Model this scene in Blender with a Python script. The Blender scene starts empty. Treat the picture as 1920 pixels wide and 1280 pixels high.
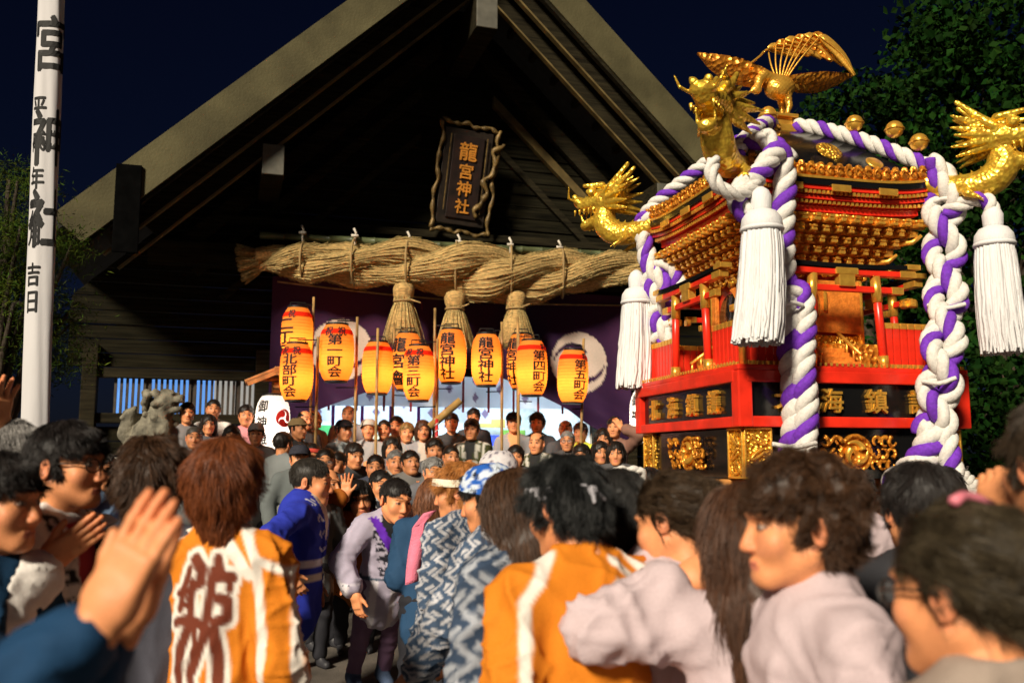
import bpy, bmesh, math, random
import numpy as np
from mathutils import Matrix, Vector
R = math.radians
rng = np.random.default_rng(7)
random.seed(7)
scn = bpy.context.scene
col = scn.collection

# ------------------------------------------------------------------ camera, sky, key light, exposure
FPX, CAMZ, HOR = 1700.0, 1.65, 220.0
PITCH = math.atan(HOR / FPX)
cam_d = bpy.data.cameras.new('camera')
cam_d.sensor_width = 36.0
cam_d.lens = 36.0 * FPX / 1920.0
cam_d.clip_start, cam_d.clip_end = 0.05, 600.0
cam_d.dof.use_dof = True
cam_d.dof.focus_distance = 6.2
cam_d.dof.aperture_fstop = 2.6
cam = bpy.data.objects.new('camera', cam_d)
cam.location = (0, 0, CAMZ)
cam.rotation_euler = (math.pi / 2 + PITCH, 0, 0)
col.objects.link(cam)
scn.camera = cam

SUN_DIR = Vector((-0.40, -0.76, 0.50)).normalized()      # towards the floodlights, left behind the camera
SUN_EL = math.asin(SUN_DIR.z)
w = bpy.data.worlds.new('World'); scn.world = w; w.use_nodes = True
nt = w.node_tree
sky = nt.nodes.new('ShaderNodeTexSky'); sky.sky_type = 'NISHITA'; sky.sun_disc = False
sky.sun_elevation = SUN_EL
sky.sun_rotation = math.atan2(SUN_DIR.x, SUN_DIR.y)
tint = nt.nodes.new('ShaderNodeMix'); tint.data_type = 'RGBA'; tint.blend_type = 'MULTIPLY'
tint.inputs[0].default_value = 1.0
tint.inputs[7].default_value = (0.36, 0.44, 1.0, 1)
nt.links.new(sky.outputs[0], tint.inputs[6])
bg = nt.nodes['Background']; bg.inputs[1].default_value = 0.0019
nt.links.new(tint.outputs[2], bg.inputs[0])
sun_d = bpy.data.lights.new('sun', 'SUN'); sun_d.energy = 4.0; sun_d.angle = R(10.0)
sun_d.color = (1.0, 0.88, 0.70)
sun = bpy.data.objects.new('sun', sun_d)
sun.rotation_euler = SUN_DIR.to_track_quat('Z', 'Y').to_euler()
col.objects.link(sun)
vs = scn.view_settings
vs.view_transform = 'Standard'; vs.look = 'None'; vs.exposure = 0.62; vs.gamma = 1.0
scn.cycles.use_denoising = True
scn.cycles.max_bounces = 5
scn.cycles.diffuse_bounces = 3
scn.cycles.transparent_max_bounces = 5
scn.cycles.sample_clamp_indirect = 4.0

# ------------------------------------------------------------------ pixel (1920x1280) to place
_cp, _sp = math.cos(PITCH), math.sin(PITCH)
def ray(px, py):
    a = (px - 960) / FPX; b = (640 - py) / FPX
    return np.array([a, _cp - b * _sp, _sp + b * _cp])
def at(px, py, Y):
    r = ray(px, py)
    return np.array([0, 0, CAMZ]) + r * (Y / r[1])
def ground_z(y):
    """the forecourt rises gently towards the shrine"""
    return float(np.interp(y, [0, 2.5, 6.0, 10.4], [0.0, 0.0, 0.17, 0.30]))

# ------------------------------------------------------------------ materials
MATS = {}
def _nodes(name):
    m = bpy.data.materials.new(name); m.use_nodes = True
    return m, m.node_tree, m.node_tree.nodes['Principled BSDF']
def mat(name, c, rough=0.6, metal=0.0, var=0.15, scale=8.0, bump=0.0, bscale=40.0, stretch=(1, 1, 1), spec=0.4, sheen=0.0, btype='noise'):
    """a plain surface: colour with blotchy variation, optional fine relief"""
    if name in MATS: return MATS[name]
    m, t, b = _nodes(name)
    b.inputs['Roughness'].default_value = rough
    b.inputs['Metallic'].default_value = metal
    b.inputs['Specular IOR Level'].default_value = spec
    if sheen: b.inputs['Sheen Weight'].default_value = sheen
    tc = t.nodes.new('ShaderNodeTexCoord'); mp = t.nodes.new('ShaderNodeMapping')
    mp.inputs['Scale'].default_value = stretch
    t.links.new(tc.outputs['Object'], mp.inputs[0])
    n = t.nodes.new('ShaderNodeTexNoise'); n.inputs['Scale'].default_value = scale; n.inputs['Detail'].default_value = 5
    t.links.new(mp.outputs[0], n.inputs['Vector'])
    rp = t.nodes.new('ShaderNodeValToRGB')
    lo = [max(0, x * (1 - 2 * var)) for x in c[:3]]; hi = [min(1, x * (1 + 1.6 * var)) for x in c[:3]]
    rp.color_ramp.elements[0].position = 0.3; rp.color_ramp.elements[1].position = 0.72
    rp.color_ramp.elements[0].color = (*lo, 1); rp.color_ramp.elements[1].color = (*hi, 1)
    t.links.new(n.outputs[0], rp.inputs[0]); t.links.new(rp.outputs[0], b.inputs['Base Color'])
    if bump:
        if btype == 'voronoi':
            n2 = t.nodes.new('ShaderNodeTexVoronoi')
        else:
            n2 = t.nodes.new('ShaderNodeTexNoise'); n2.inputs['Detail'].default_value = 6
        n2.inputs['Scale'].default_value = bscale
        t.links.new(mp.outputs[0], n2.inputs['Vector'])
        bp = t.nodes.new('ShaderNodeBump'); bp.inputs['Strength'].default_value = bump; bp.inputs['Distance'].default_value = 0.02
        t.links.new(n2.outputs[0], bp.inputs['Height']); t.links.new(bp.outputs[0], b.inputs['Normal'])
    MATS[name] = m
    return m
def vmat(name, rough=0.7, bump=0.25, bscale=60.0, stretch=(1, 1, 1), spec=0.3, sss=0.0, var=0.12, sheen=0.0, crease=0.0):
    """printed cloth, skin and hair: colour from the print stored on the mesh, with grain"""
    if name in MATS: return MATS[name]
    m, t, b = _nodes(name)
    b.inputs['Roughness'].default_value = rough
    b.inputs['Specular IOR Level'].default_value = spec
    if sheen:
        b.inputs['Sheen Weight'].default_value = sheen
    a = t.nodes.new('ShaderNodeVertexColor'); a.layer_name = 'Col'
    tc = t.nodes.new('ShaderNodeTexCoord'); mp = t.nodes.new('ShaderNodeMapping'); mp.inputs['Scale'].default_value = stretch
    t.links.new(tc.outputs['Object'], mp.inputs[0])
    n = t.nodes.new('ShaderNodeTexNoise'); n.inputs['Scale'].default_value = bscale; n.inputs['Detail'].default_value = 4
    t.links.new(mp.outputs[0], n.inputs['Vector'])
    mr = t.nodes.new('ShaderNodeMapRange'); mr.inputs[1].default_value = 0.3; mr.inputs[2].default_value = 0.7
    mr.inputs[3].default_value = 1 - var; mr.inputs[4].default_value = 1 + var
    t.links.new(n.outputs[0], mr.inputs[0])
    mx = t.nodes.new('ShaderNodeMix'); mx.data_type = 'RGBA'; mx.blend_type = 'MULTIPLY'; mx.inputs[0].default_value = 1
    t.links.new(a.outputs[0], mx.inputs[6]); t.links.new(mr.outputs[0], mx.inputs[7])
    t.links.new(mx.outputs[2], b.inputs['Base Color'])
    if sss:
        b.inputs['Subsurface Weight'].default_value = sss
        b.inputs['Subsurface Radius'].default_value = (0.012, 0.005, 0.003)
        b.inputs['Subsurface Scale'].default_value = 0.6
    if bump:
        bp = t.nodes.new('ShaderNodeBump'); bp.inputs['Strength'].default_value = bump; bp.inputs['Distance'].default_value = 0.006
        t.links.new(n.outputs[0], bp.inputs['Height']); t.links.new(bp.outputs[0], b.inputs['Normal'])
        if crease:
            mp2 = t.nodes.new('ShaderNodeMapping'); mp2.inputs['Scale'].default_value = (1.0, 1.0, 0.55); mp2.inputs['Rotation'].default_value = (0.3, 0.5, 0.2)
            t.links.new(tc.outputs['Object'], mp2.inputs[0])
            rn = t.nodes.new('ShaderNodeTexNoise'); rn.noise_type = 'RIDGED_MULTIFRACTAL'; rn.inputs['Scale'].default_value = 5.5; rn.inputs['Detail'].default_value = 2.5; rn.inputs['Distortion'].default_value = 0.5
            t.links.new(mp2.outputs[0], rn.inputs['Vector'])
            b2 = t.nodes.new('ShaderNodeBump'); b2.inputs['Strength'].default_value = crease; b2.inputs['Distance'].default_value = 0.03
            t.links.new(rn.outputs[0], b2.inputs['Height']); t.links.new(b2.outputs[0], bp.inputs['Normal'])
    MATS[name] = m
    return m
def emat(name, c, s):
    if name in MATS: return MATS[name]
    m, t, b = _nodes(name)
    b.inputs['Base Color'].default_value = (*c, 1)
    b.inputs['Emission Color'].default_value = (*c, 1); b.inputs['Emission Strength'].default_value = s
    MATS[name] = m
    return m
def paper(name, c, diff=0.35):
    """lantern paper: lets the lamp inside shine through"""
    if name in MATS: return MATS[name]
    m, t, b = _nodes(name)
    t.nodes.remove(b)
    d = t.nodes.new('ShaderNodeBsdfDiffuse'); tr = t.nodes.new('ShaderNodeBsdfTranslucent'); mx = t.nodes.new('ShaderNodeMixShader')
    tc = t.nodes.new('ShaderNodeTexCoord'); n = t.nodes.new('ShaderNodeTexNoise'); n.inputs['Scale'].default_value = 30
    rp = t.nodes.new('ShaderNodeValToRGB')
    rp.color_ramp.elements[0].color = (*[x * 0.86 for x in c], 1); rp.color_ramp.elements[1].color = (*c, 1)
    t.links.new(tc.outputs['Object'], n.inputs['Vector']); t.links.new(n.outputs[0], rp.inputs[0])
    t.links.new(rp.outputs[0], d.inputs[0]); t.links.new(rp.outputs[0], tr.inputs[0])
    mx.inputs[0].default_value = 1 - diff
    t.links.new(d.outputs[0], mx.inputs[1]); t.links.new(tr.outputs[0], mx.inputs[2])
    t.links.new(mx.outputs[0], t.nodes['Material Output'].inputs[0])
    MATS[name] = m
    return m

# ------------------------------------------------------------------ objects
def tag(o, label=None, cat=None, group=None, kind=None):
    if label: o['label'] = label
    if cat: o['category'] = cat
    if group: o['group'] = group
    if kind: o['kind'] = kind
    return o
def empty(name, loc=(0, 0, 0), rz=0.0, label=None, cat=None, group=None, kind=None):
    o = bpy.data.objects.new(name, None); o.location = loc; o.rotation_euler = (0, 0, rz); o.empty_display_size = 0.1
    col.objects.link(o)
    return tag(o, label, cat, group, kind)
def mesh_np(V, faces, name='m', cols=None, smooth=True):
    """faces: list of (n,k) int arrays"""
    me = bpy.data.meshes.new(name)
    faces = [np.asarray(f, np.int32) for f in faces if len(f)]
    me.vertices.add(len(V)); me.vertices.foreach_set('co', np.asarray(V, np.float32).ravel())
    nl = sum(f.size for f in faces); npg = sum(len(f) for f in faces)
    me.loops.add(nl); me.polygons.add(npg)
    me.loops.foreach_set('vertex_index', np.concatenate([f.ravel() for f in faces]))
    tot = np.concatenate([np.full(len(f), f.shape[1], np.int32) for f in faces])
    st = np.concatenate([[0], np.cumsum(tot)[:-1]]).astype(np.int32)
    me.polygons.foreach_set('loop_start', st)
    me.polygons.foreach_set('use_smooth', np.full(npg, smooth))
    me.update(calc_edges=True)
    if cols is not None:
        at_ = me.color_attributes.new('Col', 'FLOAT_COLOR', 'POINT')
        c4 = np.ones((len(V), 4), np.float32); c4[:, :3] = cols
        at_.data.foreach_set('color', c4.ravel())
    return me
def obj(name, me, m=None, parent=None, loc=None, rot=None):
    o = bpy.data.objects.new(name, me)
    if m is not None and len(me.materials) == 0: me.materials.append(m)
    col.objects.link(o)
    if parent is not None: o.parent = parent
    if loc is not None: o.location = loc
    if rot is not None: o.rotation_euler = rot
    return o

class G:
    """collects plain solids for one part"""
    def __init__(s): s.V = []; s.F = []
    def add(s, V, F, M=None):
        n = len(s.V)
        V = np.asarray(V, float)
        if M is not None:
            M = np.asarray(M); V = V @ M[:3, :3].T + M[:3, 3]
        s.V.extend(V.tolist()); s.F.extend([tuple(i + n for i in f) for f in F])
        return s
    def box(s, c, d, M=None, ch=0.0):
        x, y, z = d[0] / 2, d[1] / 2, d[2] / 2
        if ch <= 0:
            V = [(a * x, b * y, e * z) for e in (-1, 1) for b in (-1, 1) for a in (-1, 1)]
            F = [(0, 2, 3, 1), (4, 5, 7, 6), (0, 1, 5, 4), (2, 6, 7, 3), (0, 4, 6, 2), (1, 3, 7, 5)]
        else:
            bm = bmesh.new(); bmesh.ops.create_cube(bm, size=1)
            bmesh.ops.scale(bm, vec=d, verts=bm.verts)
            bmesh.ops.bevel(bm, geom=bm.edges[:], offset=min(ch, 0.45 * min(d)), segments=2, profile=0.6, affect='EDGES')
            bm.verts.index_update()
            V = [v.co[:] for v in bm.verts]; F = [tuple(v.index for v in f.verts) for f in bm.faces]; bm.free()
        V = np.asarray(V) + np.asarray(c)
        return s.add(V, F, M)
    def tube(s, P, r, n=8, cap=True, M=None):
        P = np.asarray(P, float); k = len(P)
        r = np.full(k, r) if np.isscalar(r) else np.asarray(r, float)
        T = np.gradient(P, axis=0); T /= np.linalg.norm(T, axis=1)[:, None] + 1e-9
        u = np.cross(T[0], [0, 0, 1.0])
        if np.linalg.norm(u) < 1e-3: u = np.cross(T[0], [1.0, 0, 0])
        V = []
        a = np.arange(n) / n * 2 * np.pi
        for i in range(k):
            u = u - T[i] * (u @ T[i]); u /= np.linalg.norm(u); v = np.cross(T[i], u)
            V.append(P[i] + r[i] * (np.cos(a)[:, None] * u + np.sin(a)[:, None] * v))
        V = np.concatenate(V)
        F = [(i * n + j, i * n + (j + 1) % n, (i + 1) * n + (j + 1) % n, (i + 1) * n + j) for i in range(k - 1) for j in range(n)]
        if cap: F += [tuple(range(n))[::-1], tuple((k - 1) * n + j for j in range(n))]
        return s.add(V, F, M)
    def lathe(s, prof, n=20, M=None, sq=1.0):
        a = np.arange(n) / n * 2 * np.pi; V = []
        for r, z in prof: V += [(r * math.cos(t), r * math.sin(t) * sq, z) for t in a]
        k = len(prof)
        F = [(i * n + j, i * n + (j + 1) % n, (i + 1) * n + (j + 1) % n, (i + 1) * n + j) for i in range(k - 1) for j in range(n)]
        F += [tuple(range(n))[::-1], tuple((k - 1) * n + j for j in range(n))]
        return s.add(V, F, M)
    def ball(s, c, r, n=12, M=None):
        r = (r, r, r) if np.isscalar(r) else r
        k = n // 2 + 1
        pr = [(math.sin(math.pi * i / (k - 1)) + 1e-5, -math.cos(math.pi * i / (k - 1))) for i in range(k)]
        g = G().lathe(pr, n)
        V = np.asarray(g.V) * np.asarray(r) + np.asarray(c)
        return s.add(V, g.F, M)
    def prism(s, poly, y0, y1, M=None):
        """polygon in x,z extruded along y"""
        n = len(poly)
        V = [(x, y0, z) for x, z in poly] + [(x, y1, z) for x, z in poly]
        F = [tuple(range(n)), tuple(range(2 * n - 1, n - 1, -1))] + [(i, n + i, n + (i + 1) % n, (i + 1) % n)[::-1] for i in range(n)]
        # keep the winding outward for counter-clockwise polygons seen from -y
        return s.add(V, F, M)
    def grid(s, P, M=None, closed=False):
        P = np.asarray(P, float); a, b = P.shape[:2]
        F = [(i * b + j, i * b + j + 1, (i + 1) * b + j + 1, (i + 1) * b + j) for i in range(a - 1) for j in range(b - 1)]
        return s.add(P.reshape(-1, 3), F, M)
    def me(s, smooth=False, recalc=True):
        me = bpy.data.meshes.new('m'); me.from_pydata(s.V, [], s.F)
        if recalc:
            bm = bmesh.new(); bm.from_mesh(me); bmesh.ops.recalc_face_normals(bm, faces=bm.faces); bm.to_mesh(me); bm.free()
        if smooth: me.polygons.foreach_set('use_smooth', [True] * len(me.polygons))
        return me
    def obj(s, name, m, parent=None, smooth=False, loc=None, rot=None):
        return obj(name, s.me(smooth), m, parent, loc, rot)
def Mx(loc=(0, 0, 0), rot=(0, 0, 0), sc=(1, 1, 1)):
    from mathutils import Euler
    return np.array(Matrix.LocRotScale(Vector(loc), Euler(rot), Vector(sc)))
def frame(o, x=None, y=None, z=None):
    """matrix from two axes"""
    def n(v): v = np.asarray(v, float); return v / np.linalg.norm(v)
    if z is not None:
        z = n(z); y = np.asarray(y, float); y = n(y - z * (y @ z)); x = np.cross(y, z)
    M = np.eye(4); M[:3, 0] = x; M[:3, 1] = y; M[:3, 2] = z; M[:3, 3] = o
    return M

# ------------------------------------------------------------------ lettering: glyph outlines as flat triangles
_fc = bpy.data.curves.new('glyph', 'FONT'); _fo = bpy.data.objects.new('glyph', _fc); col.objects.link(_fo)
_gl = {}
def glyph(ch, off=0.0):
    """unit-size glyph centred on 0: verts (n,2), faces"""
    k = (ch, round(off, 3))
    if k not in _gl:
        _fc.body = ch; _fc.offset = off; _fc.resolution_u = 3
        dg = bpy.context.evaluated_depsgraph_get(); dg.update()
        me = bpy.data.meshes.new_from_object(_fo.evaluated_get(dg))
        me.calc_loop_triangles()
        V = np.array([v.co[:2] for v in me.vertices]) - (0.5, 0.38)
        T = np.array([t.vertices[:] for t in me.loop_triangles])
        bpy.data.meshes.remove(me)
        _gl[k] = (V, T)
    return _gl[k]
def fine_glyph(ch, off, step):
    """glyph triangles cut until no edge is longer than step (to lie on a curved face)"""
    V, T = glyph(ch, off)
    bm = bmesh.new(); vs_ = [bm.verts.new((x, y, 0)) for x, y in V]
    for t in T:
        try: bm.faces.new([vs_[i] for i in t])
        except ValueError: pass
    for _ in range(4):
        L = [e for e in bm.edges if e.calc_length() > step]
        if not L: break
        bmesh.ops.subdivide_edges(bm, edges=L, cuts=1, use_grid_fill=False)
        bmesh.ops.triangulate(bm, faces=bm.faces)
    bm.verts.index_update()
    V = np.array([v.co[:2] for v in bm.verts]); F = [tuple(v.index for v in f.verts) for f in bm.faces]
    bm.free()
    return V, F
BOLD = ((0, 0), (0.018, 0.004), (-0.018, -0.004), (0.003, 0.018), (-0.003, -0.018))
def raised_glyph(g, ch, M, size, depth, off=0.012, bold=False):
    """glyph as a raised letter; local x right, z up, faces -y"""
    if bold:
        for i, (a, b) in enumerate(BOLD): raised_glyph(g, ch, M @ Mx((a * size, 0, b * size)), size, depth + 0.0008 * i, 0.0)
        return
    V, T = glyph(ch, off); n = len(V)
    A = np.c_[V[:, 0] * size, np.full(n, -depth), V[:, 1] * size]; B = A.copy(); B[:, 1] = 0.0
    E = {}
    for t in T:
        for i in range(3):
            e = (t[i], t[(i + 1) % 3]); E[e] = 1
    F = [tuple(t) for t in T]
    for (a, b) in E:
        if (b, a) not in E: F.append((a, a + n, b + n, b))
    g.add(np.r_[A, B], F, M)
def in_glyph(P, ch, rad):
    """which 2-D points lie on the glyph, thickened by rad"""
    if rad > 0:
        out = in_glyph(P, ch, 0)
        for a in np.arange(8) * math.pi / 4: out |= in_glyph(P + rad * np.array([math.cos(a), math.sin(a)]), ch, 0)
        return out
    V, T = glyph(ch, 0); out = np.zeros(len(P), bool)
    A, B, C = V[T[:, 0]], V[T[:, 1]], V[T[:, 2]]
    for a, b, c in zip(A, B, C):
        d1 = (P[:, 0] - b[0]) * (a[1] - b[1]) - (a[0] - b[0]) * (P[:, 1] - b[1])
        d2 = (P[:, 0] - c[0]) * (b[1] - c[1]) - (b[0] - c[0]) * (P[:, 1] - c[1])
        d3 = (P[:, 0] - a[0]) * (c[1] - a[1]) - (c[0] - a[0]) * (P[:, 1] - a[1])
        out |= ((d1 >= 0) & (d2 >= 0) & (d3 >= 0)) | ((d1 <= 0) & (d2 <= 0) & (d3 <= 0))
    return out

# ------------------------------------------------------------------ smooth solids: blended shapes meshed on a grid
class Field:
    def __init__(s): s.P = []
    def cone(s, a, b, ra, rb, ex=1.0, xd=None, k=0.02, neg=False):
        """tapered limb from a to b; ex squeezes it across xd"""
        s.P.append(('c', np.asarray(a, float), np.asarray(b, float), ra, rb, ex, xd, k, neg)); return s
    def ell(s, c, r, Rm=None, k=0.02, neg=False):
        r = (r, r, r) if np.isscalar(r) else r
        s.P.append(('e', np.asarray(c, float), np.asarray(r, float), Rm, k, neg)); return s
    def box(s, c, h, rad=0.01, Rm=None, k=0.01, neg=False):
        s.P.append(('b', np.asarray(c, float), np.asarray(h, float), rad, Rm, k, neg)); return s
    def chain(s, pts, rs, ex=1.0, xd=None, k=0.02):
        for i in range(len(pts) - 1): s.cone(pts[i], pts[i + 1], rs[i], rs[i + 1], ex, xd, k)
        return s
    @staticmethod
    def _ext(p):
        if p[0] == 'c':
            m = max(p[3], p[4]) * max(1, p[5]); return np.minimum(p[1], p[2]) - m, np.maximum(p[1], p[2]) + m
        m = p[2].max() if p[3 if p[0] == 'e' else 4] is not None else p[2]
        if p[0] == 'b':
            m = np.linalg.norm(p[2]) if p[4] is not None else p[2]
            return p[1] - m - p[3], p[1] + m + p[3]
        return p[1] - m, p[1] + m
    @staticmethod
    def _d(p, X, Y, Z):
        if p[0] == 'c':
            _, a, b, ra, rb, ex, xd, k, neg = p
            ba = b - a; L2 = max(ba @ ba, 1e-9)
            dx, dy, dz = X - a[0], Y - a[1], Z - a[2]
            t = np.clip((dx * ba[0] + dy * ba[1] + dz * ba[2]) / L2, 0, 1)
            ex_, ey_, ez_ = dx - t * ba[0], dy - t * ba[1], dz - t * ba[2]
            r = ra + (rb - ra) * t
            if ex != 1.0:
                xd = np.asarray(xd, float); q = ex_ * xd[0] + ey_ * xd[1] + ez_ * xd[2]
                d2 = ex_ * ex_ + ey_ * ey_ + ez_ * ez_ - q * q + (q / ex) ** 2
                return (np.sqrt(np.maximum(d2, 0)) - r) * (min(1.0, ex) * 0.5 + 0.5)
            return np.sqrt(ex_ * ex_ + ey_ * ey_ + ez_ * ez_) - r
        c, h = p[1], p[2]
        dx, dy, dz = X - c[0], Y - c[1], Z - c[2]
        Rm = p[3] if p[0] == 'e' else p[4]
        if Rm is not None:
            dx, dy, dz = (dx * Rm[0, i] + dy * Rm[1, i] + dz * Rm[2, i] for i in range(3))
        if p[0] == 'e':
            q = np.sqrt((dx / h[0]) ** 2 + (dy / h[1]) ** 2 + (dz / h[2]) ** 2)
            q2 = np.sqrt((dx / h[0] ** 2) ** 2 + (dy / h[1] ** 2) ** 2 + (dz / h[2] ** 2) ** 2) + 1e-9
            return q * (q - 1) / q2
        r = p[3]
        ax, ay, az = np.abs(dx) - h[0], np.abs(dy) - h[1], np.abs(dz) - h[2]
        return np.sqrt(np.maximum(ax, 0) ** 2 + np.maximum(ay, 0) ** 2 + np.maximum(az, 0) ** 2) + np.minimum(np.maximum(np.maximum(ax, ay), az), 0) - r
    def mesh(s, h):
        lo = np.min([s._ext(p)[0] for p in s.P if not p[-1]], 0) - 2.5 * h
        hi = np.max([s._ext(p)[1] for p in s.P if not p[-1]], 0) + 2.5 * h
        n = np.ceil((hi - lo) / h).astype(int) + 1
        F = np.full(n, 1.0)
        ax = [lo[i] + h * np.arange(n[i]) for i in range(3)]
        for p in s.P:
            k = p[-2]; e0, e1 = s._ext(p); m = k + 2.5 * h
            i0 = np.clip(np.floor((e0 - m - lo) / h).astype(int), 0, n); i1 = np.clip(np.ceil((e1 + m - lo) / h).astype(int) + 1, 0, n)
            if (i1 <= i0).any(): continue
            sl = tuple(slice(a, b) for a, b in zip(i0, i1))
            d = s._d(p, ax[0][sl[0]][:, None, None], ax[1][sl[1]][None, :, None], ax[2][sl[2]][None, None, :])
            A = F[sl]
            if p[-1]:
                d = -d; q = np.clip(0.5 - 0.5 * (d - A) / k, 0, 1); F[sl] = d * (1 - q) + A * q + k * q * (1 - q)
            else:
                q = np.clip(0.5 + 0.5 * (A - d) / k, 0, 1); F[sl] = A * (1 - q) + d * q - k * q * (1 - q)
        return net(F, lo, h)
def net(F, lo, h):
    """surface nets"""
    S = F < 0; n = np.array(F.shape)
    c = np.zeros(n - 1, np.int8)
    for i in (0, 1):
        for j in (0, 1):
            for k in (0, 1): c += S[i:n[0] - 1 + i, j:n[1] - 1 + j, k:n[2] - 1 + k]
    mk = (c > 0) & (c < 8)
    I, J, K = np.nonzero(mk); N = len(I)
    idx = np.full(n - 1, -1, np.int32); idx[mk] = np.arange(N)
    acc = np.zeros((N, 3)); cnt = np.zeros(N)
    cv = {(a, b, d): F[I + a, J + b, K + d] for a in (0, 1) for b in (0, 1) for d in (0, 1)}
    for a in cv:
        for ax in range(3):
            if a[ax] == 0:
                b = list(a); b[ax] = 1; b = tuple(b)
                f0, f1 = cv[a], cv[b]; m = (f0 < 0) != (f1 < 0)
                t = np.where(m, f0 / np.where(m, f0 - f1, 1), 0)
                for d in range(3):
                    acc[:, d] += np.where(m, a[d] + (t if d == ax else 0), 0)
                cnt += m
    V = (acc / cnt[:, None] + np.c_[I, J, K]) * h + lo
    Q = []
    for ax in range(3):
        a1, a2 = (ax + 1) % 3, (ax + 2) % 3
        s0 = [slice(None)] * 3; s1 = [slice(None)] * 3
        s0[ax] = slice(0, -1); s1[ax] = slice(1, None)
        x = S[tuple(s0)] != S[tuple(s1)]
        P = np.array(np.nonzero(x)).T
        P = P[(P[:, a1] > 0) & (P[:, a2] > 0) & (P[:, a1] < n[a1] - 1) & (P[:, a2] < n[a2] - 1)]
        if not len(P): continue
        ins = S[P[:, 0], P[:, 1], P[:, 2]]
        def cell(d1, d2):
            q = P.copy(); q[:, a1] -= d1; q[:, a2] -= d2
            return idx[q[:, 0], q[:, 1], q[:, 2]]
        q = np.c_[cell(1, 1), cell(0, 1), cell(0, 0), cell(1, 0)]
        q[~ins] = q[~ins][:, ::-1]
        Q.append(q)
    return V, np.concatenate(Q)
def normals(V, Q):
    a = V[Q[:, 2]] - V[Q[:, 0]]; b = V[Q[:, 3 if Q.shape[1] > 3 else 1]] - V[Q[:, 1]]
    fn = np.cross(a, b); N = np.zeros_like(V)
    for i in range(Q.shape[1]): np.add.at(N, Q[:, i], fn)
    return N / (np.linalg.norm(N, axis=1)[:, None] + 1e-12)
def wob(P, f, seed=0.0):
    """cheap smooth noise in -1..1"""
    x, y, z = P[:, 0] * f, P[:, 1] * f, P[:, 2] * f; s = seed
    return (np.sin(x * 1.1 + 1.7 * np.sin(y * .9 + s) + s) + np.sin(y * 1.3 + 1.5 * np.sin(z * 1.1 + 2 * s) + 1.3) + np.sin(z * 1.2 + 1.6 * np.sin(x * .8 + s * .7) + 2.1 * s)) / 3
def rotm(x=0, y=0, z=0):
    from mathutils import Euler
    return np.array(Euler((x, y, z)).to_matrix())
def smoothstep(a, b, x):
    t = np.clip((x - a) / (b - a), 0, 1); return t * t * (3 - 2 * t)
def mix(a, b, t):
    a = np.asarray(a, float); b = np.asarray(b, float); t = np.asarray(t)[..., None]
    return a * (1 - t) + b * t
# ------------------------------------------------------------------ ground
FA = R(17.5)
_o = at(905, 860, 14.5)
FO = np.array([_o[0], _o[1], 0.0])
Fd = np.array([math.cos(FA), math.sin(FA), 0]); Fb = np.array([-math.sin(FA), math.cos(FA), 0])
def fac(px, py, off):
    """pixel to shrine coordinates (along the front, height) on a plane off metres before the wall"""
    r = ray(px, py); t = ((FO - [0, 0, CAMZ]) @ -Fb + off) / (r @ -Fb); P = np.array([0, 0, CAMZ]) + r * t
    return float((P - FO) @ Fd), float(P[2])
def floor_at(x, y):
    l = (np.array([x, y, 0]) - FO) @ Fb
    if l > -1.3: return 0.65
    if l > -1.8: return 0.51
    if l > -2.3: return 0.38
    return ground_z(y)

m_asph = mat('forecourt_paving', (0.10, 0.085, 0.07), 0.85, var=0.3, scale=3, bump=0.5, bscale=90)
ys = [-40, 0, 2.5, 6.0, 10.4, 14, 40, 250]
g = G().grid([[(x, y, ground_z(y)) for x in np.linspace(-200, 200, 21)] for y in ys])
tag(g.obj('ground', m_asph), kind='structure')

# ------------------------------------------------------------------ shrine hall
m_wood = mat('dark_cedar', (0.019, 0.0155, 0.008), 0.8, spec=0.08, var=0.35, scale=3, bump=0.35, bscale=25, stretch=(0.6, 4, 12))
m_wood2 = mat('old_cedar_boards', (0.0115, 0.010, 0.0052), 0.85, spec=0.06, var=0.4, scale=2.5, bump=0.4, bscale=20, stretch=(0.5, 3, 10))
m_barge = mat('weathered_bargeboard', (0.080, 0.070, 0.034), 0.75, spec=0.15, var=0.20, scale=1.6, bump=0.3, bscale=30, stretch=(1, 1, 1))
m_trim = mat('pale_edge_trim', (0.12, 0.085, 0.03), 0.5, var=0.25, scale=4)
m_roof = mat('roof_bark', (0.012, 0.012, 0.012), 0.8, var=0.3)
m_stone = mat('step_stone', (0.20, 0.185, 0.16), 0.8, var=0.25, scale=5, bump=0.4, bscale=60)
m_block = mat('beam_end_paint', (0.10, 0.095, 0.075), 0.6, var=0.12)
shrine = empty('shrine_hall', FO, FA, 'dark wooden shrine hall with steep gabled roof behind the crowd', 'building')
S0, ZR, SL = -0.47, 9.82, 0.95
def zr(s): return ZR - SL * abs(s - S0)

# gable planks, each its own board, lapped
g = 0.205; z = 2.95; k = 0
while z < 9.2:
    zt = z + g - 0.012
    hw = min(5.6, (ZR - 0.55 - z) / SL); hw2 = min(5.6, (ZR - 0.55 - zt) / SL)
    if hw2 > 0.05:
        yo = 0.0 + 0.006 * ((k * 7) % 3)
        G().add([(S0 - hw, yo - 0.022, z), (S0 + hw, yo - 0.022, z), (S0 + hw2, yo, zt), (S0 - hw2, yo, zt),
                 (S0 - hw, yo + 0.05, z), (S0 + hw, yo + 0.05, z), (S0 + hw2, yo + 0.05, zt), (S0 - hw2, yo + 0.05, zt)],
                [(0, 1, 2, 3), (5, 4, 7, 6), (0, 4, 5, 1), (3, 2, 6, 7), (0, 3, 7, 4), (1, 5, 6, 2)]).obj('plank', m_wood2, shrine)
    z += g; k += 1
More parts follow.
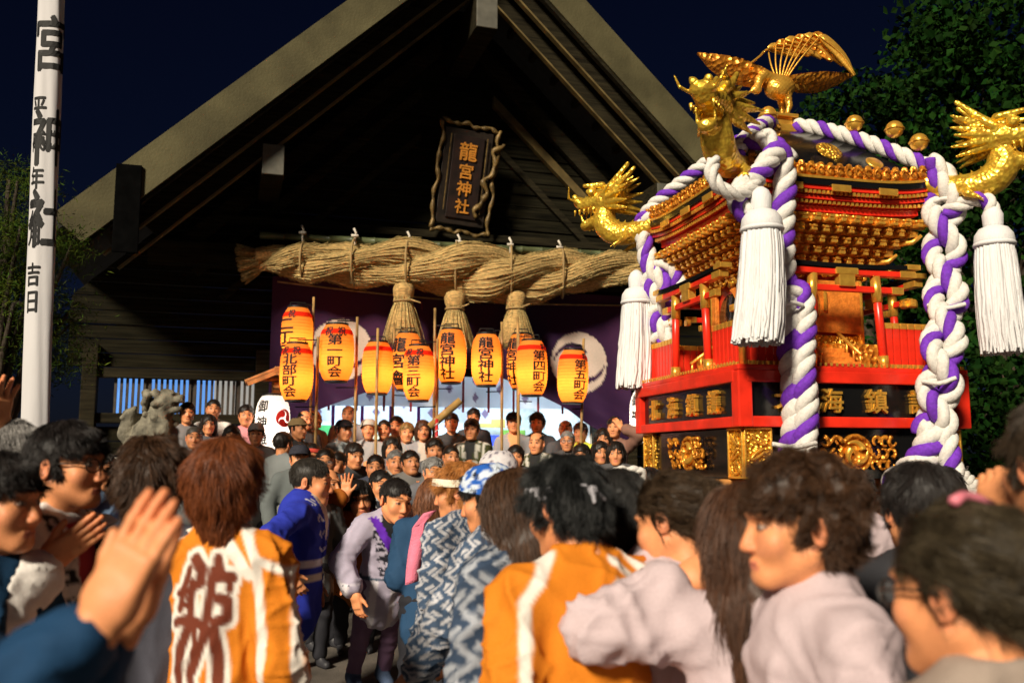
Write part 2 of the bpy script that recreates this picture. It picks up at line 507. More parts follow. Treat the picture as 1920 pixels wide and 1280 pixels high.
# lower wall posts, sills and boards either side of the doorway
for s in (-5.75, -3.42, -2.92, 1.98, 2.5, 5.0):
    G().box((s, -0.08, 1.95), (0.2, 0.24, 2.6), ch=0.015).obj('post', m_wood, shrine)
G().box((-4.6, -0.04, 2.86), (2.2, 0.16, 0.14), ch=0.01).obj('lintel', m_wood, shrine)
G().box((-4.6, -0.04, 2.22), (2.2, 0.16, 0.14), ch=0.01).obj('sill', m_wood, shrine)
z = 0.66
while z < 2.1:
    G().box((-4.6, 0.02, z + 0.1), (2.2, 0.05, 0.195)).obj('plank', m_wood2, shrine)
    G().box((3.75, 0.02, z + 0.1), (2.4, 0.05, 0.195)).obj('plank', m_wood2, shrine); z += 0.207
while z < 2.9:
    G().box((3.75, 0.02, z + 0.1), (2.4, 0.05, 0.195)).obj('plank', m_wood2, shrine); z += 0.207
# slatted window, lit blue from inside
m_slat = mat('slat_wood', (0.05, 0.04, 0.03), 0.6, var=0.25, scale=6)
win = G().box((-4.4, 0.10, 2.54), (2.1, 0.02, 0.6)).obj('slatted_window', emat('lit_room_blue', (0.16, 0.42, 1.0), 0.55), shrine)
G().box((-3.72, 0.08, 2.54), (0.74, 0.02, 0.6)).obj('lit_blind', emat('lit_room_pale', (0.55, 0.53, 0.48), 0.42), win)
for i in range(28):
    G().box((-5.42 + i * 0.0765, 0.0, 2.54), (0.036, 0.05, 0.58)).obj('slat', m_slat, win)
for i in range(3):
    G().box((-5.0 + i * 0.62, 0.03, 2.54), (0.06, 0.06, 0.58)).obj('mullion', m_slat, win)

# roof slopes with thickness, each running back from the bargeboard
for sg in (-1, 1):
    e = 5.62
    def q(d, dz): return S0 + sg * d, ZR - SL * d + dz
    P = [q(0, 0.06), q(e, 0.06), q(e, -0.16), q(0, -0.16)]
    G().add([(x, -1.95, z) for x, z in P] + [(x, 9.0, z) for x, z in P],
            [(0, 1, 2, 3), (7, 6, 5, 4), (0, 4, 5, 1), (1, 5, 6, 2), (2, 6, 7, 3), (3, 7, 4, 0)]).obj('roof', m_roof, shrine)
    # bargeboard and the stepped fascias under it
    def board(d0, d1, t0, t1, y0, y1, m, name):
        P = [q(d0, -t0), q(d1, -t0), q(d1 - 0.55 * (t1 - t0), -t1 + SL * -0.0 + 0.0), q(d0, -t1)]
        G().add([(x, y0, z) for x, z in P] + [(x, y1, z) for x, z in P],
                [(0, 1, 2, 3), (7, 6, 5, 4), (0, 4, 5, 1), (1, 5, 6, 2), (2, 6, 7, 3), (3, 7, 4, 0)]).obj(name, m, shrine)
    board(0.0, 5.56, -0.05, 0.60, -2.06, -1.96, m_barge, 'bargeboard')
    board(0.0, 5.2, 0.60, 0.66, -2.02, -1.93, m_wood, 'fascia')
    board(0.0, 5.1, 0.17, 0.86, -1.78, -1.70, m_wood, 'fascia')
    board(0.0, 5.0, 0.86, 0.90, -1.80, -1.70, m_trim, 'trim')
    board(0.0, 4.9, 0.17, 1.12, -1.50, -1.42, m_wood, 'fascia')
    board(0.0, 4.85, 1.12, 1.155, -1.53, -1.43, m_trim, 'trim')
    board(0.3, 4.4, 1.0, 1.34, -0.20, -0.08, m_wood, 'fascia')
    board(0.6, 4.0, 1.62, 1.80, -0.14, -0.03, m_trim if sg > 0 else m_wood, 'rafter')  # right rafter paler than left: the light on it is put into its colour
    board(0.6, 3.6, 2.36, 2.50, -0.10, -0.03, m_wood, 'rafter')
    for j in range(13):     # rafters under the overhang
        d = 0.5 + j * 0.38
        x, zz = q(d, -0.2)
        G().box((x, -0.9, zz - 0.06), (0.09, 1.6, 0.12)).obj('rafter', m_wood, shrine)
    x, zz = S0 + sg * 2.96, 5.64
    bm_ = G().box((x, -0.75, zz + 0.05), (0.3, 1.7, 0.44), ch=0.01).obj('purlin', m_wood, shrine)
    G().box((x, -1.615, zz + 0.05), (0.285, 0.03, 0.42), ch=0.008).obj('beam_end', m_block, bm_)
bm_ = G().box((S0, -0.8, 8.2), (0.34, 2.0, 0.56), ch=0.01).obj('ridge_beam', m_wood, shrine)
G().box((S0, -1.815, 8.2), (0.32, 0.03, 0.54), ch=0.01).obj('beam_end', m_block, bm_)
# near-black board added to stand for a shadow across the left bargeboard
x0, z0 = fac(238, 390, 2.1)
G().box((x0, -2.085, z0), (0.30, 0.045, 1.12), ch=0.01).obj('band', mat('shadow_board_black', (0.003, 0.003, 0.003), 0.9, spec=0.0), shrine)
# long girder over the doorway
G().box((S0, -0.16, 4.62), (9.2, 0.26, 0.34), ch=0.015).obj('girder', m_wood, shrine)
G().box((S0, -0.14, 5.18), (7.4, 0.2, 0.12), ch=0.01).obj('rail', m_wood, shrine)
# room seen through the doorway
m_in = mat('room_plaster', (0.62, 0.64, 0.60), 0.8, var=0.08)
room = G().box((-0.47, 3.0, 1.9), (4.7, 0.05, 2.5)).obj('room_wall', m_in, shrine)
for s in (-2.84, 1.9): G().box((s, 1.55, 1.9), (0.05, 2.9, 2.5)).obj('room_wall', m_in, shrine)
G().box((-0.47, 1.55, 3.2), (4.8, 2.95, 0.06)).obj('room_ceiling', m_in, shrine)
for i, (s, zc, w_, h_, c) in enumerate(((0.95, 2.32, 0.5, 0.16, (0.45, 0.33, 0.08)), (1.35, 2.05, 0.5, 0.3, (0.22, 0.42, 0.06)), (0.55, 2.15, 0.2, 0.3, (0.2, 0.4, 0.45)), (0.95, 2.0, 0.22, 0.2, (0.05, 0.08, 0.6)), (-2.3, 2.1, 0.4, 0.3, (0.05, 0.3, 0.08)), (-1.0, 2.02, 1.6, 0.16, (0.5, 0.42, 0.25)))):
    G().box((s, 2.7 - 0.02 * i, zc), (w_, 0.04, h_), ch=0.01).obj('wall_panel', mat('panel_paint.%d' % i, c, 0.6), shrine)
for s in (-1.7, 0.7):
    lt = bpy.data.lights.new('room_light', 'AREA'); lt.energy = 70; lt.size = 1.2; lt.color = (0.62, 0.80, 1.0)
    lo = bpy.data.objects.new('room_light', lt); lo.parent = shrine; lo.location = (s, 1.7, 3.12); col.objects.link(lo)
    G().box((s, 1.7, 3.15), (1.2, 0.12, 0.05), ch=0.01).obj('tube_lamp', emat('tube_light', (0.8, 0.92, 1.0), 6.0), shrine)
# timber deck and stone steps
tag(G().box((-0.3, 2.4, 0.325), (14, 7.4, 0.65)).obj('shrine_floor', m_stone, None, loc=FO, rot=(0, 0, FA)), kind='structure')
tag(G().box((-0.3, -1.55, 0.255), (11, 0.5, 0.51), ch=0.01).obj('step', m_stone, None, loc=FO, rot=(0, 0, FA)), kind='structure')
tag(G().box((-0.3, -2.05, 0.19), (11, 0.5, 0.38), ch=0.01).obj('step', m_stone, None, loc=FO, rot=(0, 0, FA)), kind='structure')

# ------------------------------------------------------------------ purple festival curtain with swirl crests
def in_tomoe(x, y, r, a0, n=2):
    """comma swirls: True on the commas of a crest with radius r"""
    out = np.zeros(len(x), bool)
    for i in range(n):
        a = a0 + i * 2 * math.pi / n
        cx, cy = 0.47 * r * math.cos(a), 0.47 * r * math.sin(a)
        out |= (x - cx) ** 2 + (y - cy) ** 2 < (0.36 * r) ** 2
        th = np.arctan2(y, x) - a; th = np.mod(th, 2 * math.pi); rr = np.hypot(x, y)
        lim = 2 * math.pi / n * 1.15
        inner = r * (0.50 + 0.36 * th / lim); outer = r * (0.84 + 0.06 * th / lim)
        out |= (th < lim) & (rr > inner) & (rr < outer)
    return out
m_cloth = vmat('dyed_curtain', 0.8, 0.2, 120, var=0.18)
NS = [(-3.33, 2.02), (-2.9, 2.24), (-2.4, 2.46), (-1.7, 2.72), (-1.0, 2.94), (-0.4, 3.06), (0.15, 2.96), (0.7, 2.74), (1.2, 2.50), (1.7, 2.22), (2.1, 2.02), (2.45, 1.9)]
sx = np.linspace(-3.33, 2.45, 240); zb = np.interp(sx, *zip(*NS)); k5 = np.ones(15) / 15
zb = np.convolve(np.pad(zb, 7, 'edge'), k5, 'valid')
tt = np.linspace(0, 1, 80)
Zg = 4.34 + (zb[:, None] - 4.34) * tt[None]; Xg = np.repeat(sx[:, None], 80, 1)
dr = np.clip((3.06 - zb) / 1.0, 0, 1)[:, None]
Yg = -0.30 + 0.05 * tt * np.sin(Xg * 4.1) + 0.03 * tt * np.sin(Xg * 9.3 + Zg * 2) + 0.035 * tt ** 2 * np.sin((Xg * 3 + Zg * 5) * 2.4) * (0.4 + dr)
V = np.stack([Xg, Yg, Zg], -1).reshape(-1, 3); b = 80
I = np.arange(239)[:, None] * b + np.arange(79)[None]
Q = np.stack([I, I + b, I + b + 1, I + 1], -1).reshape(-1, 4)
Cc = np.tile(np.array([0.027, 0.006, 0.040]), (len(V), 1))
Cc[:] = mix(Cc, np.array([0.050, 0.009, 0.044]), 0.5 + 0.5 * np.sin(V[:, 0] * 1.3 + V[:, 2]))
for (px, py, rr, a0) in ((640, 655, 0.46, 1.0), (1086, 680, 0.50, 0.9)):
    s_, z_ = fac(px, py, 0.3); x, y = V[:, 0] - s_, V[:, 2] - z_
    d = np.hypot(x, y)
    Cc[d < rr] = (0.60, 0.48, 0.40)
    th = np.arctan2(y, x)
    for o in (0.0, math.pi):           # two narrow comma gaps of ground colour
        q_ = np.mod(th - a0 - o, 2 * math.pi); lim = 2.2
        mid = rr * (0.30 + 0.62 * q_ / lim); wd = rr * 0.16 * np.clip(1.15 - q_ / lim, 0, 1)
        Cc[(q_ < lim) & (np.abs(d - mid) < wd) & (d < rr)] = (0.03, 0.006, 0.04)
cur = obj('festival_curtain', mesh_np(V, [Q], cols=Cc), m_cloth, None, FO, (0, 0, FA))
tag(cur, 'deep purple curtain with two round white swirl crests across the shrine doorway', 'curtain')
# thin straw cord along its top
s0_, z0_ = fac(520, 528, 0.4); s1_, z1_ = fac(1165, 572, 0.4)
P = [(s0_ + (s1_ - s0_) * t, -0.40, z0_ + (z1_ - z0_) * t - 0.10 * math.sin(math.pi * t)) for t in np.linspace(0, 1, 24)]
co = G().tube(P, 0.014, 6).obj('curtain_cord', mat('straw_cord', (0.30, 0.20, 0.08), 0.8), None, True, FO, (0, 0, FA))
tag(co, 'thin sagging straw cord above the purple curtain', 'cord')
# white curtains in the doorway with red bands and diamonds
def white_curtain(name, s0, s1, z0, z1, y, step, band, red, label, ztop=None):
    n = 220; xs = np.linspace(s0, s1, n); ts = np.linspace(0, 1, 40)
    X = np.repeat(xs[:, None], 40, 1); Z = z1 + (z0 - z1) * ts[None] + 0 * X
    Y = y + 0.05 * np.sin(X * 5.0) * ts + 0.02 * np.sin(X * 13 + 1) * ts
    V = np.stack([X, Y, Z], -1).reshape(-1, 3); I = np.arange(n - 1)[:, None] * 40 + np.arange(39)[None]
    Q = np.stack([I, I + 40, I + 41, I + 1], -1).reshape(-1, 4)
    C = np.tile(np.array([0.66, 0.68, 0.72]), (len(V), 1))
    u = np.mod(V[:, 0] - s0, step); i = np.floor((V[:, 0] - s0) / step)
    for zc in (z0 + 0.16, z0 + 0.44, z0 + 0.72):
        du = np.abs(u - step / 2) / (0.06 * step / 0.42) + np.abs(V[:, 2] - zc - 0.14 * (i % 2)) / 0.085
        C[du < 1] = (0.22, 0.16, 0.24)
    c = obj(name, mesh_np(V, [Q], cols=C), MATS.get('thin_white') or thin_cloth(), None, FO, (0, 0, FA))
    tag(c, label, 'curtain')
    for k in range(1, int((s1 - s0) / step) + 1):
        s = s0 + k * step
        G().box((s, y - 0.065, (z0 + z1) / 2 - 0.04), (band, 0.012, z1 - z0 + 0.08)).obj('ribbon', mat('ribbon_' + name, red, 0.6), c)
    return c
def thin_cloth():
    m, t, b = _nodes('thin_white')
    a = t.nodes.new('ShaderNodeVertexColor'); a.layer_name = 'Col'
    d = t.nodes.new('ShaderNodeBsdfDiffuse'); tr = t.nodes.new('ShaderNodeBsdfTranslucent'); mx = t.nodes.new('ShaderNodeMixShader')
    mx.inputs[0].default_value = 0.55
    t.links.new(a.outputs[0], d.inputs[0]); t.links.new(a.outputs[0], tr.inputs[0])
    t.links.new(d.outputs[0], mx.inputs[1]); t.links.new(tr.outputs[0], mx.inputs[2]); t.links.new(mx.outputs[0], t.nodes['Material Output'].inputs[0])
    MATS['thin_white'] = m
    return m
white_curtain('door_curtain', -2.85, 1.72, 2.46, 3.3, 0.05, 0.42, 0.035, (0.22, 0.02, 0.03), 'pale blue-white doorway curtain with red ribbons and small diamonds, front layer')
white_curtain('inner_curtain', -2.75, 0.35, 2.24, 2.95, 0.7, 0.46, 0.05, (0.20, 0.03, 0.30), 'bright white inner curtain with purple ribbons deeper in the doorway')

# ------------------------------------------------------------------ bamboo pole and giant straw rope
def bamboo(name, a, b, r, m, label, parent=None, cat='pole', nodes=True, n=10, group=None):
    a = np.asarray(a, float); b = np.asarray(b, float); L = np.linalg.norm(b - a)
    ts, rs = [0.0], [r]
    k = max(2, int(L / 0.32))
    for i in range(1, k):
        t = i / k
        ts += [t - 0.012 / L, t, t + 0.012 / L]; rs += [r * 1.0, r * 1.16, r * 1.0]
    ts.append(1.0); rs.append(r * 0.95)
    P = a + (b - a) * np.array(ts)[:, None]
    o = G().tube(P, rs, n).obj(name, m, parent, True)
    if label: tag(o, label, cat, group)
    return o
m_bamboo = mat('green_bamboo', (0.085, 0.10, 0.045), 0.4, var=0.3, scale=4)
def fw(px, py, off):
    s, z = fac(px, py, off); return FO + Fd * s - Fb * off + np.array([0, 0, z])
bamboo('bamboo_rail', fw(487, 441, 0.72), fw(1262, 484, 0.72), 0.055, m_bamboo, 'long greenish bamboo pole carrying the thick straw rope')
m_straw = mat('rice_straw', (0.56, 0.36, 0.13), 0.85, var=0.28, scale=5, bump=0.9, bscale=22, stretch=(1.2, 9, 9))
RC = np.array([fw(478, 489, 0.75), fw(560, 490, 0.75), fw(700, 494, 0.75), fw(860, 508, 0.75), fw(1000, 516, 0.75), fw(1130, 506, 0.75), fw(1262, 502, 0.75)])
RT = np.linspace(0, 1, 160)
def spline(P, T):
    P = np.asarray(P); u = np.linspace(0, 1, len(P)); n = len(P)
    Pp = np.vstack([2 * P[0] - P[1], P, 2 * P[-1] - P[-2]]); out = []
    for t in T:
        x = min(t * (n - 1), n - 1 - 1e-6); i = int(x); f = x - i
        a, b, c, d = Pp[i], Pp[i + 1], Pp[i + 2], Pp[i + 3]
        out.append(0.5 * ((2 * b) + (c - a) * f + (2 * a - 5 * b + 4 * c - d) * f * f + (3 * b - a - 3 * c + d) * f ** 3))
    return np.array(out)
RP = spline(RC, RT)
env = np.interp(RT, [0, 0.05, 0.15, 0.35, 0.55, 0.68, 0.82, 1.0], [0.19, 0.16, 0.24, 0.33, 0.43, 0.39, 0.28, 0.20])
rope_e = empty('sacred_straw_rope', RP[80], 0, 'huge twisted rice-straw rope with hanging tassels across the shrine front', 'rope')
inv_c = RP[80]
turns = 2.0
fibre = np.random.default_rng(3)
for j in range(3):
    V = []; nseg = 28
    a = np.arange(nseg) / nseg * 2 * math.pi
    for i, t in enumerate(RT):
        T = RP[min(i + 1, 159)] - RP[max(i - 1, 0)]; T /= np.linalg.norm(T)
        u = np.cross(T, [0, 0, 1]); u /= np.linalg.norm(u); v = np.cross(u, T)
        ph = 2 * math.pi * (turns * t + j / 3) + 0.6
        c = RP[i] + 0.5 * env[i] * (math.cos(ph) * u + math.sin(ph) * v)
        bul = 1 + 0.17 * math.sin(2 * math.pi * (turns * t * 2.2 + j * 0.37)) + 0.10 * math.sin(31 * t + 2.1 * j) + 0.05 * math.sin(67 * t + j)
        rr = 0.56 * env[i] * bul * (1 + 0.045 * np.sin(a * 9 + 11 * t + j) + 0.025 * np.sin(a * 15 - 20 * t))
        V.append(c + rr[:, None] * (np.cos(a)[:, None] * u + np.sin(a)[:, None] * v))
    V = np.concatenate(V) - inv_c
    I = np.arange(159)[:, None] * nseg; J = np.arange(nseg)[None]
    Q = np.stack([I + J, I + (J + 1) % nseg, I + nseg + (J + 1) % nseg, I + nseg + J], -1).reshape(-1, 4)
    so = obj('strand', mesh_np(V, [Q]), m_straw, rope_e)
    # loose straws lying along the strand
    N = 1500; pi_ = fibre.integers(4, 150, N); ai = fibre.integers(0, nseg, N); W = V.reshape(160, nseg, 3); CC = W.mean(1)
    SV = []; K = 5
    for kk in range(K):
        ii = np.clip(pi_ + kk * 2, 0, 159); b_ = W[ii, ai]; n_ = b_ - CC[ii]; n_ /= np.linalg.norm(n_, axis=1)[:, None]
        lift = 0.004 + 0.045 * (kk / (K - 1)) ** 2 * fibre.random(N)
        SV.append(b_ + n_ * lift[:, None])
    SV = np.stack(SV, 1); wd = np.array([0, 0, 0.005])
    L_ = SV - wd; U_ = SV + wd * np.linspace(1, 0.2, K)[None, :, None]
    VV = np.stack([L_, U_], 2).reshape(-1, 3); base = np.arange(N)[:, None] * K * 2 + np.arange(K - 1)[None] * 2
    QQ = np.stack([base, base + 1, base + 3, base + 2], -1).reshape(-1, 4)
    tag(obj('loose_straw', mesh_np(VV, [QQ]), mat('straw_fibre', (0.46, 0.34, 0.13), 0.8, var=0.3, scale=30), so), kind='stuff')
def straw_brush(a, b, r0, r1, n, seed, parent, name='fringe', m=None, jit=0.15):
    """a bundle of straws flaring from a to b"""
    q = np.random.default_rng(seed); a = np.asarray(a, float); b = np.asarray(b, float); d = b - a; L = np.linalg.norm(d); d /= L
    u = np.cross(d, [0, 1, 0.01]); u /= np.linalg.norm(u); v = np.cross(d, u); gg = G()
    th = q.random(n) * 2 * math.pi; rr = np.sqrt(q.random(n))
    for i in range(n):
        o = math.cos(th[i]) * u + math.sin(th[i]) * v; l = L * (1 - jit * q.random())
        ts = np.linspace(0, 1, 5)
        P = [a + d * l * t + o * rr[i] * (r0 + (r1 - r0) * t ** 0.8) for t in ts]
        gg.tube(P, [0.006, 0.006, 0.005, 0.005, 0.003], 3, cap=False)
    return gg.obj(name, m or MATS['straw_fibre'], parent, True)
straw_brush(RP[3] - inv_c, RP[0] - inv_c + np.array([-0.22, 0, -0.05]), 0.15, 0.30, 420, 5, rope_e)
straw_brush(RP[156] - inv_c, RP[159] - inv_c + np.array([0.3, 0, 0.0]), 0.13, 0.2, 160, 6, rope_e)
for i, (px, pt, pb) in enumerate(((757, 540, 648), (853, 555, 660), (967, 555, 655))):
    a = fw(px, pt, 0.95) - inv_c; b = fw(px, pb, 0.95) - inv_c; h = a[2] - b[2]
    t_ = G().lathe([(0.05, 0), (0.13, -0.03), (0.16, -0.10), (0.15, -0.2), (0.11, -0.27), (0.13, -0.34), (0.2, -0.6 * h), (0.28, -h)], 22, Mx(a + [0, 0, 0.08])).obj('straw_tassel', m_straw, rope_e, True)
    straw_brush(a + [0, 0, -0.17], b, 0.11, 0.33, 230, 20 + i, t_, jit=0.08)
    straw_brush(a + [0, 0, 0.06], a + [0, 0, -0.2], 0.10, 0.155, 110, 40 + i, t_, jit=0.05)
    G().tube([a + [0.14 * math.cos(t), 0.14 * math.sin(t), -0.2] for t in np.linspace(0, 6.3, 16)], 0.016, 6).obj('binding', MATS['straw_cord'], t_, True)
    G().tube([a + [0.1, -0.08, -0.18], a + [0.22 * (1 if i else 1.2), -0.12, -0.14 - 0.1 * (i == 0)]], 0.013, 5).obj('binding_end', MATS['straw_cord'], t_, True)
m_wcord = mat('white_cord', (0.55, 0.5, 0.42), 0.8)
for i, px in enumerate((569, 667, 767, 861, 957, 1049)):
    t = (px - 487) / (1262 - 487); yb = 441 + t * 43
    p = fw(px, yb, 0.78) - inv_c
    gg = G()
    gg.tube([p + [0, 0.06 * math.sin(x), 0.075 * math.cos(x)] for x in np.linspace(0, 6.3, 12)], 0.016, 6)
    gg.tube([p + [0, -0.06, 0.02], p + [0.015, -0.07, 0.10], p + [-0.02, -0.06, 0.17]], 0.018, 6)
    gg.tube([p + [-0.05, -0.07, 0.06], p + [0.05, -0.08, 0.05]], 0.022, 6)
    gg.obj('tie', m_wcord, rope_e, True)
    j = int(np.argmin(np.linalg.norm(RP - inv_c - p, axis=1))); c = RP[j] - inv_c; e_ = env[j] * 1.06 + 0.02
    G().tube([c + [0.0, e_ * math.sin(x), e_ * math.cos(x)] for x in np.linspace(0, 6.3, 26)], 0.017, 6).obj('tie', MATS['straw_cord'], rope_e, True)

# ------------------------------------------------------------------ plaque
s_, z_ = fac(872, 332, 0.55)
pq = empty('shrine_plaque', FO + Fd * s_ - Fb * 0.5 + np.array([0, 0, z_]), FA, 'carved wooden name plaque with gold lettering high on the gable', 'plaque')
pq.rotation_euler = (R(10), R(4), FA)
m_gilt = mat('dull_gilt', (0.15, 0.095, 0.03), 0.5, 0.25, var=0.35, scale=12, bump=0.4, bscale=40)
G().box((0, 0, 0), (0.78, 0.07, 1.5), ch=0.01).obj('board', mat('plaque_wood', (0.016, 0.010, 0.006), 0.5, var=0.3), pq)
G().box((0, -0.05, 0), (0.5, 0.04, 1.3), ch=0.008).obj('inner_board', mat('plaque_inner', (0.014, 0.006, 0.004), 0.5, var=0.3), pq)
def wavy(a, b, amp, n, r, ph=0):
    a, b = np.asarray(a, float), np.asarray(b, float); d = (b - a) / np.linalg.norm(b - a); u = np.array([d[2], 0, -d[0]])
    ts = np.linspace(0, 1, n); return [a + (b - a) * t + u * amp * (math.sin(t * 17 + ph) + 0.5 * math.sin(t * 31 + ph)) for t in ts], [r * (1 + 0.3 * math.sin(t * 40 + ph)) for t in ts]
for a, b, ph in (((-0.46, -0.05, -0.85), (-0.44, -0.05, 0.84), 0), ((0.46, -0.05, -0.86), (0.48, -0.05, 0.82), 2), ((-0.46, -0.05, 0.84), (0.5, -0.05, 0.80), 4), ((-0.46, -0.05, -0.85), (0.46, -0.05, -0.87), 1)):
    P, r_ = wavy(a, b, 0.02, 40, 0.032, ph); G().tube(P, r_, 8).obj('frame', m_gilt if a[2] < 0.8 or True else m_wood, pq, True)
P, r_ = wavy((0.24, -0.09, -0.6), (0.5, -0.1, 0.62), 0.05, 40, 0.04, 3); G().tube(P, r_, 8).obj('dragon_carving', m_gilt, pq, True)
for x in (-0.30, 0.29): G().box((x, -0.08, 0.05), (0.014, 0.012, 1.2)).obj('inlay', m_gilt, pq)
m_goldl = mat('gold_leaf_letter', (0.55, 0.22, 0.03), 0.45, 0.2, var=0.1)
for i, (ch, zc, sz) in enumerate((('龍', 0.40, 0.30), ('宮', 0.09, 0.25), ('神', -0.18, 0.25), ('社', -0.46, 0.24))):
    gg = G(); raised_glyph(gg, ch, Mx((0.0, -0.07, zc)), sz, 0.02, bold=True); gg.obj('letter', m_goldl, pq)
# ------------------------------------------------------------------ portable shrine
MC = np.array([1.6676, 5.495]); MYAW = 0.2492; MB = 1.5
mU = np.array([math.cos(MYAW), math.sin(MYAW)]); mV = np.array([-math.sin(MYAW), math.cos(MYAW)])
mik = empty('portable_shrine', (MC[0], MC[1], MB), MYAW, 'gilded red and black portable shrine with purple and white ropes, carried above the crowd', 'portable shrine')
def part(g, name, m, parent=None, smooth=False):
    """g in shrine coordinates with true heights"""
    return g.obj(name, m, parent or mik, smooth, (0, 0, -MB) if parent is None else None)
def mplane(px, py, axis, val):
    r = ray(px, py); A = mV if axis == 'y' else mU
    t = ((MC @ A) + val) / (r[:2] @ A); P = np.array([0, 0, CAMZ]) + r * t
    d = P[:2] - MC
    return np.array([d @ mU, d @ mV, P[2]])
def mdiag(px, py, sx, sy, push=0.0):
    D = sx * mU + sy * mV; r = ray(px, py)
    t, k = np.linalg.solve(np.array([[r[0], -D[0]], [r[1], -D[1]]]), MC)
    P = np.array([0, 0, CAMZ]) + r * (t - push); d = P[:2] - MC
    return np.array([d @ mU, d @ mV, P[2]])
RZ = [Mx((0, 0, 0), (0, 0, i * math.pi / 2)) for i in range(4)]    # side 0 faces -y

m_gold = mat('polished_gold', (1.0, 0.50, 0.075), 0.30, 0.70, var=0.10, scale=30, bump=0.12, bscale=60)
m_gcarv = mat('carved_gold', (1.0, 0.42, 0.045), 0.32, 0.65, var=0.25, scale=40, bump=1.0, bscale=48, btype='voronoi')
m_gcarv2 = mat('carved_copper_gold', (0.92, 0.28, 0.028), 0.36, 0.55, var=0.3, scale=30, bump=1.0, bscale=30, btype='voronoi')
m_scale = mat('dragon_gold', (1.0, 0.54, 0.06), 0.30, 0.68, var=0.18, scale=25, bump=0.32, bscale=44, btype='voronoi')
m_red = mat('vermilion_lacquer', (0.72, 0.027, 0.010), 0.30, var=0.16, scale=6, spec=0.5)
m_dred = mat('deep_red_lacquer', (0.42, 0.022, 0.010), 0.3, var=0.1, spec=0.5)
m_black = mat('black_lacquer', (0.006, 0.006, 0.006), 0.16, var=0.1, spec=0.6)
m_brocade = mat('gold_brocade', (0.80, 0.24, 0.03), 0.5, 0.25, var=0.18, scale=25, bump=0.3, bscale=80)
m_rw = mat('white_rope', (0.68, 0.65, 0.60), 0.8, var=0.08, scale=60, bump=0.35, bscale=170)
m_rp = mat('purple_rope', (0.15, 0.025, 0.44), 0.75, var=0.12, scale=60, bump=0.35, bscale=170)
m_tas = mat('tassel_silk', (0.70, 0.69, 0.69), 0.6, var=0.05, scale=10, stretch=(40, 40, 1), bump=0.3, bscale=6)
m_pole = mat('pole_cypress', (0.62, 0.27, 0.07), 0.5, var=0.15, scale=4, stretch=(1, 1, 6))

# carrying poles
for x in (-0.45, 0.45):
    g = G().box((x, 0.55, 1.40), (0.12, 3.3, 0.12), ch=0.012); part(g, 'carrying_pole', m_pole)
for y in (-0.40, 0.45):
    g = G().box((-0.1, y, 1.50), (3.3 if y > 0 else 2.5, 0.10, 0.085), ch=0.012); part(g, 'carrying_pole', m_pole)
# black plinth with gilt corner plates and crests
part(G().box((0, 0, 1.68), (1.28, 1.28, 0.27), ch=0.008), 'plinth', m_black)
plate = G().box((0, -0.647, 1.68), (0.15, 0.02, 0.268), ch=0.006)
for i in range(4):
    for sx in (-1, 1):
        g = G().box((sx * 0.578, -0.648, 1.68), (0.165, 0.022, 0.266), RZ[i], ch=0.006); p = part(g, 'corner_plate', m_gcarv)
        q = G()
        for dx, dz, w_, h_ in ((-0.075, 0, 0.012, 0.26), (0.075, 0, 0.012, 0.26), (0, 0.126, 0.16, 0.012), (0, -0.126, 0.16, 0.012)):
            q.box((sx * 0.578 + dx, -0.662, 1.68 + dz), (w_, 0.014, h_), RZ[i], ch=0.004)
        for t in range(3):
            P = [(sx * 0.578 + 0.04 * math.sin(a_ * 1.0 + t * 2.1), -0.664, 1.60 + 0.075 * t + 0.028 * math.cos(a_)) for a_ in np.linspace(0, 5.2, 14)]
            q.tube(P, 0.007, 6, M=RZ[i])
        q.obj('rim', m_gold, p, True)
    # swirl crest with carved leaves either side
    c = G().lathe([(0.098, 0), (0.104, 0.012), (0.098, 0.02), (0.086, 0.02), (0.084, 0.010), (0.001, 0.010)], 32, RZ[i] @ frame((0, -0.645, 1.68), y=(0, 0, 1), z=(0, -1, 0)))
    p = part(c, 'crest', m_gcarv2, smooth=True)
    q = G()
    for k in range(3):
        a0 = k * 2.094 + 0.5
        P = [(0.055 * math.cos(a0 + t) * (1 - 0.0 * t) * (0.75 + 0.28 * t), -0.662, 1.68 + 0.055 * math.sin(a0 + t) * (0.75 + 0.28 * t)) for t in np.linspace(0, 1.9, 12)]
        q.tube(P, np.linspace(0.024, 0.005, 12), 8, M=RZ[i])
    q.obj('swirl', m_gold, p, True)
    for sx in (-1, 1):
        q = G()
        for k in range(9):
            x0, z0 = sx * (0.115 + 0.045 * (k % 3)), 1.68 + (k // 3 - 1) * 0.062
            P = [(x0 + 0.022 * math.cos(t * sx + k), -0.655 - 0.004 * k % 3, z0 + 0.024 * math.sin(t + k)) for t in np.linspace(0, 4.4, 10)]
            q.tube(P, np.linspace(0.014, 0.006, 10), 6, M=RZ[i])
        q.obj('leaf_carving', m_gcarv2, p, True)
